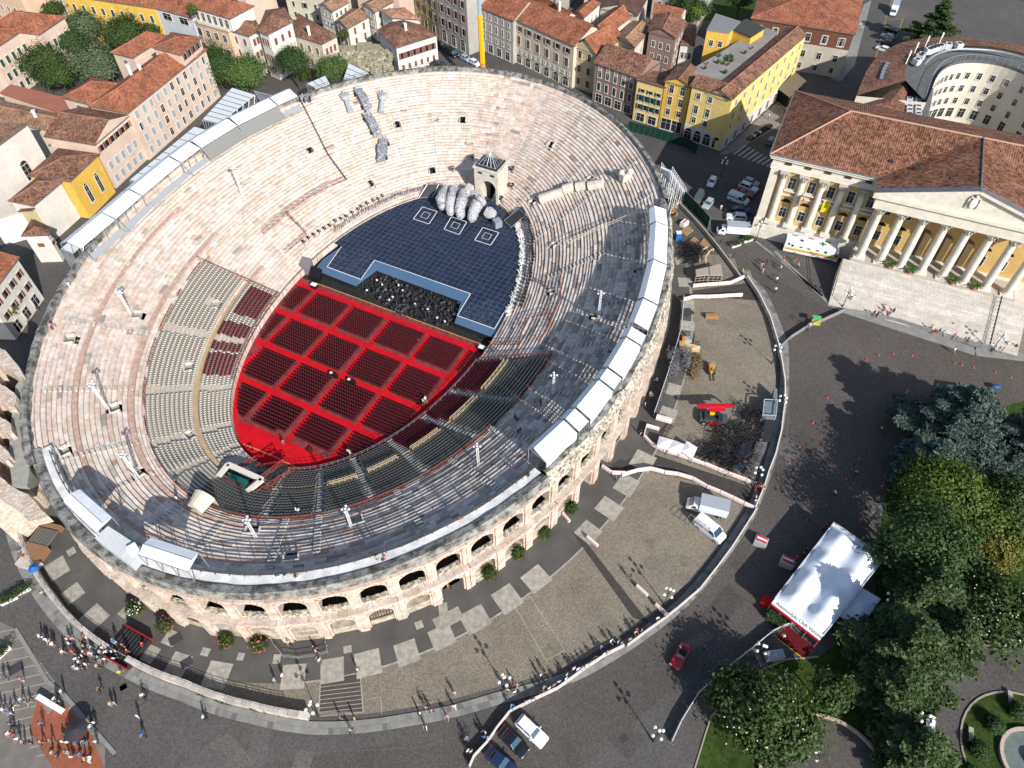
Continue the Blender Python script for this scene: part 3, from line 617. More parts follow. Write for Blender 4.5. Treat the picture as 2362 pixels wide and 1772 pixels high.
# ================================================================ ARENA FLOOR
e1=Vector((cos(D(-27.2)),sin(D(-27.2)),0));e2=Vector((-e1.y,e1.x,0))
UW=lambda u,w,z=0: Vector((e1.x*u+e2.x*w,e1.y*u+e2.y*w,z))
def uw(p): return p.dot(e1),p.dot(e2)
floor_pts=[CAV(D(i*2),0,0) for i in range(180)]
b=MB();b.sheet(floor_pts,.03);structure('floor',b.mesh('arena_floor',mat('stage_black',(.018,.018,.018),.8,noise=.8,col2=(.03,.029,.028))))
WF=82.6   # line where the maroon platform meets the orchestra pit
def clip(poly,f): # keep f>=0
 out=[]
 for i in range(len(poly)):
  a,b_=poly[i-1],poly[i];fa,fb=f(a),f(b_)
  if fa*fb<0: out.append(a.lerp(b_,fa/(fa-fb)))
  if fb>=0: out.append(b_)
 return out
plat=clip(floor_pts,lambda p:WF-uw(p)[1])
b=MB();b.sheet(plat,.30);
po=empty('audience_floor','maroon and bright red carpeted audience floor in front of the dark stage','carpeted floor',Vector((-41,87,0)))
part('platform',b.mesh('platform',carpet2),po)
UM=[-86.4,-77.25,-68.35,-59.1,-50.3];WL=[80.8,72.3,63.7,54.9]
redm=MB()
def uwsheet(u0,w0,u1,w1,z): 
 q=[UW(u0,w0),UW(u1,w0),UW(u1,w1),UW(u0,w1)]
 for f in ():
  pass
 q=clipell(q);
 if len(q)>2: redm.sheet(q,z)
def inside(p,g=0.0):
 (cx,cy),(a,b_),an=FLO;an=math.radians(an);dx,dy=p.x-cx,p.y-cy;x=dx*cos(an)+dy*sin(an);y=-dx*sin(an)+dy*cos(an)
 return 1-(x/(a+g))**2-(y/(b_+g))**2
def clipell(q,g=-.25):
 res=q
 for i in range(90):
  p0,p1=ell(D(i*4),FLO,g),ell(D(i*4+4),FLO,g);n=(p1-p0);n=Vector((-n.y,n.x,0))
  res=clip(res,lambda p,p0=p0,n=n:(p-p0).dot(n))
  if len(res)<3: return []
 return res
bot=[P('4',1470,1065,.3),P('4',1575,1098,.3),P('4',1840,1212,.3),P('4',2105,1335,.3),P('h',1370,470,.3),P('h',1470,520,.3)]
for i,u in enumerate(UM): uwsheet(u-.55,[63.2,50.6,46.8,46.6,59.0][i],u+.55,81.3,.306)
for w in WL: uwsheet(-100 if w<70 else -92,w-.65,-40,w+.65,.310)
arcp=[ell(D(d),FLO,-.3) for d in range(168,232,3)]
z=[Vector((p.x,p.y,0)) for p in bot]
nearpoly=z+[ell(D(d),FLO,-.3) for d in range(204,140,-3)]
nearpoly=z+[ell(D(d),FLO,-.3) for d in range(212,146,-3)]
redm.sheet(nearpoly,.314)
for d in range(206,262,3):
 q=[ell(D(d),FLO,-.3),ell(D(d+3),FLO,-.3),ell(D(d+3),FLO,-1.9),ell(D(d),FLO,-1.9)];q=clip(q,lambda p:WF-2-uw(p)[1])
 if len(q)>2: redm.sheet(q,.318)
lf=[P('4',x,y,.3) for x,y in ((1760,560),(1545,735),(1500,880),(1490,1075))]
strip(redm,lf,1.3,.320)
part('red_runner',redm.mesh('red_runner',carpet),po)
b=MB();tr=[P('h',*p,.3) for p in ((520,320),(800,430),(1120,590))];strip(b,tr,.18,.33);strip(b,[UW(-89,WF,0),UW(-46,WF,0)],.12,.30,.10)
part('trim_strip',b.mesh('trim_strip',mat('brass_trim',(.45,.27,.10),.6)),po)
def chair_mb():
 b=MB();b.box((0,0,.40),(.46,.44,.10),0,0);b.box((0,-.23,.66),(.46,.08,.50),0,1,top=(.86,1))
 for x in (-.2,.2): b.box((x,.17,.17),(.04,.04,.34),0,1)
 for x in (-.2,.2): b.box((x,-.2,.17),(.04,.04,.34),0,1)
 for x in (-.25,.25): b.box((x,-.02,.58),(.035,.36,.04),0,1)
 return b
CH=chair_mb();CHM=CH.mesh('chair',[chair_m,chair_m2])
def joined(name,tmpl,mats,xf):
 """many copies of a small template in one mesh;xf rows x,y,z,rz"""
 V=np.array(tmpl.v,float);n=len(V);xf=np.array(xf,float);c,s_=np.cos(xf[:,3]),np.sin(xf[:,3])
 X=V[None,:,0]*c[:,None]-V[None,:,1]*s_[:,None]+xf[:,0:1];Y=V[None,:,0]*s_[:,None]+V[None,:,1]*c[:,None]+xf[:,1:2];Z=np.broadcast_to(V[None,:,2],X.shape)+xf[:,2:3]
 co=np.stack([X,Y,Z],-1).reshape(-1,3);me=bpy.data.meshes.new(name)
 lens=np.array([len(f) for f in tmpl.f]);idx=np.concatenate([np.array(f) for f in tmpl.f]);K=len(xf)
 me.vertices.add(len(co));me.vertices.foreach_set('co',co.ravel())
 li=(idx[None,:]+np.arange(K)[:,None]*n).ravel();me.loops.add(len(li));me.loops.foreach_set('vertex_index',li.astype(np.int32))
 ls=(np.concatenate([[0],np.cumsum(lens)[:-1]])[None,:]+np.arange(K)[:,None]*len(idx)).ravel()
 me.polygons.add(len(ls));me.polygons.foreach_set('loop_start',ls.astype(np.int32));me.polygons.foreach_set('loop_total',np.tile(lens,K).astype(np.int32))
 for m in mats: me.materials.append(m)
 me.polygons.foreach_set('material_index',np.tile(np.array(tmpl.m),K).astype(np.int32));me.update(calc_edges=True);me.validate();return me
chairs=[]
UB=[-91.5]+UM+[-43.5];WB=[80.8,72.3,63.7,54.9,45.0]
botf=[(uw(p)) for p in bot]
def lowerlimit(u):
 xs=[q[0] for q in botf];ys=[q[1] for q in botf];return float(np.interp(u,xs,ys))
for ui in range(len(UB)-1):
 for wi in range(len(WB)-1):
  u0,u1=UB[ui]+.85,UB[ui+1]-1.25;w1,w0=WB[wi]-1.15,WB[wi+1]+1.1
  if wi==3: w0=42
  nrow=int((w1-w0)/.70)+1
  for r_ in range(nrow):
   w=w1-r_*.71
   u=u0+.2
   while u<u1+.25:
    p=UW(u,w,.30)
    if inside(p,-1.3)>0 and w>lowerlimit(u)+.8 and not (ui==0 and False):
     if (UM[-1]<u and inside(p,-2.2)<0) : u+=.53;continue
     chairs.append((p.x,p.y,.30,atan2(e2.y,e2.x)-pi/2+RU(-.03,.03)))
    u+=.53
chairs=[c for c in chairs if not (math.hypot(c[0]-P('4',1490,1000).x,c[1]-P('4',1490,1000).y)<1.2)]
chairs.sort(key=lambda c:c[0]**2+c[1]**2)
for i,cxy in enumerate(chairs[:300]):
 single('chair',CHM,'maroon chair with dark back in the near blocks of floor seating','chair',cxy[:3],cxy[3],'maroon floor chairs')
o=single('chair_rows',joined('chair_rows',CH,[chair_m,chair_m2],chairs[300:]),'dense rows of maroon chairs on the red carpeted floor','chairs',kind='stuff')
# ================================================================ seats fixed on the stone rows
def seat_mb(): b=MB();b.box((0,.05,.40),(.44,.40,.06),0,0);b.box((0,-.17,.60),(.44,.06,.36),0,1);b.box((0,0,.2),(.08,.3,.34),0,1);return b
SE=seat_mb()
gold=mat('gold_seat',(.34,.30,.23),.6);dk_seat=mat('iron_seat_back',(.10,.092,.085),.6)
groups={'beige':([],beige_seat,mat('beige_back',(.30,.275,.235),.7)),'gold':([],gold,dk_seat),'maroon':([],chair_m,chair_m2)}
deck=MB()
zlast=None
for (a,b_,kind) in rows:
 if kind!='row' or b_>.456: continue
 z=rz_(a,b_)
 d=98.0
 while d<261:
  ph=D(d);p=CAV(ph,a*.45+b_*.55,z);dl=(CAV(ph+.01,b_)-p).length/.01
  dl=(CAV(ph+.01,(a+b_)/2,0)-CAV(ph-.01,(a+b_)/2,0)).length/.02;st=.52/dl
  dd=math.degrees(ph)
  gap=any(abs(dd-x)<1.1 for x in (118,136,152,163,191,203,214,226,238,249)) or hole(ph,a,b_)
  if b_<.19 and 166<dd<188: gap=True
  if not gap:
   r=rad(ph);rz=atan2(r.y,r.x)-pi/2
   g='beige' if dd<171 else 'gold'
   if b_<.19 and (dd>225): g='maroon'
   if b_<.19 and b_>.03 and ((99<dd<109 and a<.14) or (112<dd<122) or (123<dd<131)): g='maroon'
   groups[g][0].append((p.x,p.y,z,rz))
  d+=math.degrees(st)
 n=int((171-98)/1.0)
 for i in range(n):
  p0,p1=D(98+i),D(99+i)
  if hole((p0+p1)/2,a,b_): continue
  q=[CAV(p0,a,z+.06),CAV(p1,a,z+.06),CAV(p1,b_,z+.06),CAV(p0,b_,z+.06)];deck.quad(q[::-1]);deck.quad([CAV(p0,a,z+.06),CAV(p0,a,z-.55),CAV(p1,a,z-.55),CAV(p1,a,z+.06)])
for d0,d1,m_ in ((171,262,None),):
 dk2=MB()
 for (a,b_,kind) in rows:
  if kind!='row' or b_>.456: continue
  z=rz_(a,b_)
  for i in range(d0,d1):
   p0,p1=D(i),D(i+1);
   if hole((p0+p1)/2,a,b_): continue
   dk2.quad([CAV(p0,a,z+.05),CAV(p0,b_,z+.05),CAV(p1,b_,z+.05),CAV(p1,a,z+.05)])
part('beige_decking',deck.mesh('beige_decking',beige_m),arena);part('grey_decking',dk2.mesh('grey_decking',mat('grey_deck',(.26,.24,.215),.85,noise=1,col2=(.19,.175,.16))),arena)
for g,(L,m1,m2) in groups.items():
 L.sort(key=lambda c:c[0]**2+c[1]**2);me=SE.mesh(g+'_seat',[m1,m2])
 for c in L[:100]: part('fixed_seat',me,arena,local=True,loc=Vector(c[:3])-AC,rz=c[3])
 part('seat_rows',joined(g+'_seat_rows',SE,[m1,m2],L[100:]),arena,stuff=True)
def lattice(pts,h=1.0,r=.045,m=redsteel,name='red_guard_rail',par=None,seg=1.6):
 b=MB()
 for p,q in zip(pts,pts[1:]):
  L=(q-p).length;n=max(1,round(L/seg))
  for i in range(n):
   a,c_=p.lerp(q,i/n),p.lerp(q,(i+1)/n);up=Vector((0,0,h))
   b.tube(a,a+up,r,4,cap=False);b.tube(a+up,c_+up,r,4,cap=False);b.tube(a+up*.15,c_+up*.15,r,4,cap=False)
   b.tube(a+up*.15,c_+up,r*.7,3,cap=False);b.tube(a+up,c_+up*.15,r*.7,3,cap=False)
 return part(name,b.mesh(name,m),par or arena)
for d0,d1 in ((99,106),(107.5,110),(112,120),(122,131),(133,142),(144,150),(152,180),(182,192.5),(194,204.5),(207,222),(225,243),(246,262)):
 lattice([CAV(D(d),.458) for d in np.arange(d0,d1+.01,2.0 if d1-d0>3 else 1.0)])
lattice([CAV(D(98),t) for t in np.linspace(0,.5,7)]);lattice([CAV(D(262),t) for t in np.linspace(0,.46,7)])
lattice([CAV(D(d),.0,1.7) for d in range(98,136,3)])
tr=[loc('d',*p) for p in ((560,760),(850,510),(1090,340),(1300,220),(1530,130))];lattice([CAV(a,t)+Vector((0,0,1.2)) for a,t in tr],h=1.3,seg=1.8)
tr=[loc('d',*p) for p in ((840,520),(960,640),(1050,750),(930,860),(800,970))];lattice([CAV(a,t)+Vector((0,0,.8)) for a,t in tr],h=1.2,seg=1.8)
tr=[loc('5',*p) for p in ((1410,100),(1420,300),(1330,520),(1280,580))];lattice([CAV(a,t) for a,t in tr],h=1.0)
tr=[loc('5',*p) for p in ((1340,400),(1200,430),(1150,600),(960,600))];lattice([CAV(a,t) for a,t in tr],h=1.0)
tr=[loc('2',*p) for p in ((1440,1590),(1700,1480),(1900,1400),(2010,1370))]
part('yellow_white_guard_rail',railing('r',[CAV(a,t)+Vector((0,0,.8)) for a,t in tr],1.2,None,.05).mesh('guard',mat('cream_rail',(.6,.55,.35),.5)),arena)
cream=mat('cream_rail2',(.55,.45,.28),.5)
for d0,d1 in ((205,213),(216,225),(228,237),(240,248),(251,261)):
 for t in (.182,.208): part('walkway_rail',railing('r',[CAV(D(d),t) for d in np.arange(d0,d1+.1,1.6)],1.0,None,.05).mesh('walkway_rail',cream),arena)
part('tan_walkway',(lambda b:[b.quad([CAV(D(i),.182,CZ(.196)+.04),CAV(D(i),.211,CZ(.196)+.04),CAV(D(i+2),.211,CZ(.196)+.04),CAV(D(i+2),.182,CZ(.196)+.04)]) for i in range(104,262,2)] and b.mesh('tan_walkway',mat('tan_board',(.46,.34,.19),.85,noise=2,col2=(.36,.27,.16))))(MB()),arena)
part('podium_rail',railing('r',[CAV(D(d),.0,2.0) for d in np.arange(189,262,2)],.9,None,.028).mesh('podium_rail',steel),arena)
# ================================================================ STAGE
ZS=1.5
stage=empty('opera_stage','dark blue gridded opera stage with a light blue edge and white border line','stage',Vector((-20,115,0)))
wl=[P('d',1445,850,ZS),P('d',1280,1085,ZS),P('d',1670,1230,ZS),P('d',1830,1005,ZS),P('g',940,0,ZS),P('g',1640,245,ZS),P('g',1510,460,ZS),P('g',1875,590,ZS),P('g',2000,375,ZS)]
def ph_of(p): 
 return min(range(0,720),key=lambda i:(ell(D(i/2),FLO,0)-Vector((p.x,p.y,0))).length_squared)/2
pa,pb_=ph_of(wl[-1]),ph_of(wl[0]);pa2=pa-360 if pa>pb_ else pa
arcs=[ell(D(pa2+(pb_-pa2)*i/60),FLO,.4) for i in range(61)]
top=wl+[Vector((p.x,p.y,ZS)) for p in arcs]
navy=mat('stage_navy',(.011,.018,.038),.45,spec=.35,noise=.45,col2=(.018,.028,.055),extra=ramp_noise(2.2,[(.3,(.7,.7,.7)),(.62,(1.1,1.1,1.1)),(.75,(2.6,2.4,2.2))]))
b=MB();b.sheet(top,ZS);part('stage_deck',b.mesh('stage_deck',navy),stage)
out=[P('d',1130,1110,ZS),P('d',1610,1300,ZS),P('d',1860,1120,ZS),P('g',740,5,ZS),P('g',1545,315,ZS),P('g',1480,525,ZS),P('g',1915,690,ZS),P('g',2020,385,ZS)]
bl=mat('stage_blue_edge',(.070,.135,.225),.5,spec=.4)
ow=[P('d',1230,985,ZS),P('d',1130,1110,ZS),P('d',1610,1300,ZS),P('d',1860,1110,ZS),P('g',720,15,ZS),P('g',1545,315,ZS),P('g',1480,525,ZS),P('g',1915,690,ZS),P('g',2020,385,ZS)]
iw=[wl[0],wl[1],wl[2],wl[3],wl[4].lerp(wl[3],.62),wl[5],wl[6],wl[7],wl[8]]
b=MB();dk_=MB()
for i in range(len(ow)-1):
 lo=Vector((0,0,-.22));q=[iw[i],ow[i]+lo,ow[i+1]+lo,iw[i+1]]
 n=(q[1]-q[0]).cross(q[2]-q[0]);b.quad(q if n.z>0 else q[::-1]);dk_.quad([ow[i]+lo,ow[i+1]+lo,(ow[i+1].x,ow[i+1].y,0),(ow[i].x,ow[i].y,0)])
part('blue_edge',b.mesh('blue_edge',bl),stage);part('stage_front',dk_.mesh('stage_front',mat('stage_front_black',(.02,.02,.022),.6)),stage)
b=MB();sp=[P('d',*p,0) for p in ((1100,1150),(1600,1310),(1560,1420),(1170,1300))];b.sheet(sp,.9);
wls=MB();strip(wls,wl,.16,ZS+.006);part('white_border_line',wls.mesh('white_border_line',white_paint),stage)
gl=MB();us=[uw(p)[0] for p in top];ws=[uw(p)[1] for p in top]
def inpoly(x,y,poly):
 c_=False
 for i in range(len(poly)):
  a,b2=poly[i-1],poly[i]
  if (a[1]>y)!=(b2[1]>y) and x<(b2[0]-a[0])*(y-a[1])/(b2[1]-a[1])+a[0]: c_=not c_
 return c_
tp=list(zip(us,ws))
def seglines(fixed,lo,hi,isU):
 s0=None;x=lo;st=.25
 while x<=hi:
  ins=inpoly(*( (fixed,x) if isU else (x,fixed)),tp)
  if ins and s0 is None: s0=x
  if (not ins or x+st>hi) and s0 is not None:
   a,c_=(UW(fixed,s0),UW(fixed,x)) if isU else (UW(s0,fixed),UW(x,fixed));strip(gl,[a,c_],.07,ZS+.004 if isU else ZS+.008);s0=None
  x+=st
u=math.ceil(min(us));
while u<max(us): seglines(u,min(ws),max(ws),True);u+=1.25
w=math.ceil(min(ws))
while w<max(ws): seglines(w,min(us),max(us),False);w+=1.25
part('grid_lines',gl.mesh('grid_lines',mat('grid_grey',(.10,.12,.16),.6)),stage)
b=MB()
for i in range(420):
 d=pa2+(pb_-pa2)*RR();g=-abs(random.gauss(0,1.3))-.3;p=ell(D(d),FLO,g);a=RR()*pi;L=RU(.3,1.1)
 strip(b,[p,p+Vector((cos(a)*L,sin(a)*L,0))],.03,ZS+.012)
for k,x0,y0,x1,y1,n in (('g',1530,330,1960,560,260),('d',1300,900,1800,1200,260)):
 for i in range(n):
  p=P(k,RU(x0,x1),RU(y0,y1),ZS);q=uw(p)
  if inpoly(*q,tp): a=RR()*pi;L=RU(.4,1.3);strip(b,[p,p+Vector((cos(a)*L,sin(a)*L,0))],.035,ZS+.012)
part('truss_tracery',b.mesh('truss_tracery',mat('tracery',(.11,.14,.2),.6)),stage,stuff=True)
strip(wls2:=MB(),[P('e',120,770,ZS),P('e',1100,1640,ZS)],.07,ZS+.014);part('cable_line',wls2.mesh('cable_line',MATS['grid_grey']),stage)
for qs in (((375,690),(545,745),(450,890),(268,830)),((710,805),(890,865),(800,1012),(625,950)),((1075,930),(1260,990),(1165,1135),(980,1075))):
 pp=[P('e',*q,ZS) for q in qs];c_=sum(pp,Vector())/4
 for j,(s_,w_) in enumerate(((1,.16),(.42,.09))):
  b=MB();q=[c_+(p-c_)*s_ for p in pp];strip(b,q+[q[0]],w_,ZS+.018+j*.001);part('white_square_outline',b.mesh('white_square_outline',white_paint),stage)
b=MB()
for k,x,y in (('e',410,790),('e',1110,1035),('e',185,1110),('e',900,1365),('e',735,1325)): p=P(k,x,y,ZS);b.sheet([(p.x+.22*cos(i),p.y+.22*sin(i)) for i in range(6)],ZS+.021)
part('red_dot_mark',b.mesh('red_dot_mark',mat('mark_red',(.3,.02,.05),.6)),stage)
b=MB()
for i in range(620):
 f=RR();d=pa2+(52)*f-4;p=ell(D(d),FLO,.2+RU(-.3,.3));a=RR()*2*pi;L=RU(.5,1.2)
 v=Vector((cos(a)*L*.7,sin(a)*L*.7,RU(.1,.7)));b.tube((p.x,p.y,ZS+RU(0,.5)),Vector((p.x,p.y,ZS+.3))+v,.11,4,r2=.02,cap=False)
place('feather_fringe',b,[white_paint],'spiky white feathery fringe lining the right rim of the dark stage','stage decoration')
b=MB()
for i in range(150):
 d=pb_-i*.5-2
 if 5<d: p=ell(D(d),FLO,1.0+RU(-.1,.1));b.tube((p.x,p.y,1.4),(p.x+RU(-.1,.1),p.y,3.4),.035,3,cap=False)
place('rod_fence',b,[white_paint],'long comb of thin white upright rods behind the left rim of the stage','rod fence')
b=MB()
for i in range(190):
 d=pb_-3-i*.42
 if d<20: break
 ph=D(d);p=CAV(ph,.055+RU(-.01,.012));b.tube(p,p+Vector((RU(-.1,.1),RU(-.1,.1),RU(.7,1.3))),.06,4)
place('microphone_stands',b,[darkgrey],'row of small dark stands on the first steps behind the stage rim','stands','stage gear along the rim')
lamp_mb=MB();lamp_mb.tube((0,0,0),(0,0,.7),.06,5,mi=0);lamp_mb.tube((0,-.25,.8),(0,.3,1.0),.27,8,r2=.33,mi=0);lamp_mb.tube((0,.3,1.0),(0,.31,1.0),.27,8,mi=1)
LME=lamp_mb.mesh('stage_lamp',[black_m,steel]);n=0
for i in range(16):
 ph,t=loc('d',1010+i*62+RU(-10,10),828-i*41+i*i*.35+RU(-8,8));p=CAV(ph,t);r=rad(ph)
 single('stage_lamp',LME,'black stage spotlight on the stone steps in the arc left of the stage','spotlight',p,atan2(r.y,r.x)-pi/2,'black spotlights left of the stage')
for i in range(34):
 d=pa2-2+i*1.45;ph=D(d);p=CAV(ph,.085+.004*sin(i));r=rad(ph)
 single('stage_lamp',LME,'black stage spotlight on the stone steps in the arc right of the stage','spotlight',p,atan2(r.y,r.x)-pi/2,'black spotlights right of the stage')
for (k,x,y,l) in (('e',955,155,'lone black round spotlight just left of the pyramid topped gate'),('e',730,290,'lone black spotlight on the steps between dark doorway and the gate'),('e',1413,295,'upper lone black spotlight right of the stone gate'),('e',1413,487,'middle lone black spotlight right of the stone gate'),('e',1285,635,'lowest lone black spotlight right of the stone gate')):
 ph,t=loc(k,x,y);p=CAV(ph,t);r=rad(ph);o=single('stage_lamp',LME,l,'spotlight',p,atan2(r.y,r.x)-pi/2);o.scale=(1.5,1.5,1.5)
pit=[P('g',*p,0) for p in ((520,200),(760,50),(1540,330),(1460,600),(960,470))]
b=MB();mm=MB();wh=MB()
xs=[p.x for p in pit];ys=[p.y for p in pit];n=0
pp=[(p.x,p.y) for p in pit]
while n<230:
 x,y=RU(min(xs),max(xs)),RU(min(ys),max(ys))
 if not inpoly(x,y,pp): continue
 n+=1;a=RR()*6.3;b.box((x,y,.45),(.42,.42,.06),a);b.box((x-.2*cos(a),y-.2*sin(a),.7),(.05,.42,.45),a);b.tube((x,y,0),(x,y,.42),.12,4)
 if n%2==0:
  x2,y2=x+.7*cos(a),y+.7*sin(a);mm.tube((x2,y2,0),(x2,y2,1.1),.025,4);mm.box((x2,y2,1.2),(.05,.5,.35),a,0)
 if n%17==0: wh.box((x+.3,y+.2,1.0),(.35,.25,.3),a)
place('orchestra_chairs',b,[mat('orch_black',(.035,.037,.042),.5)],'scattered dark orchestra chairs crowding the black pit before the stage','chairs',kind='stuff')
place('music_stands',mm,[mat('stand_grey',(.08,.085,.1),.4)],'scattered thin music stands among chairs in the black orchestra pit','music stands',kind='stuff')
place('sheet_music',wh,[white_paint],'scattered small white music sheets and cases in the orchestra pit','papers',kind='stuff')
b=MB();c_=P('g',955,425,.3);b.box((c_.x,c_.y,.35),(1.6,1.4,.3),D(-27));
for dx,dy in ((-.8,-.7),(.8,-.7),(.8,.7),(-.8,.7)): v=e1*dx+e2*dy;b.tube((c_.x+v.x,c_.y+v.y,.4),(c_.x+v.x,c_.y+v.y,1.3),.03,4,mi=1)
for a,c2 in (((-.8,-.7),(.8,-.7)),((.8,-.7),(.8,.7)),((-.8,-.7),(-.8,.7))): v,w_=e1*a[0]+e2*a[1],e1*c2[0]+e2*c2[1];b.tube((c_.x+v.x,c_.y+v.y,1.3),(c_.x+w_.x,c_.y+w_.y,1.3),.03,4,mi=1)
place('conductor_podium',b,[darkgrey,steel],'conductor podium with metal rail at the edge of the orchestra pit','podium')
for (k,x,y,l) in (('g',100,155,'white topped black speaker box at the left corner of the red floor'),('g',1750,770,'white topped black speaker box at the right corner of the red floor')):
 p=P(k,x,y,1.2);o=empty('speaker_box',l,'speaker',Vector((p.x,p.y,.1)),D(-27));b=MB();b.box((0,0,.55),(1.3,.9,1.1));part('cabinet',b.mesh('cabinet',black_m),o,local=True);b=MB();b.box((0,0,1.15),(1.3,.85,.1));part('cover',b.mesh('cover',white_paint),o,local=True)
b=MB()
for i in range(13):
 c_=UW(-86+i*3.05,81.9,.3)
 for j in range(6):
  a0,a1=pi*j/6,pi*(j+1)/6;b.tube(c_+e1*(.35*cos(a0))+e2*(-.3)+Vector((0,0,.2+.8*sin(a0))),c_+e1*(.35*cos(a1))+e2*(-.3)+Vector((0,0,.2+.8*sin(a1))),.035,4,cap=False)
place('hoop_rails',b,[mat('bronze',(.22,.13,.09),.4)],'row of small bronze hoops on the maroon strip beside the orchestra pit','rails')
b=MB();c_=P('d',1040,1110,1);b.prism([P('d',1020,1060,0),P('d',1130,1090,0),P('d',1090,1210,0),P('d',980,1160,0)],.3,2.4);place('grey_canvas_box',b,[mat('grey_canvas',(.22,.20,.20),.8)],'small grey canvas covered box at the left end of the stage','box')
b=MB();b.prism([P('d',1100,1130,0),P('d',1240,1180,0),P('d',1200,1290,0),P('d',1090,1240,0)],.1,1.6);place('black_box',b,[black_m],'black cube at the left front corner of the stage','box')
lat=mat('white_lattice',(.80,.81,.84),.5)
hand=empty('hand_sculpture','giant white lattice hand with speckled fingers reaching over the back of the stage','sculpture',P('e',800,700,ZS))
core=mat('lattice_core',(.13,.125,.13),.9,noise=2,col2=(.30,.22,.23))
def finger(name,pts,rad_,n=12,m=20):
 """tapered finger through points;an open lattice skin round a darker core"""
 P_=[Vector(p) for p in pts];seg=[];
 for i in range(m+1):
  f=i/m*(len(P_)-1);j=min(int(f),len(P_)-2);c_=P_[j].lerp(P_[j+1],f-j);r=np.interp(f,range(len(rad_)),rad_);e=min(1,math.sqrt(max(0,1-(1-min(i,m-i)/ (m*.14))**2)) if min(i,m-i)<m*.14 else 1)
  seg.append((c_,max(.12,r*e)))
 bm=bmesh.new();R_=[]
 for i,(c_,r) in enumerate(seg):
  d=(seg[min(i+1,m)][0]-seg[max(i-1,0)][0]).normalized();u=d.orthogonal().normalized();w_=d.cross(u)
  R_.append([bm.verts.new(c_+u*(r*cos(2*pi*k/n+i*.3+RU(-.12,.12)))+w_*(r*sin(2*pi*k/n+i*.3+RU(-.12,.12)))+d*RU(-.15,.15)) for k in range(n)])
 for i in range(m):
  for k in range(n):
   a,b2,c2,d2=R_[i][k],R_[i][(k+1)%n],R_[i+1][(k+1)%n],R_[i+1][k]
   if RR()<.5: bm.faces.new((a,b2,c2));bm.faces.new((a,c2,d2))
   else: bm.faces.new((a,b2,d2));bm.faces.new((b2,c2,d2))
 bm.faces.new(R_[0][::-1]);bm.faces.new(R_[-1])
 inner=bm.copy()
 bmesh.ops.wireframe(bm,faces=bm.faces[:],thickness=.30,use_replace=True,use_even_offset=False,use_boundary=True)
 me=bpy.data.meshes.new(name);bm.to_mesh(me);bm.free();me.materials.append(lat)
 f_=part(name,me,hand)
 for v in inner.verts:
  k=min(seg,key=lambda s_:(s_[0]-v.co).length_squared)[0];v.co=k+(v.co-k)*.86
 me=bpy.data.meshes.new(name+'_core');inner.to_mesh(me);inner.free();me.materials.append(core);c_=ON('finger_core',me);link(c_);c_.parent=f_;return f_
finger('finger',[P('e',650,440,4.2),P('e',590,590,4.4),P('e',600,660,3.6),P('e',625,725,2.6)],[.8,1.2,1.1,.9])
finger('finger',[P('e',730,450,4.6),P('e',705,600,4.6),P('e',690,700,3.6),P('e',715,785,2.5)],[.8,1.15,1.05,.9])
finger('finger',[P('e',860,480,5),P('e',830,620,4.8),P('e',800,720,3.8),P('e',830,825,2.5)],[.9,1.25,1.15,1.0])
finger('finger',[P('e',1090,590,5.6),P('e',1020,640,5.2),P('e',970,740,4),P('e',935,865,2.6)],[1.5,1.4,1.25,1.05])
finger('finger',[P('e',1110,745,3),P('e',1160,765,2.9),P('e',1225,790,2.6)],[1.3,1.35,.8])
finger('palm',[P('e',640,470,3.6),P('e',780,520,3.8),P('e',900,540,3.8),P('e',1000,560,4.2)],[.9,1.1,1.1,1.1],n=12,m=12)
b=MB();c_=P('e',1240,850,3);b.box((c_.x,c_.y,2.3),(1.7,1.7,1.7),.5)
place('glass_cube',b,[mat('clear_acrylic',(.24,.27,.31),.15,spec=.9)],'translucent blue grey cube at the back right of the stage','cube')
def screen(pts,label,fr=True):
 b=MB();b.quad(pts,0);n=(pts[1]-pts[0]).cross(pts[2]-pts[0]).normalized()*.12;b.quad([p-n for p in pts][::-1],0)
 for i in range(4): b.tube(pts[i],pts[(i+1)%4],.07,4,mi=1)
 for i in (0,1,2,3): b.tube(pts[i],(pts[i].x,pts[i].y,ZS-.3),.05,4,mi=0)
 place('platform_screen',b,[darkgrey,steel],label,'platform')
screen([P('e',330,590,1.8),P('e',490,575,1.8),P('e',565,425,4.2),P('e',430,430,4.2)],'dark tilted platform with pale frame behind the stage, left of the white hand')
screen([P('e',1320,850,2.0),P('e',1400,930,2.0),P('e',1570,785,3.6),P('e',1490,710,3.6)],'dark tilted platform with white scribbles at the right end of the stage')
GZ=9.6
gq=[P('e',970,240,GZ),P('e',1245,320,GZ),P('e',1325,170,GZ),P('e',1080,105,GZ)]
gate=empty('stone_gate','stone arch gate tower topped by a steel pyramid at the back of the stage','gate',Vector((*((gq[0]+gq[1])/2).xy,0)))
f0,f1=gq[0],gq[1];X=(f1-f0);W_=X.length;X.normalize();Y=Vector((-X.y,X.x,0));Y=Y if (gq[3]-gq[0]).dot(Y)>0 else -Y;dep=(gq[3]-gq[0]).length
b=MB();base_=Vector((f0.x,f0.y,0))
def G(x,y,z): return base_+X*x+Y*y+Vector((0,0,z))
aw=W_*.62;cx=W_*.59;spr=5.3;pts=[(cx+aw/2*cos(pi-pi*i/12),spr+aw/2*sin(pi*i/12)) for i in range(13)]
A=[(cx-aw/2,0)]+pts+[(cx+aw/2,0)]
b.quad([G(0,0,0),G(cx-aw/2,0,0),G(cx-aw/2,0,GZ),G(0,0,GZ)]);b.quad([G(cx+aw/2,0,0),G(W_,0,0),G(W_,0,GZ),G(cx+aw/2,0,GZ)])
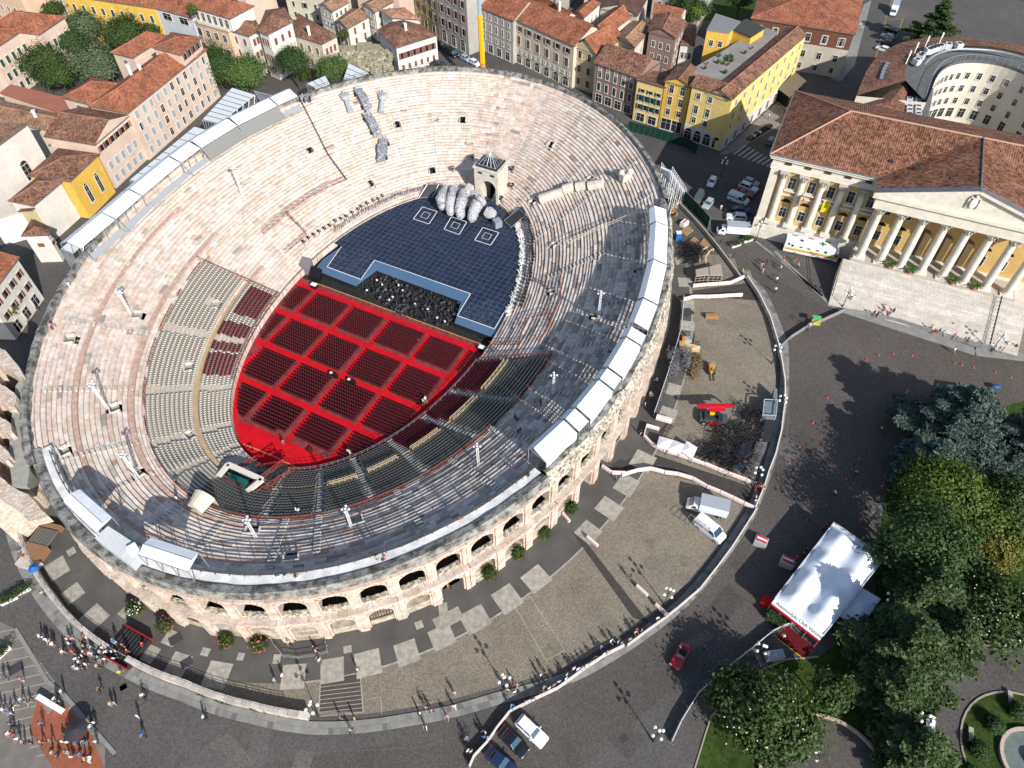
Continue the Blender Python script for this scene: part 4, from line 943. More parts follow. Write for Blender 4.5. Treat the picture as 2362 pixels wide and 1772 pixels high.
for (x0,z0),(x1,z1) in zip(pts,pts[1:]): b.quad([G(x0,0,z0),G(x1,0,z1),G(x1,0,GZ),G(x0,0,GZ)])
for (x0,z0),(x1,z1) in zip(A,A[1:]): b.quad([G(x0,0,z0),G(x0,dep,z0),G(x1,dep,z1),G(x1,0,z1)])
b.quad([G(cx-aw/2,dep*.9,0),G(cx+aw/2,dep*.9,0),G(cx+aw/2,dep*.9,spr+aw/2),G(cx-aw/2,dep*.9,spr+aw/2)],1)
b.quad([G(0,0,0),G(0,0,GZ),G(0,dep,GZ),G(0,dep,0)]);b.quad([G(W_,0,0),G(W_,dep,0),G(W_,dep,GZ),G(W_,0,GZ)]);b.quad([G(0,dep,0),G(0,dep,GZ),G(W_,dep,GZ),G(W_,dep,0)]);b.quad([G(0,0,GZ),G(W_,0,GZ),G(W_,dep,GZ),G(0,dep,GZ)])
gm=mat('gate_stone',(.62,.57,.49),.8,noise=.8,col2=(.50,.45,.38),bump=2,scale=2)
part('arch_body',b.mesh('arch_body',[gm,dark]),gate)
b=MB();b.box(tuple(G(W_/2,dep/2,GZ+.3)),(W_+.5,dep+.5,.35),atan2(X.y,X.x));part('cornice',b.mesh('cornice',gm),gate)
b=MB();b.box(tuple(G(W_/2,dep/2,GZ+.65)),(W_*.86,dep*.9,.4),atan2(X.y,X.x));part('black_deck',b.mesh('black_deck',darkgrey),gate)
b=MB()
for x,y in ((.2,-.05),(.26,-.05),(.32,-.05),(.72,-.05),(.78,-.05),(.84,-.05)): b.box(tuple(G(W_*x,y,GZ-.7)),(.16,.2,.5),atan2(X.y,X.x))
part('slot',b.mesh('slot',dark),gate)
b=MB();ap=G(W_/2,dep/2,GZ+3.6);cs=[G(W_*.14,dep*.12,GZ+.9),G(W_*.86,dep*.12,GZ+.9),G(W_*.86,dep*.88,GZ+.9),G(W_*.14,dep*.88,GZ+.9)]
for i in range(4):
 b.tube(cs[i],ap,.07,4);b.tube(cs[i],cs[(i+1)%4],.07,4)
 for f in (.25,.5,.75): m_=cs[i].lerp(cs[(i+1)%4],f);b.tube(m_,ap,.04,4);
 for h in (.35,.65): b.tube(cs[i].lerp(ap,h),cs[(i+1)%4].lerp(ap,h),.04,4)
part('steel_pyramid',b.mesh('steel_pyramid',steel),gate)
b=MB();b.prism([G(-1.6,0,0),G(0,-.4,0),G(0,-5,0),G(-1.2,-5,0)],0,5.2);part('flank_wall',b.mesh('flank_wall',gm),gate)
a_=[('2',1290,1290,'2',1430,1240),('2',1440,1230,'2',1505,1205),('2',1520,1215,'2',1585,1200),('2',1600,1205,'2',1690,1190)]
for i,q in enumerate(a_):
 (p0,t0),(p1,t1)=loc(*q[:3]),loc(*q[3:]);b=MB();A_0,A_1=CAV(p0,t0)+Vector((0,0,.7)),CAV(p1,t1)+Vector((0,0,.7));b.tube(A_0,A_1,1.15,12,r2=1.1)
 place('fallen_column_drum',b,[gm],['longest pale fallen column drum, next to the small stair on the right steps','second pale fallen column drum in the line on the right steps','third pale fallen column drum in the line on the right steps','last and highest pale fallen column drum on the right steps'][i],'column drum')
ph,t=loc('2',1830,1150);p=CAV(ph,t);b=MB();b.box((p.x,p.y,p.z+.8),(2.2,1.4,1.6),.5);b.ball((p.x+.8,p.y,p.z+2.0),.8,8,6);b.ball((p.x-.9,p.y+.3,p.z+1.6),.7,8,6);b.tube((p.x,p.y,p.z+1),(p.x+.5,p.y-.8,p.z+2.9),.3,6)
place('broken_statue_block',b,[gm],'broken pale statue block casting a shadow high on the right steps','statue')
gp_m=mat('grey_prop',(.30,.31,.33),.6,noise=3,col2=(.10,.105,.12));gp_l=mat('light_prop',(.42,.44,.47),.6,noise=3,col2=(.30,.31,.33))
def car_prop(k,x0,y0,x1,y1,label):
 (p0,t0),(p1,t1)=loc(k,x0,y0),loc(k,x1,y1);a,c_=CAV(p0,t0)+Vector((0,0,.5)),CAV(p1,t1)+Vector((0,0,.5));d=(c_-a);L=d.length;d.normalize();s_=Vector((0,0,1)).cross(d).normalized();up=d.cross(s_)
 o=empty('scrap_prop',label,'stage prop',(a+c_)/2-Vector((0,0,.9)));b=MB();w=1.0
 prof=[(0,.4),(.05,.9),(.3,1.0),(.36,1.5),(.62,1.5),(.7,.95),(.95,.85),(1,.4)]
 for i in range(len(prof)-1):
  (f0,h0),(f1,h1)=prof[i],prof[i+1]
  for s2 in (-1,1): b.quad([a+d*(L*f0)+s_*(s2*w),a+d*(L*f1)+s_*(s2*w),a+d*(L*f1)+s_*(s2*w)+up*h1,a+d*(L*f0)+s_*(s2*w)+up*h0])
  b.quad([a+d*(L*f0)-s_*w+up*h0,a+d*(L*f0)+s_*w+up*h0,a+d*(L*f1)+s_*w+up*h1,a+d*(L*f1)-s_*w+up*h1])
 part('body',b.mesh('body',gp_m),o)
 for i in range(26):
  b=MB() if i==0 else b;f=RR();b.box(tuple(a+d*(L*f)+s_*RU(-.8,.8)+up*1.3),(RU(.2,.7),RU(.1,.4),RU(.1,.5)),RR()*3)
 part('wreckage',b.mesh('wreckage',gp_l),o)
 for f in (.18,.8):
  for s2 in (-1,1): b=MB();c2=a+d*(L*f)+s_*(s2*w);b.tube(c2,c2+s_*(s2*.25),.45,10);part('wheel',b.mesh('wheel',black_m),o)
car_prop('2',120,590,190,720,'large grey wrecked car prop lying highest on the upper steps');car_prop('2',180,745,255,880,'slim grey wrecked car prop below the highest one on the steps');car_prop('2',300,905,275,1050,'lowest grey wrecked car prop standing on the mid steps')
def hand_prop(k,x0,y0,x1,y1,label):
 (p0,t0),(p1,t1)=loc(k,x0,y0),loc(k,x1,y1);a,c_=CAV(p0,t0)+Vector((0,0,.9)),CAV(p1,t1)+Vector((0,0,.7));d=(c_-a);L=d.length;d.normalize();s_=Vector((0,0,1)).cross(d).normalized()
 o=empty('forearm_prop',label,'stage prop',c_-Vector((0,0,.7)));b=MB();b.tube(a.lerp(c_,.45),c_,.55,8,r2=.75);b.ball(a.lerp(c_,.32),1.0,8,6,sc=(1,1,.6));part('forearm',b.mesh('forearm',gp_l),o)
 for j in range(5): q=a.lerp(c_,.28)+s_*((j-2)*.38);b=MB();b.tube(q,a+s_*((j-2)*.55)+d*(abs(j-2)*.35),.24,6,r2=.16);part('finger',b.mesh('finger',gp_l),o)
hand_prop('2',35,600,85,730,'grey open hand and forearm prop at the far left of the upper steps');hand_prop('2',290,600,280,735,'grey open hand and forearm prop right of the highest car prop')
# ================================================================ CANOPIES ON THE CREST
ends=[('5',1340,1340),('5',1525,1140),('5',1590,1060),('5',1762,862),('5',1815,780),('5',1935,575),('5',1982,495),('5',2030,330),('5',2097,70),('2',2112,1420),('2',2112,1300)]
canL=['southernmost and longest white gabled canopy over the shaded upper seats','short white canopy next to the southernmost long one on the right crest','long white canopy third from the open lower end of the right crest','short white canopy fourth from the lower end of the right crest','long white canopy fifth from the lower end of the right crest','short white canopy beside the small dark gap on the right crest','white canopy just above the small dark gap on the right crest','longest white canopy in the upper half of the right crest','white canopy last but one towards the top of the right crest','short white canopy at the top end of the right crest row']
phs=[loc(k,x,y,3.0)[0] for k,x,y in ends]
flap=mat('canopy_flap',(.72,.73,.75),.6)
for i in range(len(phs)-1):
 a,b_=phs[i],phs[i+1]
 if b_<a: b_+=2*pi
 c0=CAV((a+b_)/2,.9,14.5);o=empty('canopy',canL[i],'canopy',c0,0,'white canopies along the right crest')
 ext=.004;a+=ext;b_-=ext
 if i==5: b_-=.012
 n=max(1,int((b_-a)/.09));zz=[(.955,17.2),(.875,18.4),(.842,17.7)]
 wb=MB();fb=MB();fr=MB()
 P0=[CAV(a,t,z) for t,z in zz];P1=[CAV(b_,t,z) for t,z in zz];m=4
 for j in range(m):
  q0=[p.lerp(q,j/m) for p,q in zip(P0,P1)];q1=[p.lerp(q,(j+1)/m) for p,q in zip(P0,P1)];sg=Vector((0,0,-.03))
  wb.quad([q0[0],q0[1],q1[1],q1[0]]);fb.quad([q0[1],q0[2],q1[2],q1[1]])
 th=Vector((0,0,-.12))
 wb.quad([P0[0]+th,P1[0]+th,P1[0],P0[0]]);wb.quad([P0[0],P0[0]+th,P0[1]+th,P0[1]]);wb.quad([P1[1],P1[1]+th,P1[0]+th,P1[0]])
 part('white_roof',wb.mesh('white_roof',white_m),o);part('inner_flap',fb.mesh('inner_flap',flap),o)
 for p in (P0,P1):
  for q,r_ in ((p[0],p[1]),(p[1],p[2]),(p[0],p[2])): fr.tube(q+th*1.5,r_+th*1.5,.07,4)
  for q in (p[0],p[2]): fr.tube(q+th,(q.x,q.y,13.2 if q is p[2] else 13.6),.08,4)
 for j in range(1,m+1): q0=[p.lerp(q,j/(m+1)) for p,q in zip(P0,P1)];fr.tube(q0[0]+th,(q0[0].x,q0[0].y,13.6),.06,4);fr.tube(q0[2]+th,(q0[2].x,q0[2].y,13.0),.06,4)
 part('steel_frame',fr.mesh('steel_frame',steel),o)
 if i in (0,2,4,7):   # back screens make the shade deep
  bs=MB();bs.quad([P0[0]+th,(P0[0].x,P0[0].y,14.6),(P1[0].x,P1[0].y,14.6),P1[0]+th]);part('back_sheet',bs.mesh('back_sheet',white_m),o)
def tent(name,pts,z,h,label,eave=2.6,m=None,ridge_long=True,group=None,dz=0,open_end=True,base=None):
 """gabled tent over four roof corners"""
 q=[P(k,x,y,z) for k,x,y in pts];c_=sum(q,Vector())/4;o=empty(name,label,'tent',Vector((c_.x,c_.y,z-eave)),0,group)
 if ((q[1]-q[0]).length<(q[2]-q[1]).length): q=q[1:]+q[:1]
 r0,r1=(q[1]+q[2])/2+Vector((0,0,h)),(q[3]+q[0])/2+Vector((0,0,h));b=MB()
 for f in ([q[0],q[1],r0,r1],[r1,r0,q[2],q[3]],[q[1],q[2],r0],[q[3],q[0],r1]):
  n=(f[1]-f[0]).cross(f[2]-f[0]);b.quad(f if n.z>0 else f[::-1])
 part('roof_sheet',b.mesh('roof_sheet',m or white_m),o);f=MB()
 for i in range(4): f.tube(q[i],(q[i].x,q[i].y,z-eave),.07,5);f.tube(q[i],q[(i+1)%4],.06,4)
 f.tube(r0,r1,.05,4)
 for g_ in (.33,.66): f.tube(q[0].lerp(q[1],g_),(q[0].lerp(q[1],g_).x,q[0].lerp(q[1],g_).y,z-eave),.06,4);f.tube(q[3].lerp(q[2],g_),(q[3].lerp(q[2],g_).x,q[3].lerp(q[2],g_).y,z-eave),.06,4)
 part('frame',f.mesh('frame',steel),o);return o,q
tent('crest_tent',(('b',735,1400),('b',925,1250),('7',715,60),('7',610,158)),18,.5,'upper white gabled tent of the three on the lower left crest',4)
tent('crest_tent',(('7',885,300),('7',962,188),('7',1268,285),('7',1198,408)),18,.6,'white tent with open steel framed end, lowest of three on the left crest',4)
q=[P(k,x,y,17.2) for k,x,y in (('7',605,192),('7',690,115),('7',897,250),('7',833,365))];c_=sum(q,Vector())/4
o=empty('crest_cabin','pale grey corrugated cabin roof between the two white crest tents','cabin',Vector((c_.x,c_.y,14.5)));b=MB();b.prism(q,14.4,17.2);part('cabin_body',b.mesh('cabin_body',mat('cabin_grey',(.55,.57,.58),.6)),o)
b=MB()
for i in range(18): f=i/18*.78+.01;a0,a1=q[0].lerp(q[3],f),q[1].lerp(q[2],f);b.tube(a0+Vector((0,0,.05)),a1+Vector((0,0,.05)),.05,4)
part('roof_rib',b.mesh('roof_rib',MATS['cabin_grey']),o)
b=MB();c1=q[0].lerp(q[3],.88).lerp(q[1].lerp(q[2],.88),.7);b.box((c1.x,c1.y,17.5),(1.2,1.2,.5),.7);part('roof_unit',b.mesh('roof_unit',white_paint),o)
q=[P('4',1210,1590,11.5),P('4',1275,1530,11.5),P('4',1375,1580,11.5),P('4',1330,1659,11.5)];
q=[P('h',0,880,11.2),P('h',30,770,11.2),P('h',240,850,11.2),P('h',140,985,11.2)]
q=[P('4',1200,1625,9.8),P('4',1245,1530,9.8),P('4',1372,1583,9.8),P('4',1290,1672,9.8)]
o=empty('barrel_roof','cream rounded barrel roof standing on the steps below the two entrances','shelter',sum(q,Vector())/4-Vector((0,0,3)));b=MB()
for i in range(8):
 a0,a1=pi*i/8,pi*(i+1)/8;f0,f1=.5-.5*cos(a0),.5-.5*cos(a1);h0,h1=1.3*sin(a0),1.3*sin(a1)
 A0,A1=q[0].lerp(q[3],f0)+Vector((0,0,h0)),q[1].lerp(q[2],f0)+Vector((0,0,h0));B0,B1=q[0].lerp(q[3],f1)+Vector((0,0,h1)),q[1].lerp(q[2],f1)+Vector((0,0,h1))
 b.quad([A0,A1,B1,B0]);b.quad([(A0.x,A0.y,q[0].z-2.4),A0,B0,(B0.x,B0.y,q[0].z-2.4)]);b.quad([A1,(A1.x,A1.y,q[0].z-2.4),(B1.x,B1.y,q[0].z-2.4),B1])
part('barrel_shell',b.mesh('barrel_shell',mat('cream_shell',(.66,.60,.48),.6)),o)
q=[P('h',365,515,5.6),P('h',700,665,5.6),P('h',550,785,5.6),P('h',265,640,5.6)];c_=sum(q,Vector())/4
o=empty('entrance_well','dark entrance well with pale frame and emerald canopy left of the red floor','entrance',Vector((c_.x,c_.y,1)))
b=MB();strip(b,[q[3],q[0],q[1],q[2]],.8,5.3,.45);part('pale_frame',b.mesh('pale_frame',mat('frame_stone',(.62,.58,.50),.8)),o)
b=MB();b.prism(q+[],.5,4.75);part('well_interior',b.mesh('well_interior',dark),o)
em=mat('emerald_carpet',(.01,.13,.105),.8,noise=3,col2=(.005,.08,.07));b=MB();b.prism([P('h',360,590,5.2),P('h',560,670,5.2),P('h',600,760,5.2),P('h',560,820,5.2),P('h',510,740,5.2),P('h',370,640,5.2)],4.9,5.2);part('emerald_canopy',b.mesh('emerald_canopy',em),o)
b=MB()
for y in (0,1): b.tube(P('h',290+30*y,640-20*y,5.4),P('h',500+20*y,740-20*y,5.4),.05,4)
part('handrail',b.mesh('handrail',redsteel),o)
for (pts,z) in (((('h',1000,590),('h',800,720),('h',600,855)),4.6),((('h',900,520),('h',720,650),('h',580,770)),4.6),((('h',650,470),('h',480,560)),3.2),((('h',905,520),('h',650,560)),2.4)):
 lattice([P(*p,z) for p in pts],h=1.1,r=.07,name='red_lattice_rail',par=o)
b=MB();strip(b,[P('h',640,640,3.8),P('h',950,550,3.8),],1.5,3.7,.15);part('gangway',b.mesh('gangway',darkgrey),o)
cl=[('1',430,1600),('1',660,1455),('1',690,1490),('1',850,1270),('1',910,1215),('1',1080,1090),('1',1150,1030),('1',1260,930),('1',1500,770),('1',1760,660),('1',1890,600)]
pts_=[('1',505,1590),('1',730,1400),('1',900,1250),('1',1150,1040),('1',1275,945),('1',1510,800),('1',1765,672),('1',1895,612)]
L8=['white strip roof at the lower left end of the steel stand on the crest','white strip roof second from the lower end of the steel stand','white strip roof third from the lower end of the steel stand','white strip roof fourth from the lower end of the steel stand','white strip roof over the grey screen end, fifth along the stand','white strip roof sixth along the steel stand','white strip roof at the upper right end of the steel stand']
LI=[]
for i,(p0,p1) in enumerate(zip(pts_,pts_[1:])):
 A,B=P(*p0,17.5),P(*p1,17.5);d=(B-A).normalized();nrm=Vector((-d.y,d.x,0));nrm=nrm if nrm.dot(Vector((-1,1,0)))>0 else -nrm
 A2,B2=A+nrm*2.6+Vector((0,0,.8)),B+nrm*2.6+Vector((0,0,.8));A3,B3=A2+nrm*2.2-Vector((0,0,1.0)),B2+nrm*2.2-Vector((0,0,1.0));A+=d*.25;A2+=d*.25;A3+=d*.25
 LI.append((A,B));o=empty('strip_roof',L8[i],'canopy',(A+B)/2-Vector((0,0,4)),0,'white strip roofs of the steel stand');b=MB();b.quad([A,B,B2,A2]);b.quad([A,A-Vector((0,0,.15)),B-Vector((0,0,.15)),B][::-1]);part('white_roof',b.mesh('white_roof',white_m),o);b=MB();b.quad([A2,B2,B3,A3]);part('rear_slope',b.mesh('rear_slope',flap),o)
 f=MB()
 for t_ in (0,.33,.66,1):
  p=A.lerp(B,t_);p2=A2.lerp(B2,t_);p3=A3.lerp(B3,t_);f.tube(p,(p.x,p.y,12.5),.06,4);f.tube(p3,(p3.x,p3.y,0),.08,4);f.tube(p,p2,.06,4);f.tube(p2,p3,.06,4)
 f.tube(A,A-nrm*2.2-Vector((0,0,2.6)),.07,4);f.tube(A-nrm*2.2-Vector((0,0,2.6)),B-nrm*2.2-Vector((0,0,2.6)),.05,4)
 part('steel_frame',f.mesh('steel_frame',steel),o)
 b=MB();
 if i==5 or i==4: b.quad([A-Vector((0,0,.3)),B-Vector((0,0,.3)),B-nrm*2.2-Vector((0,0,2.3)),A-nrm*2.2-Vector((0,0,2.3))]);part('grey_screen',b.mesh('grey_screen',mat('grey_screen',(.20,.20,.19),.8)),o)
 else: b.quad([A-nrm*.2-Vector((0,0,2.2)),B-nrm*.2-Vector((0,0,2.2)),B-nrm*1.6-Vector((0,0,2.5)),A-nrm*1.6-Vector((0,0,2.5))]);part('catwalk',b.mesh('catwalk',mat('catwalk_grey',(.36,.38,.40),.7)),o)
def panel_roof(pts,z,label,slope=0,ribs=8):
 q=[P(k,x,y,z) for k,x,y in pts];c_=sum(q,Vector())/len(q);o=empty('scaffold_roof',label,'scaffold roof',Vector((c_.x,c_.y,0)))
 b=MB();b.prism(q,z-.15,z);part('roof_panel',b.mesh('roof_panel',mat('pale_panel',(.60,.63,.64),.6)),o)
 b=MB()
 for i in range(ribs+1): a,c2=q[0].lerp(q[3],i/ribs),q[1].lerp(q[2],i/ribs);b.tube(a+Vector((0,0,.08)),c2+Vector((0,0,.08)),.06,4)
 part('roof_ribs',b.mesh('roof_ribs',MATS['dark_grey']),o);b=MB()
 for p in q:
  b.tube(p,(p.x,p.y,0),.1,4)
 for i in range(4):
  a,c2=q[i],q[(i+1)%4]
  for j in range(6): u,v=a.lerp(c2,j/6),a.lerp(c2,(j+1)/6);b.tube(u,(u.x,u.y,0),.07,4);b.tube(u,(v.x,v.y,z-4),.04,3);b.tube((u.x,u.y,z-4),(v.x,v.y,z-4),.05,3)
 part('scaffold_frame',b.mesh('scaffold_frame',steel),o)
panel_roof((('1',1480,560),('1',1625,605),('1',1395,790),('1',1290,765)),11,'pale ribbed scaffold roof beside the rounded pine behind the crest')
panel_roof((('1',1240,808),('1',1320,830),('1',900,1170),('1',825,1150)),10,'pale ribbed scaffold roof between pink building and arena, middle one')
panel_roof((('1',790,1240),('1',870,1240),('1',460,1620),('1',385,1590)),9,'pale ribbed scaffold roof at the lowest left end of the stand',ribs=6)
panel_roof((('m',1590,840),('m',1640,930),('m',1480,985),('m',1380,930)),8,'small pale panel roof left of the rightmost round tree behind the crest',ribs=3)
panel_roof((('m',1850,700),('m',2070,810),('m',1860,880),('m',1790,880)),8,'small pale panel roof between round tree and rocky ruins behind the crest',ribs=3)
b=MB()
for k,x,y in (('1',930,1100),('1',1530,700),('1',470,1560)): pass
b=MB()
for i in range(12): a,c_=P('m',800+i*18,1010+i*5,7),P('m',870+i*14,1120+i*1,4);b.tube(a,c_,.05,4)
b.tube(P('m',800,1010,7),P('m',1010,1065,7),.06,4);b.tube(P('m',870,1120,4),P('m',1030,1130,4),.06,4)
place('steel_stair_rack',b,[mat('bluesteel',(.42,.48,.58),.5)],'pale blue steel frame rack right of the rounded pine behind the crest','steel frame')
cb=[loc('1',*p) for p in ((1905,620),(2000,800),(2100,1000),(2212,1165))];b=MB();
pp=[CAV(a,t)+Vector((0,0,.9)) for a,t in cb]
for a,c_ in zip(pp,pp[1:]): b.tube(a,c_,.13,4)
place('truss_cable',b,[darkgrey],'long dark cable truss running down the upper left steps','cable')
b=MB();ph,t=loc('1',1945,610,1.5);c_=CAV(ph,t)
for i in range(6):
 for j in range(3): b.box((c_.x+i*.6-1.5,c_.y+j*.7-.5,c_.z+.6+.5*(i%2)),(.45,.5,.7),.4*i,i%2)
for i in range(5): b.tube((c_.x-1.6+i*.8,c_.y-1,c_.z),(c_.x-1.6+i*.8,c_.y-1,c_.z+2.2),.05,4,mi=1)
place('equipment_rack',b,[darkgrey,steel],'cluster of dark followspots and racks at the upper end of the strip roofs','equipment')
def mast(k,bx,by,tx,ty,label,h=None,cage=None,head=1):
 ph,t=loc(k,bx,by);B=CAV(ph,t);best=None
 ox,oy,s=CR[k]
 for i in range(10,140):
  T=Vector((B.x,B.y,B.z+i*.1));v=(np.array(T)-np.array([0,0,CAMH]))@RM;X=(IMW/2-FL*v[0]/v[2]-ox)/s;Y=(IMH/2+FL*v[1]/v[2]-oy)/s;d=abs(Y-ty)
  if best is None or d<best[0]: best=(d,i*.1)
 hh=min(best[1],9.0);o=empty('light_mast',label,'light mast',B);b=MB();r=.2
 for a in range(3): an=a*2.1;b.tube((r*cos(an),r*sin(an),0),(r*cos(an),r*sin(an),hh),.045,4)
 n=int(hh/.7)
 for i in range(n):
  for a in range(3): a0,a1=a*2.1,(a+1)*2.1;b.tube((r*cos(a0),r*sin(a0),i*.7),(r*cos(a1),r*sin(a1),(i+1)*.7),.035,3)
 part('lattice_mast',b.mesh('lattice_mast',white_paint),o,local=True)
 b=MB();
 for i,(x,y) in enumerate(((-.45,0),(.45,0),(0,.45),(0,-.45),(0,0))): b.tube((x,y,hh+.05*i),(x*1.1,y*1.1+.15,hh+.25+.05*i),.18,7)
 for sx in (-1,1): b.tube((-.7,0,hh-.1),(.7,0,hh-.1),.05,4)
 part('lamp_head',b.mesh('lamp_head',mat('lamp_grey',(.55,.56,.58),.5)),o,local=True);return o
def cage_rail(k,x,y,w,d,label,col=None,red=False,h=1.1):
 ph,t=loc(k,x,y);c_=CAV(ph,t);r=rad(ph);s_=Vector((-r.y,r.x,0));o=empty('steel_cage',label,'guard rail',c_)
 b=MB();q=[s_*(w/2)+r*(d/2),s_*(-w/2)+r*(d/2),s_*(-w/2)-r*(d/2),s_*(w/2)-r*(d/2)];dz=lambda p:-p.dot(r)*.45
 for i in range(4):
  a,c2=q[i],q[(i+1)%4]
  if i==0: continue
  for hz in (h,h*.6,h*.25): b.tube(a+Vector((0,0,hz+dz(a))),c2+Vector((0,0,hz+dz(c2))),.05,4)
  for j in range(4): p=a.lerp(c2,j/3);b.tube(p+Vector((0,0,dz(p)-.2)),p+Vector((0,0,h+dz(p))),.045,4)
 part('rail_frame',b.mesh('rail_frame',col or steel),o)
 if red: b=MB();b.box(tuple(r*(-d/2+.3)+Vector((0,0,1.2))),(.9,w*.75,.7),atan2(r.y,r.x));part('red_cover',b.mesh('red_cover',mat('red_cover',(.55,.02,.04),.6)),o)
masts=[('1',1550,1255,1485,1080,'slim white light mast on the upper left steps below the strip roofs'),('4',830,400,755,270,'light mast with twin grey heads on the left steps, between two brown walkways'),('4',690,1000,630,850,'light mast on the left steps above the leftmost pair of fallen rails'),('4',880,1440,760,1300,'light mast leaning over the lower left steps near the entrance well'),('4',1150,1590,1090,1480,'thin mast on the steps in the left middle tier') ,('h',640,1235,545,1070,'white light mast on the lower steps straight below the entrance well'),('h',1580,1140,1515,965,'white light mast on the lower steps right of the grey stair'),('5',890,1365,880,1250,'white light mast on the lower steps right under the red floor'),('5',1370,915,1372,795,'white light mast in the shaded right steps'),('5',1655,430,1668,275,'white light mast near the short white canopy on the right steps'),('4',750,90,690,20,'small mast with red cover near the top of the left steps')]
for m_ in masts:
 if m_[0]=='4' and m_[1] in (1150,750): continue
 mast(*m_)
for c_ in (('h',640,1180,3.2,2.4,'low steel cage round the mast below the entrance well'),('h',1620,1080,3.6,2.4,'low steel cage round the mast right of the grey stair'),('h',1000,1460,3.6,2.2,'low steel cage on the lower steps at the foot of the long stair'),('h',1215,810,3.4,1.2,'bright steel rail frame over the stair in the grey seat tier'),('h',2120,530,3.0,1.2,'bright steel rail frame near the middle of the grey seat tier'),('5',1110,760,2.8,2.6,'bright steel cage at the head of the maroon seat tier'),('5',880,820,2.4,1.8,'bright steel cage beside the walkway below the first maroon block'),('5',910,1035,3.0,2.2,'bright steel cage between second and third maroon blocks'),('5',905,1310,3.0,2.4,'steel cage round the mast under the red floor'),('5',1640,410,2.8,2.4,'steel cage of the mast near the short canopy'),('4',440,570,4.0,2.4,'fallen dark rails and cage on the left upper steps'),('4',890,400,4.2,2.2,'cage and rails at the foot of the twin headed left mast'),('4',730,1000,4.0,2.2,'cage and rails at the foot of the second left mast'),('4',410,1270,4.4,2.4,'cage with red banner and yellow piece on the far left steps',None,True),('4',880,1430,3.8,2.2,'cage and rails at the foot of the lowest left mast'),('4',1200,730,3.4,2.0,'white rail cage in the left beige seating, middle one'),('4',1210,1180,3.4,2.0,'white rail cage with red sign in the lower left beige seating',None,True),('4',1370,330,3.4,1.6,'white rail cage with red flag in the upper beige seating',None,True),('4',1545,640,3.0,1.6,'white rail cage at the inner edge of the beige seating',None,False),('1',1590,900,2.4,2.0,'red covered steel crate highest on the left steps',None,True),('1',1130,1220,2.6,1.8,'red covered steel crate lower on the left steps',None,True),('4',720,50,2.6,1.4,'small rail with a red banner near the left strip roofs',None,True),('1',1975,950,1.8,1.6,'red covered crate over the dark doorway of the upper left steps',None,True)):
 cage_rail(*c_)
def scaff_stair(pts,z0,z1,label,w=2.2,m=steel):
 a,c_=[P(k,x,y,z) for (k,x,y),z in zip(pts,(z0,z1))];d=(c_-a);n=Vector((-d.y,d.x,0)).normalized()*w/2;b=MB();N=18;lo=min(z0,z1)-.5
 for i in range(N+1):
  p=a.lerp(c_,i/N);b.box(tuple(p),(.45,w,.06),atan2(d.y,d.x))
  for s2 in (1,-1):
   q=p+n*s2
   if i%2==0: b.tube(q,q+Vector((0,0,1.2)),.04,4);b.tube(q,(q.x,q.y,0),.05,4)
 for s2 in (1,-1):
  for h in (.0,.6,1.2): b.tube(a+n*s2+Vector((0,0,h)),c_+n*s2+Vector((0,0,h)),.05,4)
  for i in range(0,N,4): p,q=a.lerp(c_,i/N)+n*s2,a.lerp(c_,(i+4)/N)+n*s2;b.tube(p,(q.x,q.y,0),.04,3);b.tube((p.x,p.y,0),q,.04,3)
 return place('scaffold_stair',b,[m],label,'stair')
scaff_stair((('r',480,330),('r',300,60)),2,13.5,'white steel scaffold stair climbing the wall beside the parked cars',2.6,mat('whitesteel',(.68,.70,.72),.5))
# ================================================================ BUILDINGS
CR['z']=(1740,180,.490150);CR['Z']=(1940,560,.332545)
CAMP=Vector((0,0,CAMH))
def tilemat(name,col,w=.28,h=.45,var=.45): return mat(name,col,.9,extra=tiles(w,h,var))
T_OR=tilemat('roof_tiles_orange',(.31,.115,.062));T_BR=tilemat('roof_tiles_brown',(.235,.115,.074),var=.6);T_TAN=tilemat('roof_tiles_tan',(.31,.175,.105),var=.5);T_DK=tilemat('roof_tiles_dark',(.11,.062,.048),var=.3);T_PAL=tilemat('roof_tiles_palazzo',(.215,.095,.056),.42,.5,var=.6)
def wallmat(name,col,n=.25): return mat(name,col,.88,noise=n,col2=[c*.88 for c in col],extra=ramp_noise(1.3,[(.3,(.93,.93,.93)),(.7,(1.04,1.04,1.04))]))
W_PINK=wallmat('stucco_pale_pink',(.62,.48,.385));W_PEACH=wallmat('stucco_peach',(.62,.43,.30));W_YEL=wallmat('stucco_yellow',(.68,.43,.08));W_LY=wallmat('stucco_lemon',(.72,.55,.20));W_WH=wallmat('stucco_white',(.66,.63,.58));W_CR=wallmat('stucco_cream',(.58,.52,.42));W_GR=wallmat('stucco_grey',(.36,.345,.32));W_GR2=wallmat('stucco_warm_grey',(.40,.37,.33));W_BP=wallmat('stucco_worn_mauve',(.27,.185,.16));W_GW=wallmat('stucco_cool_white',(.52,.54,.56));W_PY=wallmat('stucco_straw',(.56,.47,.27))
trim=mat('window_trim',(.62,.59,.54),.7);pane_m=mat('window_pane',(.018,.022,.028),.12,spec=.8);sh_g=mat('shutter_green',(.03,.075,.06),.6);sh_b=mat('shutter_bluegrey',(.30,.35,.39),.6);sh_r=mat('shutter_brown',(.20,.075,.045),.6);sh_o=mat('shutter_orange',(.40,.13,.05),.6);gut=mat('gutter_metal',(.12,.12,.13),.5)
WINC={}
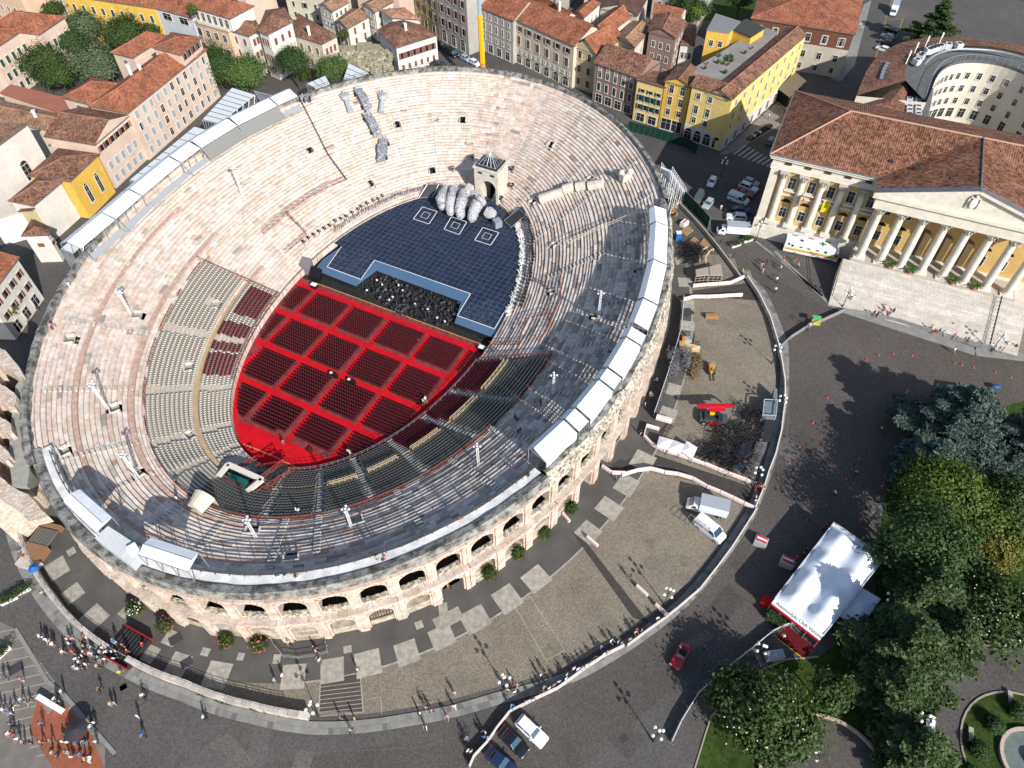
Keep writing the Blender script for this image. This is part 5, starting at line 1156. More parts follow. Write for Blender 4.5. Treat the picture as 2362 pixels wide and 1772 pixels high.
def win_meshes(w,h,sty):
 key=(round(w,2),round(h,2),sty)
 if key in WINC: return WINC[key]
 f=MB();t=.14
 f.box((0,.05,h+t/2),(w+2*t,.10,t));f.box((0,.08,-t/2),(w+3*t,.18,t));
 for s in (-1,1): f.box((s*(w/2+t/2),.05,h/2),(t,.10,h))
 p=MB();p.box((0,.02,h/2),(w,.03,h));
 s_=None
 if sty and sty[0]=='c':   # closed shutters
  s_=MB();s_.box((w/4,.06,h/2),(w/2-.04,.06,h-.04))
 elif sty and sty[0]=='o':
  s_=MB();s_.box((w/2+w*.27,.09,h/2),(w*.48,.05,h))
 elif sty and sty[0]=='h':
  s_=MB();s_.box((-w/4,.06,h/2),(w/2-.03,.06,h-.04));
 elif sty and sty[0]=='a':
  pts=[(w/2*cos(pi*i/8),h+w/2*sin(pi*i/8)) for i in range(9)];f.quad([(x*1.25,.06,h+(z-h)*1.25) for x,z in pts][::-1]);p.quad([(x,.08,z) for x,z in pts][::-1])
 cols={'g':sh_g,'b':sh_b,'r':sh_r,'t':sh_o}
 fm=f.mesh('window',[trim]);pm=p.mesh('pane',[pane_m]);sm=s_.mesh('shutter',[cols.get(sty[1],sh_g)]) if s_ else None
 mull=MB();mull.box((0,.055,h/2),(.035,.03,h));mull.box((0,.055,h*.66),(w,.03,.035));mm=mull.mesh('glazing_bar',[trim])
 WINC[key]=(fm,pm,sm,mm);return WINC[key]
def put_window(bld,pos,rz,w,h,sty=''):
 fm,pm,sm,mm=win_meshes(w,h,sty);o=part('window',fm,bld,local=True,loc=pos-bld.location,rz=rz)
 for nm,me in (('pane',pm),('shutter',sm)):
  if me: c=ON(nm,me);link(c);c.parent=o
 if sm and sty[0] in 'co': c=c.copy();link(c);c.rotation_euler=(0,0,0);c.scale=(-1,1,1)
 if sm is None: c=ON('glazing_bar',mm);link(c);c.parent=o
def wall_windows(bld,A,B,z,grid,outn):
 """A,B base line ends (as seen from outside: left->right), grid: list of (z0,cols,w,h,style[,margin])"""
 d=(B-A);d.z=0;L=d.length;d.normalize();rz=atan2(outn.y,outn.x)-pi/2
 for g in grid:
  z0,n,w,h,sty=g[:5];mg=g[5] if len(g)>5 else .5;skip=g[6] if len(g)>6 else ()
  n=int(n) if n else max(1,int(L/3.0))
  for i in range(n):
   if i in skip: continue
   x=mg+(L-2*mg)*(i+.5)/n;p=A+d*x;s=sty
   if sty=='mixg': s=random.choice(['og','cg','hg'])
   if sty=='mixb': s=random.choice(['cb','cb','hb','cb',''])
   if sty=='mixr': s=random.choice(['or','cr','hr',''])
   put_window(bld,Vector((p.x,p.y,z0))+outn*.02,rz,w,h,s)
def uvface(b,pts,mi=0):
 """roof face with UVs in metres: u along the eave (first edge), v up the slope"""
 if b.uv is None: b.uv=[None]*len(b.f)
 P_=[Vector(p) for p in pts];e=(P_[1]-P_[0]);
 n=(P_[1]-P_[0]).cross(P_[2]-P_[0])
 if n.length<1e-6: return
 if n.z<0: P_=P_[::-1];n=-n
 u=Vector((-n.y,n.x,0));u=u.normalized() if u.length>1e-4*n.length else e.normalized();v=n.normalized().cross(u)
 b.quad(P_,mi);b.uv[-1]=[(q.dot(u),q.dot(v)) for q in P_]
def roofmesh(b,name,mats):
 me=b.mesh(name,mats);uv=me.uv_layers.new(name='UVMap');buf=[]
 for f,t in zip(b.f,b.uv or [None]*len(b.f)):
  buf+= [c for q in (t or [(0,0)]*len(f)) for c in q]
 uv.data.foreach_set('uv',buf);return me
HC=[]
def house(label,q,z,wall,roof,rt='gable',rh=2.2,over=.45,grids=None,name='house',cat='building',axis=None,z0=0,chim=0,gutter=True,side=True):
 """q: four eave corners (world, any z) in order;rt gable/hip/flat/shed;grids {edge: grid}"""
 q=[Vector((p.x,p.y,z)) for p in q]
 ar=sum(q[i-1].x*q[i].y-q[i].x*q[i-1].y for i in range(len(q)))
 order=list(range(len(q)))
 if ar<0: q=q[::-1];order=order[::-1]
 c_=sum(q,Vector())/len(q);o=empty(name,label,cat,Vector((c_.x,c_.y,z0)));HC.append((c_.x,c_.y,max((p-c_).length for p in q)))
 b=MB();n=len(q)
 for i in range(n):
  a,c2=q[i],q[(i+1)%n];b.quad([(a.x,a.y,z0),(c2.x,c2.y,z0),(c2.x,c2.y,z),(a.x,a.y,z)])
 b.quad(q)
 r=MB();r.uv=[]
 def ov(p): d=(p-c_);d.z=0;return p+d.normalized()*over*1.3
 e=[ov(p) for p in q]
 if rt=='flat':
  r.uv=None;r.prism(e,z,z+.35,0);r.prism([c_+(p-c_)*.93 for p in q],z+.35,z+.36,0)
 elif n==4 and rt in('gable','hip'):
  if axis is None: axis=0 if (q[1]-q[0]).length>=(q[2]-q[1]).length else 1
  k=axis;e=e[k:]+e[:k];w_=q[k:]+q[:k]
  m1,m2=(e[1]+e[2])/2,(e[3]+e[0])/2;H_=Vector((0,0,rh))
  if rt=='hip': hd=(e[2]-e[1]).length/2;dd=(m2-m1).normalized();m1=m1+dd*hd*.95;m2=m2-dd*hd*.95
  m1+=H_;m2+=H_
  uvface(r,[e[0],e[1],m1,m2]);uvface(r,[e[2],e[3],m2,m1])
  if rt=='hip': uvface(r,[e[1],e[2],m1]);uvface(r,[e[3],e[0],m2])
  else:
   i1,i2=(w_[1]+w_[2])/2+H_*.93,(w_[3]+w_[0])/2+H_*.93;b.quad([w_[1],w_[2],i1]);b.quad([w_[3],w_[0],i2])
  rd=MB();rd.tube(m1,m2,.14,5)
  if rt=='hip': [rd.tube(x,y,.12,4) for x,y in ((e[1],m1),(e[2],m1),(e[3],m2),(e[0],m2))]
  part('ridge_tiles',rd.mesh('ridge_tiles',roof),o)
  for j in range(4): r.quad([e[j]-Vector((0,0,.22)),e[(j+1)%4]-Vector((0,0,.22)),e[(j+1)%4],e[j]],1)
 elif rt=='shed':
  e2_=[p.copy() for p in e];k=axis or 0;e2_[(k+2)%4].z+=rh;e2_[(k+3)%4].z+=rh;uvface(r,e2_)
  w_=[p.copy() for p in q];w_[(k+2)%4].z+=rh*.95;w_[(k+3)%4].z+=rh*.95
  for j in range(4):
   a,c2,d2,f2=q[j],q[(j+1)%4],w_[(j+1)%4],w_[j]
   if (d2-c2).length>.1 or (f2-a).length>.1: b.quad([a,c2,d2,f2])
  for j in range(4): r.quad([e2_[j]-Vector((0,0,.22)),e2_[(j+1)%4]-Vector((0,0,.22)),e2_[(j+1)%4],e2_[j]],1)
 else: # pyramid over any outline
  ap=c_+Vector((0,0,rh))
  for j in range(n): uvface(r,[e[j],e[(j+1)%n],ap]);r.quad([e[j]-Vector((0,0,.22)),e[(j+1)%n]-Vector((0,0,.22)),e[(j+1)%n],e[j]],1)
 part('wall',b.mesh('wall',[wall]),o)
 part('roof',roofmesh(r,'roof',[roof,gut]) if rt!='flat' else r.mesh('roof',[roof]),o)
 for i in range(n):
  a,c2=q[i],q[(i+1)%n];d=(c2-a).normalized();out=Vector((d.y,-d.x,0));mid=(a+c2)/2
  if out.dot(Vector((0,0,0))-Vector((mid.x,mid.y,0)))<=0 and out.dot(CAMP-mid)<=0: continue
  g=None
  if grids is not None:
   j=order.index(i) if False else i
   key=None
   for kk in grids:
    if kk=='*' : continue
   g=grids.get('*')
   oi=(order[i],order[(i+1)%n]);
   for kk,vv in grids.items():
    if kk!='*' and set(kk)==set(oi): g=vv
  if g: wall_windows(o,a,c2,z,g,out)
 for i in range(chim):
  rr=random.Random(i+int(c_.x*7));p=q[0].lerp(q[2],rr.uniform(.25,.75)).lerp(q[1],rr.uniform(0,.4));cb=MB();cb.box((p.x,p.y,z+rh*.5+.6),(.7,.9,rh+1.2),.4);cb.box((p.x,p.y,z+rh+1.25),(.95,1.15,.15),.4);part('chimney',cb.mesh('chimney',[W_WH]),o)
 return o
def front(A,B,z,depth,zr=None):
 """rectangle behind the surveyed front eave A->B"""
 a,b_=P(*A,z if zr is None else zr),P(*B,z if zr is None else zr);d=(b_-a);d.z=0;n=Vector((-d.y,d.x,0)).normalized();m=(a+b_)/2
 if n.dot(Vector((0,0,0))-Vector((m.x,m.y,0)))>0: n=-n
 return [a,b_,b_+n*depth,a+n*depth]
S3=lambda n,w=1.1,h=1.8,sty='',z=(1.2,4.6,8.0,11.2),mg=.6: [(zz,n,w,h,sty,mg) for zz in z]
house('long pale pink building with orange tiled roof and blue grey shutters beside the arena',front(('1',1310,320),('1',820,715),13,11),13,W_PINK,T_OR,'hip',2.6,grids={(0,1):S3(11,1.15,1.9,'mixb',(1.0,4.3,7.3,10.3))},chim=2)
house('square tower storey with orange roof at the end of the long pink building',[P('l',1700,520,16.3),P('l',1915,365,16.3),P('l',2212,420,16.3),P('l',2000,600,16.3)],16.3,W_PINK,T_OR,'hip',1.3,grids={(2,3):[(14.2,4,1.0,1.6,'or')]},z0=9)
house('middle section of pink building with orange shutters and brown tiled roof',front(('1',815,735),('1',600,918),12,13),12,W_PINK,T_BR,'gable',2.4,grids={(0,1):[(1,5,1.2,1.9,'cb'),(4.4,5,1.2,1.9,'cb'),(9.4,6,1.2,1.5,'ot')]})
house('small wing with orange hip roof toward the trees, left of the long pink building',front(('l',700,1075),('l',985,1145),12.6,10),12.6,W_PINK,T_OR,'hip',1.8,grids={(0,1):[(9.6,1,1.6,1.6,'')]})
house('rear wing with orange hip roof next to the tower storey of the pink building',front(('l',1245,575),('l',1480,630),12.6,13),12.6,W_PINK,T_OR,'hip',1.8,grids={(0,1):[(9.4,1,1.4,1.6,'')]})
house('bright yellow chapel wall building with two tall arched windows and brown roof',front(('1',618,985),('1',440,1152),10.2,10),10.2,W_YEL,T_BR,'hip',1.6,grids={(0,1):[(2.5,2,1.1,4.2,'a',1.2)]})
house('low cream building with dark loft windows below the yellow chapel',front(('1',425,1195),('1',225,1362),7.6,4),7.6,W_PY,T_BR,'shed',1.2,axis=0,grids={(0,1):[(.6,4,1.6,2.4,''),(4.3,4,1.1,2.0,'')]})
house('small house with orange brown roof wedged between church and yellow chapel',front(('1',385,1162),('1',213,1305),9.6,6),9.6,W_WH,T_BR,'hip',1.4,grids={})
house('white and pink church nave with one large arched window at the left edge',front(('1',205,852),('1',-40,1035),14.5,14),14.5,wallmat('church_white',(.66,.60,.55)),T_TAN,'shed',2.5,axis=0,grids={(0,1):[(6.5,1,2.0,3.6,'a',3.5)]})
house('low white chapel with small peaked roof below the church at the left edge',[P('1',150,1500,7.4),P('1',205,1405,7.4),P('1',305,1470,7.4),P('1',295,1495,7.4)],7.4,W_WH,T_BR,'pyr',1.0,grids={'*':[(4.2,1,1.4,1.0,'cr')]})
house('long low white wall house with flat top under the church at the left edge',front(('1',330,1310),('1',-60,1420),6.2,5),6.2,W_WH,W_CR,'flat',grids={})
house('far left pink villa wing with orange roof and green shutters above the trees',front(('l',705,185),('l',420,378),13.5,16),13.5,W_PINK,T_OR,'hip',2.6,grids={(0,1):S3(4,1.1,2.0,'cg',(1,4.6,8.3))})
house('near left pink villa wing with orange roof and three rows of green shutters',front(('l',235,330),('l',-120,565),13.5,16),13.5,W_PINK,T_OR,'hip',2.6,grids={(0,1):S3(5,1.1,2.0,'cg',(1,4.6,8.3))})
o=house('flat terracotta coloured roof beside the trees left of the pink building',[P('l',20,1045,6),P('l',140,955,6),P('l',760,1110,6),P('l',740,1285,6)],6,W_PINK,mat('flat_red_roof',(.34,.13,.085),.85,noise=.3,col2=(.30,.115,.075)),'flat',grids={})
house('tan brown tiled roof behind the church, below the flat red roof',[P('l',-30,1105,8.3),P('l',740,1285,8.3),P('l',640,1460,8.3),P('l',-30,1345,8.3)],8.3,W_CR,T_TAN,'gable',1.4,grids={},chim=1)
house('small double sloped tan roof between church and chapel',[P('l',560,1610,9),P('l',640,1530,9),P('l',830,1525,9),P('l',1060,1660,9)],9,W_CR,T_BR,'pyr',.8,grids={})
house('long golden yellow building with dark green shutters behind the dense trees',front(('l',1715,90),('l',700,-60),14,12),14,W_YEL,T_OR,'gable',2.6,grids={(0,1):S3(9,1.0,2.0,'cg',(2,6,9.6))})
house('cool white house with dark loggia under its orange roof beside the golden building',front(('l',2125,190),('l',1725,85),14,12),14,W_GW,T_OR,'gable',2.6,grids={(0,1):[(2,3,1,1.7,''),(6,3,1,1.7,''),(11.2,2,3.2,1.9,'')]})
house('peach apartment house with balconies below a white penthouse',front(('m',510,350),('m',110,235),12.5,11),12.5,W_PEACH,W_CR,'flat',grids={(0,1):[(1.2,4,1.2,1.8,''),(5,4,1.4,2.0,'cr'),(9,4,1.4,2.0,'')]})
house('white penthouse with wide orange hip roof on the peach apartment house',front(('m',525,200),('m',100,75),16.2,9),16.2,W_WH,T_OR,'hip',2.2,grids={(0,1):[(13,6,1.2,2.3,'')]},z0=12.5)
house('white villa corner block with brown hip roof behind the pine',[P('m',510,325,12),P('m',740,392,12),P('m',850,330,12),P('m',790,170,12)],12,W_WH,T_BR,'pyr',1.8,grids={'*':S3(2,1.0,1.9,'cr',(1.5,5,8.6))})
house('white villa main block with balconies and brown roof above the round tree',[P('m',850,330,13.2),P('m',955,375,13.2),P('m',1215,235,13.2),P('m',1130,90,13.2),P('m',930,120,13.2)],13.2,W_WH,T_BR,'pyr',2.0,grids={'*':S3(3,1.0,1.9,'cr',(1.5,5,9.4))})
house('cream house with brown roof and arched doorway right of the white villa',[P('m',1245,380,9),P('m',1545,480,9),P('m',1710,395,9),P('m',1290,150,9)],9,W_CR,T_BR,'pyr',1.6,grids={'*':S3(3,.9,1.9,'cr',(1,5.2))},chim=1)
house('small white house with tan gable roof above the rocky ruins',[P('m',1710,235,7),P('m',1840,312,7),P('m',2065,185,7),P('m',1870,105,7)],7,W_WH,T_TAN,'gable',1.2,grids={'*':S3(2,.9,2.0,'cr',(1.2,4.2))})
house('white house with tan roof at the top edge above the rocky ruins',[P('m',1520,55,9),P('m',1665,125,9),P('m',1835,25,9),P('m',1690,-40,9)],9,W_WH,T_TAN,'gable',1.2,grids={'*':S3(3,.9,1.3,'',(1.2,4.0,6.6))})
house('white house with tan roof and row of little windows at the top edge',[P('m',2000,50,9),P('m',2140,130,9),P('m',2330,20,9),P('m',2200,-60,9)],9,W_WH,T_TAN,'gable',1.2,grids={'*':S3(3,.8,1.3,'',(1.2,4.0,6.6))})
house('white town house with broad brown roof and arched windows beside the street cars',[P('n',160,335,8),P('n',355,525,8),P('n',800,385,8),P('n',440,165,8)],8,W_WH,T_BR,'pyr',1.8,grids={(1,2):[(1.0,6,.8,1.5,'cr'),(4.2,6,1.0,1.8,'or')]},chim=1)
house('low salmon roofed house behind the white town house',[P('n',190,110,9.5),P('n',310,190,9.5),P('n',610,215,9.5),P('n',440,90,9.5)],9.5,W_WH,tilemat('roof_tiles_salmon',(.48,.24,.15)),'pyr',1.0,grids={})
def frontbase(A,B,depth): return front(A,B,0,depth,zr=0)
house('ochre building with tall green framed windows at the top centre street',frontbase(('n',838,440),('n',560,215),10),17,wallmat('stucco_ochre',(.55,.42,.17)),T_BR,'gable',2,grids={(0,1):S3(4,1.6,2.3,'og',(4.6,8.4,12.2))+[(.3,3,2,2.8,'')]})
house('grey ornate building with balconies and arched ground floor doors left of the crane',frontbase(('n',1165,615),('n',838,440),11),17,W_GR,T_BR,'gable',2,grids={(0,1):[(.3,3,1.9,2.6,'a'),(5,4,1.1,2.2,'or'),(9,4,1.1,2.2,'or'),(13,4,1.1,2,'or')]})
house('plain grey building with square white framed windows behind the yellow crane',front(('n',1652,225),('n',1145,20),12.6,13),12.6,W_GR2,T_OR,'gable',3.2,grids={(0,1):[(.4,5,1.7,2.4,''),(3.9,7,.8,1.3,''),(6.6,7,.8,2.1,''),(10,7,.8,1.5,'')]},chim=1)
house('cream palace with pilasters and half round ground floor openings along the top',front(('p',405,505),('n',1655,205),12.2,13),12.2,W_CR,T_OR,'gable',3.2,grids={(0,1):[(.2,6,1.9,1.6,'a'),(3.4,12,.5,.8,''),(5.6,6,1.2,2.4,'cr'),(9.4,6,1.2,1.4,'or')]},chim=1)
house('narrow straw coloured house with white framed windows right of the cream palace',front(('p',655,600),('p',405,507),11.4,12),11.4,W_PY,T_OR,'gable',3,grids={(0,1):S3(2,1.2,2.0,'hr',(1.2,4.8,8.6))})
house('mauve brown house with peeling walls, balconies and broad brown roof',front(('p',1115,860),('p',640,692),10.8,11),10.8,W_BP,T_BR,'gable',3,grids={(0,1):[(.3,4,2.0,2.3,''),(3.6,5,1.0,2.2,'hg'),(7.2,5,1.0,2.2,''),(9.0,5,.01,.01,'')][:3]+[(9.2,5,.8,.9,'')]})
house('small light yellow house with green shutters and a wooden balcony',front(('p',1405,1035),('p',1100,948),9.6,9),9.6,W_LY,T_BR,'shed',1.8,axis=0,grids={(0,1):[(.3,2,2.2,2.2,''),(3.6,4,.8,1.4,'og'),(5.9,4,.8,1.6,'og'),(8.2,3,.8,.9,'og')]})
house('orange yellow house with white framed windows left of the yellow corner block',front(('p',1705,965),('p',1420,893),13,8),13,W_YEL,T_BR,'gable',1.4,grids={(0,1):[(.2,2,2.6,3.0,''),(4.4,2,1.1,1.6,''),(7.1,2,1.1,2.1,''),(10.2,2,1.1,2.1,'')]})
house('lemon yellow corner block front with arched white ground floor',front(('3',350,627),('3',97,548),14,6),14,W_LY,T_BR,'gable',1.5,grids={(0,1):[(4.9,3,1.0,1.5,''),(7.4,3,1.0,2.1,''),(11.2,3,1.0,1.5,'')]})
house('long lemon yellow side wing running up the lane with small windows',front(('3',822,228),('3',352,632),14,6),14,W_LY,T_BR,'gable',1.5,grids={(0,1):[(.6,7,1.6,2.4,''),(4.9,9,.9,1.5,''),(7.4,9,.9,2,''),(11.2,9,.9,1.5,'')]})
q=front(('3',350,627),('3',97,548),14,6);o=None
b=MB();qa=front(('3',350,627),('3',97,548),3.9,.12,zr=14)
ob=empty('ground_floor_arcade','white rusticated ground floor with arches at the yellow corner block','arcade',(qa[0]+qa[1])/2*1.0);ob.location.z=0
A0,B0=q[0],q[1];dd=(B0-A0);dd.z=0;nn=Vector((0,0,1)).cross(dd).normalized();nn=nn if nn.dot(Vector((-A0.x,-A0.y,0)))>0 else -nn
b.prism([A0+nn*.15,B0+nn*.15,B0-nn*.1,A0-nn*.1],0,3.9);A1,B1=P('3',352,632,14),P('3',822,228,14);d2=(B1-A1);n2=Vector((0,0,1)).cross(d2).normalized();n2=n2 if n2.dot(Vector((-1,-1,0)))>0 else -n2
n2=Vector((d2.y,-d2.x,0)).normalized();n2=n2 if n2.y<0 else -n2
b.prism([A1+n2*.15,B1+n2*.15,B1-n2*.1,A1-n2*.1],0,3.5);part('arcade_wall',b.mesh('arcade_wall',wallmat('arcade_white',(.56,.53,.48))),ob)
for i in range(4):
 p=A0.lerp(B0,(i+.5)/4);rz=atan2(nn.y,nn.x)-pi/2;put_window(ob,Vector((p.x,p.y,.2))+nn*.16,rz,1.9,2.1,'a')
for i in range(9):
 p=A1.lerp(B1,(i+.5)/9);rz=atan2(n2.y,n2.x)-pi/2;put_window(ob,Vector((p.x,p.y,.2))+n2*.16,rz,1.4,2.4,'')
tq=[P('3',55,470,13.4),P('3',330,527,13.4),P('3',640,215,13.4),P('3',540,175,13.4),P('3',270,345,13.4)]
o=house('grey roof terrace with potted plants inside the yellow corner block',tq,13.4,W_LY,mat('terrace_grey',(.27,.25,.235),.85,noise=.4,col2=(.22,.205,.19)),'flat',grids={},over=0)
b=MB();gl_=MB()
for i in range(16):
 f,g_=RU(.15,.85),RU(.1,.9);p=tq[0].lerp(tq[1],f).lerp(tq[4].lerp(tq[2],f),g_*.75);s=RU(.25,.6);b.box((p.x,p.y,14.0),(.35,.35,.4),0);gl_.ball((p.x,p.y,14.4),s,6,4)
part('flower_pot',b.mesh('flower_pot',T_TAN if False else mat('pot_clay',(.35,.14,.08),.8)),o,stuff=True);part('pot_foliage',gl_.mesh('pot_foliage',mat('pot_green',(.04,.07,.02),.9)),o,stuff=True)
house('golden yellow rooftop tower with white antennas above the terrace',[P('3',190,195,16),P('3',245,95,16),P('3',400,145,16),P('3',330,215,16)],16,W_YEL,mat('grey_roof_floor',(.2,.2,.2),.8),'flat',grids={'*':[(12.2,2,1.0,1.5,'')]},over=.1)
house('small yellow penthouse with dark flat roof beside the terrace',[P('3',345,190,15.6),P('3',440,130,15.6),P('3',555,185,15.6),P('3',470,240,15.6)],15.6,W_YEL,mat('dark_flat',(.055,.055,.05),.9),'flat',grids={},z0=12,over=.2)
house('municipal block with brown brick upper floor, white base and orange roof',front(('3',1130,215),('3',480,113),12.6,24),12.6,wallmat('brick_white_mix',(.50,.45,.38)),T_OR,'hip',2.6,grids={(0,1):[(1.0,6,1.0,1.6,''),(4.3,6,1.2,1.8,''),(8.6,6,1.3,2.2,'')]})
qb=front(('3',1130,215),('3',480,113),12.6,24);n0=(qb[0]-qb[3]).normalized();b=MB();b.prism([qb[0]+n0*.06,qb[1]+n0*.06,qb[1]-n0*.02,qb[0]-n0*.02],8.0,12.3);ob=single('brick_storey',b.mesh('brick_storey',mat('brown_brick',(.17,.075,.05),.9,noise=3,col2=(.12,.055,.04))),'brown brick upper storey band of the municipal block under its white cornice','brick band')
for i in range(6): p=qb[0].lerp(qb[1],(i+.5)/6);put_window(ob,Vector((p.x,p.y,8.8))+n0*.07,atan2(n0.y,n0.x)-pi/2,1.3,2.1,'')
for lab,pts,z,rt,rf,wl_,rh in (('orange gabled roof with pale parapet behind the straw coloured house',(('p',570,330),('p',850,90),('p',1025,195),('p',770,385)),13,'gable',T_OR,W_CR,2),('tan sagging roof between orange gable and mauve house',(('p',880,410),('p',1055,240),('p',1240,330),('p',1080,520)),12,'gable',T_TAN,W_CR,1.2),('tall mauve house with white window frames and brown roof behind the small yellow one',(('p',1240,335),('p',1300,165),('p',1640,240),('p',1530,418)),14,'gable',T_BR,W_BP,1.5),('reddish roof with pale gable end near the top right gardens',(('p',1290,150),('p',1320,40),('p',1650,112),('p',1560,222)),13,'gable',T_OR,W_WH,1.5),('very large dark brown roof at the top edge',(('p',560,-30),('p',1230,-60),('p',1100,170),('p',700,85)),12,'gable',T_DK,W_CR,2),('small orange shed roof with white gable at the top edge',(('p',420,135),('p',520,40),('p',690,42),('p',520,190)),13.5,'gable',T_OR,W_WH,1),('brown roof strip behind the cream palace',(('n',1900,0),('p',-60,-60),('p',420,160),('p',300,230)),13.5,'gable',T_OR,W_CR,1.5),('white annex with tiny roof between mauve house and yellow tower',(('p',1590,480),('p',1620,250),('p',1760,280),('p',1740,500)),10,'pyr',T_BR,W_WH,.8)):
 house(lab,[P(k,x,y,z) for k,x,y in pts],z,wl_,rf,rt,rh,grids={'*':S3(3,.9,1.6,'',(z-11,z-7.4,z-4))})
house('white house with orange roof and brown shutters at the left edge, above the ruined wall',front(('a',193,178),('a',-170,660),10.8,10),10.8,W_WH,T_OR,'gable',2,grids={(0,1):[(.4,3,1.8,2.4,''),(4.2,4,.9,1.5,'or'),(7.4,4,.9,1.5,'or')]})
rr=random.Random(3);bad=0
fillL=['orange','brown','tan','dark orange','rust','pale brown']
k=0
for gy in range(-1,6):
 for gx in range(-10,12):
  x=gx*23+rr.uniform(-4,4)+(gy%2)*8;y=272+gy*24+rr.uniform(-3,3)-abs(gx)*1.2
  if x>62 and y<300: continue
  if x>75: continue
  w,d,z=rr.uniform(15,20),rr.uniform(13,18),rr.uniform(8,13.5);a=D(-24)+rr.uniform(-.1,.1)
  X=Vector((cos(a),sin(a),0));Y=Vector((-X.y,X.x,0));c_=Vector((x,y,0));q=[c_-X*w/2-Y*d/2,c_+X*w/2-Y*d/2,c_+X*w/2+Y*d/2,c_-X*w/2+Y*d/2]
  if any(math.hypot(x-hx,y-hy)<hr*.62+max(w,d)*.5 for hx,hy,hr in HC): continue
  k+=1;nw=rr.choice([3,4,5])
  vis=gy<2
  house(f'{rr.choice(fillL)} roofed house, number {gx+11} from the left in back row {gy+2} at the top',q,z,rr.choice([W_WH,W_CR,W_PINK,W_PEACH,W_GR2,W_PY]),rr.choice([T_OR,T_BR,T_TAN]),rr.choice(['gable','hip']),rr.uniform(1.6,2.6),grids=({(0,1):S3(nw,.9,1.6,rr.choice(['mixg','mixr','']),(1,4.2,7.4))} if vis else {}))['group']='town houses beyond the first rows'
b=MB();rr=random.Random(9)
for i in range(230):
 x,y=rr.uniform(0,1),rr.uniform(0,1);p=P('n',-60+x*430,420+y*330+x*60,0) if False else P('m',1760+x*560,560+y*240-0*x,2+3*(1-y));s=rr.uniform(.3,1.3)
 b.box((p.x,p.y,p.z-s*.2),(s*1.4,s,s*.9),rr.random()*3,0,(rr.uniform(.7,1.2),)*3)
for i in range(8): p=P('m',1760+i*70,640+rr.uniform(-60,60),1);b.box((p.x,p.y,1.4),(6,4.5,2.8+rr.random()*2.5),rr.random()*3,0,(.9,.9,.85))
place('rocky_ruin',b,[mat('ruin_rock',(.40,.36,.28),.95,noise=1,col2=(.25,.24,.15),tint=1)],'tumbled pale stone ruins with weeds between white house and arena wall','ruins',kind='stuff')
# ================================================================ PALAZZO WITH PORTICO
O_=Vector((72.2,116.05,0));X=Vector((.9092,-.4163,0));Y=Vector((.4163,.9092,0))
L=lambda x,y,z=0: O_+X*x+Y*y+Vector((0,0,z));RZ=atan2(X.y,X.x)
UPZ=Vector((0,0,.06));pal=empty('town_hall_palace','large neoclassical palace with white columned portico, pediment, yellow walls and tiled roof','palace',L(10,10))
py=wallmat('palace_yellow',(.56,.37,.135));pw=mat('palace_white',(.68,.63,.54),.75,noise=.6,col2=(.58,.54,.46),bump=3)
x0,x1,yw,yd=-22.0,56,4.9,30.4;ZE=20.4
b=MB();b.prism([L(x0,yw),L(x1,yw),L(x1,yd),L(x0,yd)],4.6,18.6);part('wall',b.mesh('wall',py),pal)
b=MB();b.prism([L(x0-.5,yw-.9),L(x1,yw-.9),L(x1,yd+.5),L(x0-.5,yd+.5)],0,4.6);part('base_storey',b.mesh('base_storey',pw),pal)
b=MB();
for z0_,z1_,ex in ((17.0,18.1,.5),(18.1,19.3,.35),(19.3,19.9,.9),(19.9,20.3,1.2)): b.prism([L(x0-ex,yw-ex),L(-2.2,yw-ex),L(-2.2,yd+ex),L(x0-ex,yd+ex)],z0_,z1_,bottom=True)
part('entablature',b.mesh('entablature',pw),pal)
b=MB();
for i in range(5): b.box(tuple(L(x0+2.8+i*3.9,yw-.42,18.7)),(1.3,.2,.6),RZ)
part('frieze_vent',b.mesh('frieze_vent',mat('vent_brown',(.06,.045,.04),.8)),pal)
r=MB();r.uv=[];ex=1.3;zr=25.3
e=[L(x0-ex,yw-ex,ZE),L(2.0,yw-ex,ZE),L(54,yd+ex,ZE),L(x0-ex,yd+ex,ZE)]
R0=L(x0+11,(yw+yd)/2,zr);R1=L(54,(yw+yd)/2,zr)
uvface(r,[e[0],L(54,yw-ex,ZE),R1,R0]);uvface(r,[e[3],e[0],R0]);uvface(r,[L(54,yd+ex,ZE),e[3],R0,R1])
hw=16.4;cxp=13.9;ya=-1.9;zp=20.4;ap=25.3
F0,F1,FA=L(cxp-hw,ya,zp),L(cxp+hw,ya,zp),L(cxp,ya,ap)
back=14.65
uvface(r,[F0+UPZ,FA+UPZ,L(cxp,back+3,ap+.06),L(cxp-hw,4.0,zp+.06)]);uvface(r,[F1+UPZ,FA+UPZ,L(cxp,back+3,ap+.06),L(cxp+hw,4.0,zp+.06)])
part('roof',roofmesh(r,'roof',[T_PAL,gut]),pal)
b=MB();b.tube(R0,R1,.2,5);b.tube(e[0],R0,.18,5);b.tube(e[3],R0,.18,5);part('ridge_tiles',b.mesh('ridge_tiles',mat('ridge_pale',(.42,.27,.19),.9)),pal)
b=MB();b.tube(FA+Vector((0,0,.1)),L(cxp,back+3,ap+.1),.15,5);b.tube(e[0],e[3],.15,5);b.tube(e[0],L(-2,yw-ex,ZE),.15,5)
b.quad([L(cxp-hw,ya,zp+.25),L(cxp,ya,ap+.25),L(cxp,ya+1.6,ap+.25),L(cxp-hw,ya+1.6,zp+.25)][::-1]);b.quad([L(cxp,ya,ap+.25),L(cxp+hw,ya,zp+.25),L(cxp+hw,ya+1.6,zp+.25),L(cxp,ya+1.6,ap+.25)][::-1])
part('lead_flashing',b.mesh('lead_flashing',mat('lead',(.10,.105,.12),.5,noise=1.5,col2=(.16,.16,.17))),pal)
b=MB()
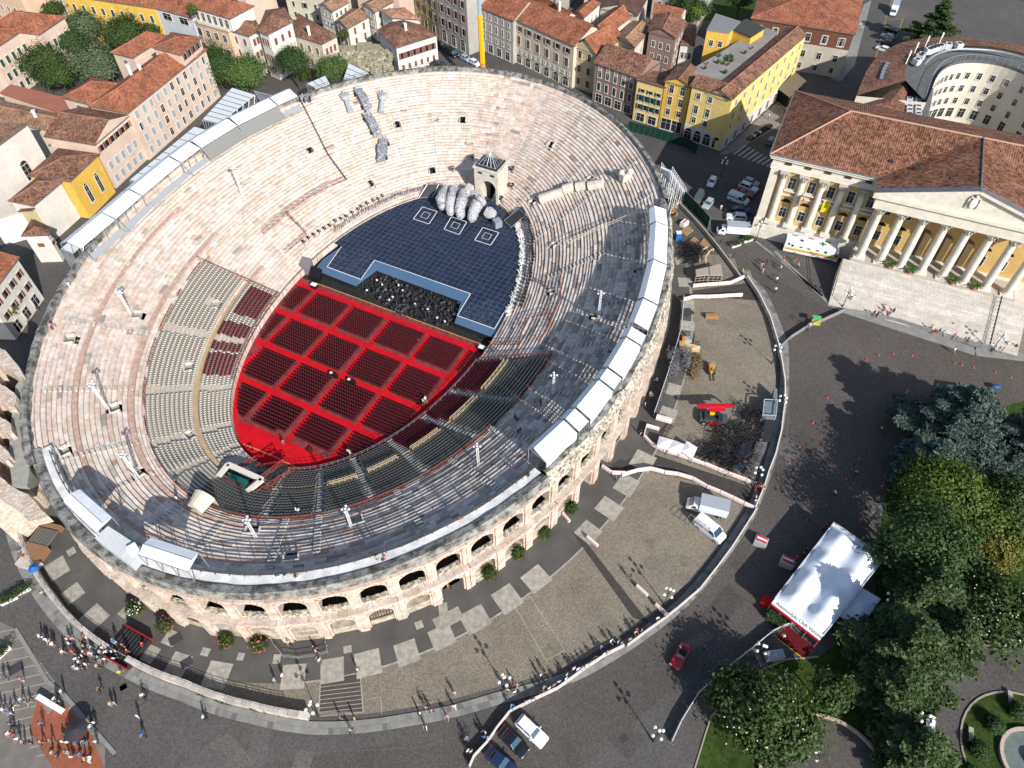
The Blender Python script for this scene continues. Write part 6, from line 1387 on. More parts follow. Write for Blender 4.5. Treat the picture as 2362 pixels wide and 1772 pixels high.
for (px_,py_) in ((.3,.25),): pass
for qx,qy,qz in ((x0+3,17,21.2),(-1,8,21.7),(4,6,22.6),(9.5,3,23.6)): b.box(tuple(L(qx,qy,qz+.35)),(.8,1.0,.12),RZ)
part('skylight',b.mesh('skylight',glass_m),pal)
b=MB();zc=17.0
b.prism([L(cxp-hw+.8,ya+.6),L(cxp+hw-.8,ya+.6),L(cxp+hw-.8,ya+3),L(cxp-hw+.8,ya+3)],zc,zp-.9,bottom=True)
b.prism([L(cxp-hw,ya),L(cxp+hw,ya),L(cxp+hw,yw),L(cxp-hw,yw)],zp-.9,zp-.3,bottom=True)
b.quad([L(cxp-hw+1,ya+.7,zp-.3),L(cxp+hw-1,ya+.7,zp-.3),L(cxp,ya+.7,ap-.4)])
def rake(x0_,z0_,x1_,z1_,w,d):
 a,c_=L(x0_,0,z0_),L(x1_,0,z1_);up=Vector((0,0,w))
 f=[L(x0_,ya-.0,z0_-w),L(x1_,ya,z1_-w),L(x1_,ya,z1_),L(x0_,ya,z0_)];g_=[p+Y*d for p in f]
 b.quad(f);b.quad([f[0],g_[0],g_[1],f[1]]);b.quad([f[3],f[2],g_[2],g_[3]])
rake(cxp-hw,zp+.2,cxp,ap+.2,.6,1.0);rake(cxp+hw,zp+.2,cxp,ap+.2,.6,1.0)
part('pediment',b.mesh('pediment',pw),pal)
b=MB();b.ball(tuple(L(cxp,ya+.5,zp+2.2)),1.0,10,6,sc=(.8,.35,1.1));b.box(tuple(L(cxp-.9,ya+.55,zp+2.1)),(.25,.3,2.0),RZ);b.box(tuple(L(cxp+.9,ya+.55,zp+2.2)),(.25,.3,1.8),RZ);b.box(tuple(L(cxp,ya+.5,zp+3.4)),(1.6,.35,.35),RZ);b.ball(tuple(L(cxp,ya+.4,zp+3.8)),.35,8,5)
part('coat_of_arms',b.mesh('coat_of_arms',pw),pal)
b=MB();b.quad([L(cxp-hw+.8,ya+3,zc+.3),L(cxp+hw-.8,ya+3,zc+.3),L(cxp+hw-.8,7.5,zc+.3),L(cxp-hw+.8,7.5,zc+.3)][::-1]);part('portico_ceiling',b.mesh('portico_ceiling',pw),pal)
def column_mesh(h,r):
 b=MB();b.box((0,0,.15),(r*2.9,r*2.9,.3));b.tube((0,0,.3),(0,0,.6),r*1.3,16,r2=r*1.15)
 prof=[(.6,1.0),(h*.33,.985),(h*.66,.92),(h-1.5,.84)]
 for (z0_,k0),(z1_,k1) in zip(prof,prof[1:]): b.tube((0,0,z0_),(0,0,z1_),r*k0,20,r2=r*k1,cap=False)
 return b
def cap_mesh(h,r):
 b=MB();b.tube((0,0,h-1.5),(0,0,h-.35),r*.86,12,r2=r*1.1)
 for ring_,z in ((.95,h-1.25),(1.1,h-.8)):
  for i in range(10): a=2*pi*i/10+z;b.box((r*ring_*cos(a),r*ring_*sin(a),z),(.16,.28,.5),a,top=(1.7,1.2))
 for sx in (-1,1):
  for sy in (-1,1): b.ball((sx*r*1.05,sy*r*1.05,h-.42),.22,6,4)
 b.box((0,0,h-.12),(r*2.7,r*2.7,.24));return b
CM,CAPM=column_mesh(12.5,.80).mesh('column',pw),cap_mesh(12.5,.80).mesh('capital',mat('capital_stone',(.55,.51,.44),.85,noise=4,col2=(.32,.30,.27),nmix=(.45,.55)))
for i in range(8):
 c_=part('column',CM,pal,local=True,loc=L(i*3.98,0,4.5)-pal.location,rz=RZ);k_=ON('capital',CAPM);link(k_);k_.parent=c_
for i in range(2):
 c_=part('column',CM,pal,local=True,loc=L(27.9,3.4,4.5) if i else L(0,3.4,4.5)-pal.location,rz=RZ);k_=ON('capital',CAPM);link(k_);k_.parent=c_
CM2,CAP2=column_mesh(12.4,.72).mesh('half_column',pw),cap_mesh(12.4,.72).mesh('capital',MATS['capital_stone'])
for xx in (-19.3,-15.4,-11.5,-7.6,-3.7):
 c_=part('half_column',CM2,pal,local=True,loc=L(xx,yw-.35,4.65)-pal.location,rz=RZ);k_=ON('capital',CAP2);link(k_);k_.parent=c_
 b=MB();b.box(tuple(L(xx,yw-1.0,4.9)),(2.0,1.4,.6),RZ);part('pedestal',b.mesh('pedestal',pw),pal)
b=MB();b.box(tuple(L(x0+.6,yw-.1,10.8)),(1.7,.7,12.4),RZ);part('corner_pilaster',b.mesh('corner_pilaster',pw),pal)
nY=-Y;rzw=atan2(nY.y,nY.x)-pi/2
for i in range(5):
 xx=-17.35+i*3.9
 put_window(pal,L(xx,yw-.02,13.0),rzw,1.35,2.6,'');put_window(pal,L(xx,yw-.02,6.0),rzw,1.3,2.3,'')
 fb=MB();pts=[(.95*cos(pi*j/8),.85*sin(pi*j/8)) for j in range(9)];fb.quad([L(xx+a,yw-.08,9.7+c2) for a,c2 in pts]);part('lunette',fb.mesh('lunette',dark),pal)
 fb=MB();fb.box(tuple(L(xx,yw-.25,12.6)),(2.3,.5,.3),RZ);fb.box(tuple(L(xx,yw-.1,11.4)),(3.0,.2,.4),RZ);part('sill',fb.mesh('sill',pw),pal)
b=MB();b.prism([L(-1.6,6.9),L(29.4,6.9),L(29.4,7.5),L(-1.6,7.5)],4.5,17.0)
for i in range(7):
 xx=2.0+i*3.98
 if i in (2,3,4):
  fb=MB();pts=[(-1.6,0)]+[(1.6*cos(pi-pi*j/8),5.2+1.5*sin(pi*j/8)) for j in range(9)]+[(1.6,0)];fb.quad([L(xx+a,yw-.04,4.6+c2) for a,c2 in pts][::-1]);part('arched_doorway',fb.mesh('arched_doorway',mat('portico_recess',(.14,.10,.05),.9)),pal)
 else:
  put_window(pal,L(xx,yw-.02,6.0),rzw,1.2,2.2,'');put_window(pal,L(xx,yw-.02,12.3),rzw,1.2,1.8,'')
  fb=MB();fb.quad([L(xx+.9*cos(pi*j/8),yw-.06,9.6+.8*sin(pi*j/8)) for j in range(9)]);part('lunette',fb.mesh('lunette',dark),pal)
b=MB();b.prism([L(-1.5,-1.9),L(29.4,-1.9),L(29.4,6.9),L(-1.5,6.9)],0,4.5);part('portico_floor',b.mesh('portico_floor',mat('portico_floor',(.46,.41,.35),.7,noise=.7,col2=(.40,.35,.31))),pal)
stm=mat('white_marble_stairs',(.60,.575,.54),.7,noise=.5,col2=(.52,.485,.45),tint=1,extra=ramp_noise(2.5,[(.3,(.88,.86,.84)),(.7,(1.08,1.08,1.08))]))
NS=26;tt=[1]*NS
for i in range(NS):
 b=MB();y0_=-1.9-(10.4)*i/NS;y1_=-1.9-(10.4)*(i+1)/NS;z=4.5*(NS-i)/NS-.1
 t=RU(.9,1.05);x=-3.0
 while x<32:
  w=min(RU(2,5),(0 if x<0 else 28.3 if x<28.3 else 32)-x)
  if w<.05: x+=.06;continue
  tq=t*RU(.92,1.07);b.prism([L(x,y1_),L(x+w-.02,y1_),L(x+w-.02,y0_+.02),L(x,y0_+.02)],0,z,tint=(tq,tq*.99,tq*.97));x+=w
 part('stair',b.mesh('stair',stm),pal)
b=MB();a,c_=L(26.8,-2.2,4.6),L(26.8,-12.0,.4)
for h in (.9,.5): b.tube(a+Vector((0,0,h)),c_+Vector((0,0,h)),.06,4)
for i in range(14): p=a.lerp(c_,i/13);b.tube(p,p+Vector((0,0,.9)),.05,4)
part('stair_rail',b.mesh('stair_rail',black_m),pal)
b=MB();a,c_=L(-3.0,-12,4.4),L(-3.0,-1.9,4.4)
for h in (.9,.5): b.tube(a+Vector((0,0,h-2)),c_+Vector((0,0,h)),.05,4)
part('side_rail',b.mesh('side_rail',black_m),pal)
def flag(x,z,cols,label,w=1.6,h=2.2):
 b=MB();base_=L(x,yw-.3,z);tip=base_+nY*2.4+Vector((0,0,.9));b.tube(base_,tip,.05,5);o=empty('flag',label,'flag',base_);part('pole',b.mesh('pole',white_paint),o)
 n=len(cols)
 for j,cl in enumerate(cols):
  b=MB();
  for s in range(4): u0,u1=s/4,(s+1)/4;w0,w1=.15*sin(s*2.1),.15*sin((s+1)*2.1);a0,a1=base_.lerp(tip,.25+.75*j/n),base_.lerp(tip,.25+.75*(j+1)/n);b.quad([a0-Vector((0,0,h*u0))+X*w0,a1-Vector((0,0,h*u0))+X*w0,a1-Vector((0,0,h*u1))+X*w1,a0-Vector((0,0,h*u1))+X*w1])
  part('flag_stripe',b.mesh('flag_stripe',mat('flag_'+cl[0],cl[1],.7)),o)
flag(-14.2,12.8,[('mauve',(.17,.09,.22)),('mauve',(.17,.09,.22)),('crimson',(.42,.06,.12))],'mauve and crimson tattered flag hanging from a palace window',h=2.8)
flag(-6.2,12.6,[('green',(.05,.30,.08)),('white',(.7,.7,.7)),('blue',(.04,.07,.30))],'green, white and blue flags hanging together from a palace window',h=2.6)
b=MB();b.prism([L(-10.2,yw-.35),L(-8.8,yw-.35),L(-8.8,yw-.45),L(-10.2,yw-.45)],9.7,12.9,bottom=True);ban=empty('yellow_banner','yellow vertical banner with dark lettering hanging between palace columns','banner',L(-9.5,yw-.4,9.7));part('cloth',b.mesh('cloth',mat('banner_yellow',(.75,.62,.03),.7)),ban)
def text_obj(body,size,loc_,rot,m,parent=None,name='lettering',ext=.01):
 c=bpy.data.curves.new(name,'FONT');c.body=body;c.size=size;c.align_x='CENTER';c.align_y='CENTER';c.extrude=ext
 t=ON(name,c);link(t);t.matrix_world=Matrix.Translation(loc_) @ rot
 dg=bpy.context.evaluated_depsgraph_get();me=bpy.data.meshes.new_from_object(t.evaluated_get(dg));me.materials.clear();me.materials.append(m);mw=t.matrix_world.copy();bpy.data.objects.remove(t)
 me.transform(mw);me.update();me.name=name;return part(name,me,parent) if parent else me
def frame_rot(xd,yd_): xd=xd.normalized();yd_=yd_.normalized();zd=xd.cross(yd_);return Matrix(((xd.x,yd_.x,zd.x,0),(xd.y,yd_.y,zd.y,0),(xd.z,yd_.z,zd.z,0),(0,0,0,1)))
UPV=Vector((0,0,1))
inkm=mat('ink',(.03,.03,.03),.7);lb=MB()
for j,(sx,n_) in enumerate(((-.22,8),(.22,6))):
 for i in range(n_): lb.box(tuple(L(-9.5+sx,yw-.47,12.5-i*.31)),(.16,.03,.05+.12*((i*7+j)%3)/2),RZ)
part('dark_print',lb.mesh('dark_print',inkm),ban)
frond=mat('palm_green',(.035,.10,.02),.7)
def potted(p,label,cat='plant',s=1.0):
 o=empty('potted_palm',label,cat,p);b=MB();b.tube((0,0,0),(0,0,.7*s),.35*s,10,r2=.5*s);part('pot',b.mesh('pot',MATS['pot_clay']),o,local=True);b=MB()
 for i in range(18):
  a=i*2.4;e=RU(.3,1.1);prev_=Vector((0,0,.7*s))
  for j in range(1,4): t=j/3;q_=Vector((cos(a)*t*1.1*s,sin(a)*t*1.1*s,.7*s+s*(1.3*t*sin(e)-.7*t*t)));sd_=Vector((-sin(a),cos(a),0))*.16*s*(1-t*.6);b.quad([prev_-sd_,prev_+sd_,q_+sd_,q_-sd_]);prev_=q_
 part('fronds',b.mesh('fronds',frond),o,local=True)
for i,x in enumerate((6.0,9.9,0,17.9,21.9)):
 if i==2: continue
 potted(L(x,-1.2,4.5),['potted palm between second and third portico columns','potted palm between third and fourth portico columns','','potted palm in the middle bay of the portico','potted palm in the fifth bay of the portico, right of the middle one'][i],s=1.3)
# ================================================================ CURVED BUILDING
cb=empty('curved_building','crescent shaped pale building with tiled outer roof, grey terrace and concave windowed court wall','building',P('y',900,600,0))
def rs(pts,n,z):
 q=[P('y',x,y,z) for x,y in pts];out=[]
 for i in range(n): f=i/(n-1)*(len(q)-1);j=min(int(f),len(q)-2);out.append(q[j].lerp(q[j+1],f-j))
 for _ in range(4): out=[out[0]]+[(out[i-1]+out[i]*2+out[i+1])/4 for i in range(1,n-1)]+[out[-1]]
 return out
NN=37
outr=rs(((208,608),(255,480),(300,400),(370,330),(480,268),(640,237),(850,232),(1100,258),(1300,300),(1600,420)),NN,15.0)
tin=rs(((530,505),(505,470),(520,420),(560,365),(620,320),(700,294),(800,284),(1060,292),(1269,332),(1560,450)),NN,16.8)
inn=rs(((650,650),(682,570),(705,510),(735,462),(775,432),(830,410),(920,396),(1090,408),(1269,468),(1500,600)),NN,16.0)
cw=wallmat('crescent_wall',(.64,.59,.50));w=MB();rf=MB();rf.uv=[];te=MB()
for i in range(NN-1):
 uvface(rf,[outr[i],outr[i+1],tin[i+1],tin[i]]);te.quad([tin[i]-UPV*.5,tin[i+1]-UPV*.5,inn[i+1],inn[i]][::-1] if False else [tin[i]-UPV*.5,tin[i+1]-UPV*.5,inn[i+1],inn[i]])
 te.quad([inn[i],inn[i+1],inn[i+1]+UPV*.7,inn[i]+UPV*.7])
 for a in (outr,inn): p,q_=a[i],a[i+1];w.quad([(p.x,p.y,0),(q_.x,q_.y,0),q_,p])
w.quad([(outr[0].x,outr[0].y,0),(inn[0].x,inn[0].y,0),inn[0],outr[0]])
part('wall',w.mesh('wall',cw),cb);part('tiled_roof',roofmesh(rf,'tiled_roof',[T_BR]),cb);part('roof_terrace',te.mesh('roof_terrace',mat('terrace_dark',(.13,.13,.125),.85,noise=.8,col2=(.10,.10,.10))),cb)
for i in range(NN-1):
 p,q_=inn[i],inn[i+1];d=(q_-p);n=Vector((d.y,-d.x,0)).normalized()
 if n.dot(P('y',900,800,0)-p)<0: n=-n
 rz=atan2(n.y,n.x)-pi/2
 for k_ in range(1 if (i%2==0 or d.length>2.6) else 0):
  m_=p.lerp(q_,.5)
  for z in (1.8,5.4,8.7,12.0): put_window(cb,Vector((m_.x,m_.y,z))+n*.03,rz,1.0 if z>2 else 1.5,1.6 if z>2 else 2.4,'')
b=MB();
for i in range(NN-1):
 p,q_=inn[i].lerp(tin[i],.12),inn[i+1].lerp(tin[i+1],.12);b.tube(p+UPV*1.6,q_+UPV*1.6,.06,4);b.tube(p,p+UPV*1.6,.05,4)
 p,q_=inn[i].lerp(tin[i],.5),inn[i+1].lerp(tin[i+1],.5)
 if i>9: b.tube(p+UPV*1.2,q_+UPV*1.2,.22,6)
part('terrace_pipe',b.mesh('terrace_pipe',steel),cb)
for i in (10,12,13,16,17,18,19,20,22,24):
 p=inn[i].lerp(tin[i],.78);b=MB();b.box((p.x,p.y,p.z+.9),(1.7,1.5,1.3),i*.2,0);b.tube((p.x,p.y,p.z+1.55),(p.x,p.y,p.z+1.62),.5,10,mi=1);part('air_conditioner',b.mesh('air_conditioner',[mat('ac_grey',(.52,.54,.55),.5),darkgrey]),cb)
b=MB()
for i in (9,13,17,21): p=tin[i].lerp(outr[i],.05);b.tube(p,p+UPV*3.2,.14,6,mi=0);b.box(tuple(p+UPV*2.6),(.3,.3,1.3),.3)
part('antenna',b.mesh('antenna',white_paint),cb)
for i in range(3,9):
 p=outr[i].lerp(tin[i],.45)+UPV*.25;d=(outr[i+1]-outr[i]);b=MB();b.box(tuple(p),(1.3,.8,.2),atan2(d.y,d.x));part('skylight',b.mesh('skylight',mat('skylight_blue',(.16,.22,.28),.2,spec=.8)),cb)
house('brown tiled link roof between curved building and palace',[P('3',1205,690,15),P('3',1475,505,15),P('3',1440,735,15),P('3',1300,735,15)],15,cw,T_BR,'pyr',1.0,grids={},over=.2)
b=empty('roof_plant_deck','grey flat deck crowded with air conditioning units beside the curved building','plant deck',P('3',1520,700,14));m=MB();m.prism([P('3',1480,510,14),P('3',1640,560,14),P('3',1590,830,14),P('3',1440,740,14)],0,14);part('deck_block',m.mesh('deck_block',cw),b);m=MB();m.prism([P('3',1482,514,14),P('3',1636,564,14),P('3',1588,826,14),P('3',1444,738,14)],14,14.05);part('deck_surface',m.mesh('deck_surface',MATS['terrace_dark']),b)
for i in range(5):
 for j in range(2): p=P('3',1480+j*55,640+i*24,14.7);m=MB();m.box(tuple(p),(1.3,1.0,1.2),-.3,0);m.box((p.x,p.y,p.z+.62),(.9,.6,.06),-.3,1);part('air_conditioner',m.mesh('air_conditioner',[MATS['ac_grey'],darkgrey]),b)
house('dark kiosk with wide grey olive sloping roof in the lane beside the yellow wing',[P('3',640,560,4.5),P('3',750,460,4.5),P('3',820,515,4.5),P('3',715,620,4.5)],4.5,darkgrey,mat('olive_roof',(.16,.14,.105),.8),'gable',1.6,grids={},name='kiosk',cat='kiosk') if False else None
b=MB();q=[P('3',640,565,3.5),P('3',755,460,5.4),P('3',822,515,5.4),P('3',718,622,3.5)];b.quad(q);b.quad([p-UPV*.15 for p in q][::-1]);[b.tube(p,(p.x,p.y,0),.1,5) for p in q];b.prism([(q[0].lerp(q[2],.1)).xy,(q[1].lerp(q[3],.1)).xy,q[2].lerp(q[0],.1).xy,q[3].lerp(q[1],.1).xy],0,3.0,1)
place('lane_shelter',b,[mat('olive_roof',(.16,.14,.105),.8),dark],'large grey olive slanted shelter roof in the dark lane beside the yellow wing','shelter')
# ================================================================ TREES
CR['T']=(1770,1360,.126084);CR['B']=(1800,525,.126084);CR['C']=(1500,920,.252167)
def leafmat(name,c,c2):
 def ex(nt,out,geo,b):
  a=nt.nodes.new('ShaderNodeAttribute');a.attribute_name='leaf'
  mx=nt.nodes.new('ShaderNodeMix');mx.data_type='RGBA';mx.inputs[7].default_value=(*c2,1);nt.links.new(a.outputs['Fac'],mx.inputs[0]);nt.links.new(out,mx.inputs[6]);return mx.outputs[2]
 m=mat(name,c,.65,spec=.25,extra=ex);nt=m.node_tree;b=nt.nodes['Principled BSDF'];b.inputs['Subsurface Weight'].default_value=0
 return m
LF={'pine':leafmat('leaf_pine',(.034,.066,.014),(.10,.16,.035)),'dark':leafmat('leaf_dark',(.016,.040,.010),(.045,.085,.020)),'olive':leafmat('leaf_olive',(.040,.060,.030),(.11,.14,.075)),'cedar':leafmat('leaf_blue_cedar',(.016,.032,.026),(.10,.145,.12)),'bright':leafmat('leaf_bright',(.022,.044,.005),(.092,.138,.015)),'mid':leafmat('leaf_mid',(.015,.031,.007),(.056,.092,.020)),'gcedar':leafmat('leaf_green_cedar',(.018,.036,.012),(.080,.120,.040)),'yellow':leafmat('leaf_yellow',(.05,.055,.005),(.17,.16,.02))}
bark=mat('bark',(.09,.065,.045),.95,noise=2,col2=(.05,.038,.028))
def leafcloud(name,pts,nrm,size,m,aspect=1.6,tone=None):
 """pts Nx3 leaf centres, nrm Nx3 facing;each a small bent quad"""
 N=len(pts);r=rng.normal(size=(N,3));n=nrm+.55*r;n/=np.linalg.norm(n,axis=1,keepdims=True)
 u=np.cross(n,rng.normal(size=(N,3)));u/=np.linalg.norm(u,axis=1,keepdims=True);v=np.cross(n,u)
 s=size*(.6+.8*rng.random((N,1)));a,b=u*s*aspect*.5,v*s*.5
 co=np.stack([pts-a-b*.4,pts-b,pts+a,pts+b],1).reshape(-1,3)
 me=bpy.data.meshes.new(name);me.vertices.add(4*N);me.vertices.foreach_set('co',co.astype(np.float32).ravel());me.loops.add(4*N);me.loops.foreach_set('vertex_index',np.arange(4*N,dtype=np.int32))
 me.polygons.add(N);me.polygons.foreach_set('loop_start',np.arange(0,4*N,4,dtype=np.int32));me.polygons.foreach_set('loop_total',np.full(N,4,dtype=np.int32));me.materials.append(m);me.update(calc_edges=True)
 at=me.attributes.new('leaf','FLOAT','FACE');t=np.clip((tone if tone is not None else .5)+rng.normal(0,.22,N),0,1);at.data.foreach_set('value',t.astype(np.float32));return me
def clumps(n,R,flat=.75,shell=.85,lump=.3):
 """clump centres over an uneven crown, leaves around each"""
 d=rng.normal(size=(n,3));d/=np.linalg.norm(d,axis=1,keepdims=True);d[:,2]=np.abs(d[:,2])*1.0-.25*(rng.random(n)<.5)
 k=1+lump*np.sin(d[:,0]*5+R)*np.cos(d[:,1]*4-R)+lump*.6*np.sin(d[:,0]*11+d[:,1]*9);r=R*k*(shell+(1-shell)*rng.random(n)**.5)*(.55+.45*rng.random(n)**.35)
 return d*r[:,None]*np.array([1,1,flat])
def trunk_mesh(h,r,R,n=6):
 b=MB();b.tube((0,0,0),(0.1,0.05,h*.55),r,8,r2=r*.75,cap=False);b.tube((.1,.05,h*.55),(.15,.1,h),r*.75,7,r2=r*.3)
 for i in range(n): a=i*2.4+h;z=h*(.45+.08*i);b.tube((.1,.05,z),(cos(a)*R*.65,sin(a)*R*.65,z+R*.35),r*.4,5,r2=r*.08)
 return b.mesh('trunk',[bark])
def tree(x,y,h,R,kind,label,n=90,per=75,flat=.75,size=.32,name='tree',lump=.36,zc=None):
 o=empty(name,label,'tree',Vector((x,y,0)));part('trunk',trunk_mesh(h-R*flat*.5,max(.12,R*.07),R),o,local=True)
 c_=clumps(n,R*.9,flat,lump=lump);zc=zc if zc is not None else h-R*flat
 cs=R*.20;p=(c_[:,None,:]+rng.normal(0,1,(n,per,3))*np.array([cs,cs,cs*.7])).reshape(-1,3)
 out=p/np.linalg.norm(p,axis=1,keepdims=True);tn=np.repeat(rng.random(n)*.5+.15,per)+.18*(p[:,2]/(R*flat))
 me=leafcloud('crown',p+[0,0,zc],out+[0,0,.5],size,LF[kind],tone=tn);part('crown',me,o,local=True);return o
def cedar(x,y,h,R,kind,label,name='cedar_tree',dens=1.0,size=.30):
 """tiered conifer: long drooping boughs carrying flat sprays"""
 o=empty(name,label,'tree',Vector((x,y,0)));b=MB();b.tube((0,0,0),(0,0,h*.98),.42,8,r2=.05);P_=[];T_=[]
 z=h*.14;a=rng.random()*6
 while z<h*.98:
  f=(z/h);L_=R*(1-f**1.35)*(1.05 if f<.8 else 1)*(.7+.45*rng.random())+.3;a+=2.4+.3*rng.normal();el=.10
  dx,dy=cos(a),sin(a);tip=Vector((dx*L_,dy*L_,z+L_*el-.05*L_));b.tube((0,0,z),tip,.09,4,r2=.02,cap=False)
  nsp=int(L_*13*dens)+6
  for j in range(nsp):
   t=.18+.82*(j+rng.random())/nsp;w=(1.05-t)*L_*.42*(.5+rng.random())+.25;s=(1 if j%2 else -1)
   q=np.array([dx*L_*t-dy*s*w*rng.random(),dy*L_*t+dx*s*w*rng.random(),z+L_*el*t-.22*w-.10*t*L_]);m_=9
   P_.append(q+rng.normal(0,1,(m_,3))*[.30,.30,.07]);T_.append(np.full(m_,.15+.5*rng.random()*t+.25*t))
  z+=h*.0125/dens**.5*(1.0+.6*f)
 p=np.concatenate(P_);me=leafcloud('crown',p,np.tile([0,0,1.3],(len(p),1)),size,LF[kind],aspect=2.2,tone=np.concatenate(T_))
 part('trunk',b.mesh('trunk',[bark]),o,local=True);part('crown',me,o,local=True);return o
def at(k,x,y,z): p=P(k,x,y,z);return p.x,p.y
tree(*at('m',700,770,7),10,6.0,'pine','rounded light green stone pine behind the crest, left of the round dark tree',n=170,per=80,flat=.62,size=.26,lump=.08)
tree(*at('m',1225,660,8.5),12,4.5,'dark','perfectly round dark green clipped tree in front of the white villa',n=190,per=70,flat=1.0,size=.22,lump=.02)
tree(*at('m',1665,730,7),9.5,4.4,'pine','stone pine right of the round clipped tree, beside the small panel roofs',n=130,per=70,flat=.85,size=.24,lump=.10)
tree(*at('m',350,650,9),13,4.6,'dark','tall dark evergreen between the pink building end and the pine',n=110,per=70,flat=1.2,size=.26)
tree(*at('m',430,850,4),8,3.6,'dark','lower dark evergreen at the foot of the pink building end',n=80,per=60,flat=1.1,size=.26)
tree(*at('m',1380,830,2),3.8,2.0,'bright','small bright yellow green bush below the round clipped tree',n=40,per=60,flat=.8,size=.2,name='bush')
tree(*at('l',470,650,9),12,5.4,'mid','broad green tree nearest to the villa with green shutters, upper left grove',n=150,per=70,size=.3)
tree(*at('l',640,830,6),9.5,4.6,'mid','lower green tree at the bottom of the upper left grove',n=110,per=70,size=.3)
tree(*at('l',1010,640,9),12,6.0,'olive','large grey green olive toned tree in the middle of the grove beside the pink roof',n=170,per=70,size=.3)
tree(*at('l',1140,800,6),9.5,4.2,'olive','grey green tree hugging the pink building roof edge',n=100,per=70,size=.3)
tree(*at('l',900,270,9),12,5.0,'olive','dark grey green tree in front of the golden building',n=130,per=70,size=.3)
tree(*at('l',1370,330,10),13,5.4,'mid','bushy green tree between golden building and tower storey, top of the grove',n=150,per=70,size=.3)
tree(*at('l',760,480,7),10.5,4.4,'dark','dark tree filling the centre gap of the upper left grove',n=100,per=60,size=.3)
tree(*at('l',1680,340,8),10,3.0,'mid','small green treetop peeking right of the grove before the golden building',n=50,per=60,size=.28)
tree(*at('l',350,80,7),9,4.2,'dark','dark treetop behind the far left villa at the top edge',n=80,per=60,size=.3)
tree(*at('l',590,90,7),9,3.4,'mid','green treetop left of the golden building at the top edge',n=60,per=60,size=.3)
tree(*at('m',120,120,17),18.4,1.6,'bright','bright green climbing plant on the penthouse corner',n=20,per=50,size=.22,name='roof_plant')
tree(*at('m',1790,370,5.5),6.5,1.6,'bright','low bright hedge bush between cream house and small tan roofed house',n=24,per=50,size=.22,name='bush')
tree(*at('a',110,760,4),5.5,1.8,'bright','small bright shrub against the white house at the left edge',n=30,per=50,size=.22,name='bush')
cedar(*at('y',740,110,10),15,9.5,'gcedar','large dark drooping cedar beside the curved building at the top right',dens=1.1)
for i,(k,x,y,R,lab) in enumerate((('3',100,60,4.5,'dark garden tree at the top edge left of the municipal block'),('3',20,10,4.5,'dark garden tree at the top edge, furthest left of the gardens'),('3',400,20,3.2,'dark garden tree touching the municipal block'),('p',1700,60,4.2,'round dark garden tree above the reddish roof'),('3',100,150,2.0,'bright yellow green shrub behind the yellow tower'))):
 tree(*at(k,x,y,6),9 if i<4 else 11,R,'dark' if i<4 else 'bright',lab,n=70,per=60)
quadsheet('lawn',(('3',0,-60),('3',520,-60),('3',480,120),('3',60,140)),.018,grass_m)
cedar(74,71,15.5,10.5,'cedar','huge blue grey cedar overhanging the square at the right edge',dens=1.25,size=.33)
cedar(66.5,63.5,12,6.8,'cedar','smaller blue grey cedar in front of the huge one, lower left side',dens=1.1)
cedar(85,67,15,8,'cedar','blue grey cedar cut off by the right edge of the picture',dens=.9)
tree(*at('6',1690,1530,6),10,5.8,'bright','bright yellow green broad tree under the blue cedars',n=230,per=75,flat=.6,size=.3,lump=.2)
tree(*at('9',1960,130,5),8,4.6,'bright','second bright green tree right of the first under the cedars',n=150,per=75,flat=.6,size=.3,lump=.2)
tree(*at('6',2140,1600,5),8,4.2,'mid','mid green tree at the right edge under the cedars',n=90,per=70,size=.3)
cedar(*at('9',1640,520,7),12,7.2,'gcedar','grey green rounded conifer right of the white marquee',dens=1.3)
cedar(*at('9',1480,880,7),14,8.6,'gcedar','large dark green cedar below the marquee, centre of the garden',dens=1.3)
cedar(*at('9',1420,1150,5),10,6.5,'gcedar','lower green cedar joined to the large one in the garden centre',dens=1.2)
cedar(*at('9',1560,1560,5),9,5.5,'gcedar','dark cedar at the bottom edge beside the round lawn',dens=1.1)
cedar(*at('9',1780,830,5),10,4.0,'gcedar','narrow dark conifer between grey green conifer and path',dens=1.0)
tree(*at('9',2010,290,5),8,3.4,'yellow','yellow tinted small tree at the right side of the garden',n=70,per=70,size=.28)
tree(*at('9',2050,620,6),9,5.6,'mid','glossy magnolia with pale blossoms at the right edge of the garden',n=140,per=70,flat=.75,size=.32)
tree(59.8,49.5,13.5,5.6,'dark','dark tree in the shade between marquee and bright trees',n=80,per=70,size=.3)
tree(*at('9',1420,280,5),8,3.6,'dark','dark shrub like tree directly right of the marquee corner',n=70,per=60,size=.3)
tree(*at('9',600,1310,5),8,4.8,'mid','big magnolia with pale blossoms at the lower left of the garden',n=200,per=75,flat=.7,size=.32)
tree(*at('9',420,1200,4),6.5,3.6,'mid','magnolia crown at the upper left of the big magnolia',n=100,per=70,size=.32)
tree(*at('9',640,1450,5),7,3.4,'mid','lower magnolia crown near the curved stone bench',n=80,per=70,size=.32)
tree(*at('9',960,1180,4),6.5,2.4,'mid','small round tree on the lawn right of the big magnolia',n=50,per=70,size=.26)
b=MB()
for k,x0,y0,x1,y1,n,z in (('9',300,1050,860,1560,34,8.2),('9',1880,420,2212,880,30,8.4)):
 for i in range(n): p=P(k,RU(x0,x1),RU(y0,y1),z+RU(-1.5,.6));b.ball(tuple(p),.10,5,4)
place('blossoms',b,[mat('blossom',(.75,.72,.62),.6)],'scattered pale magnolia blossoms over the dark glossy crowns','blossoms',kind='stuff')
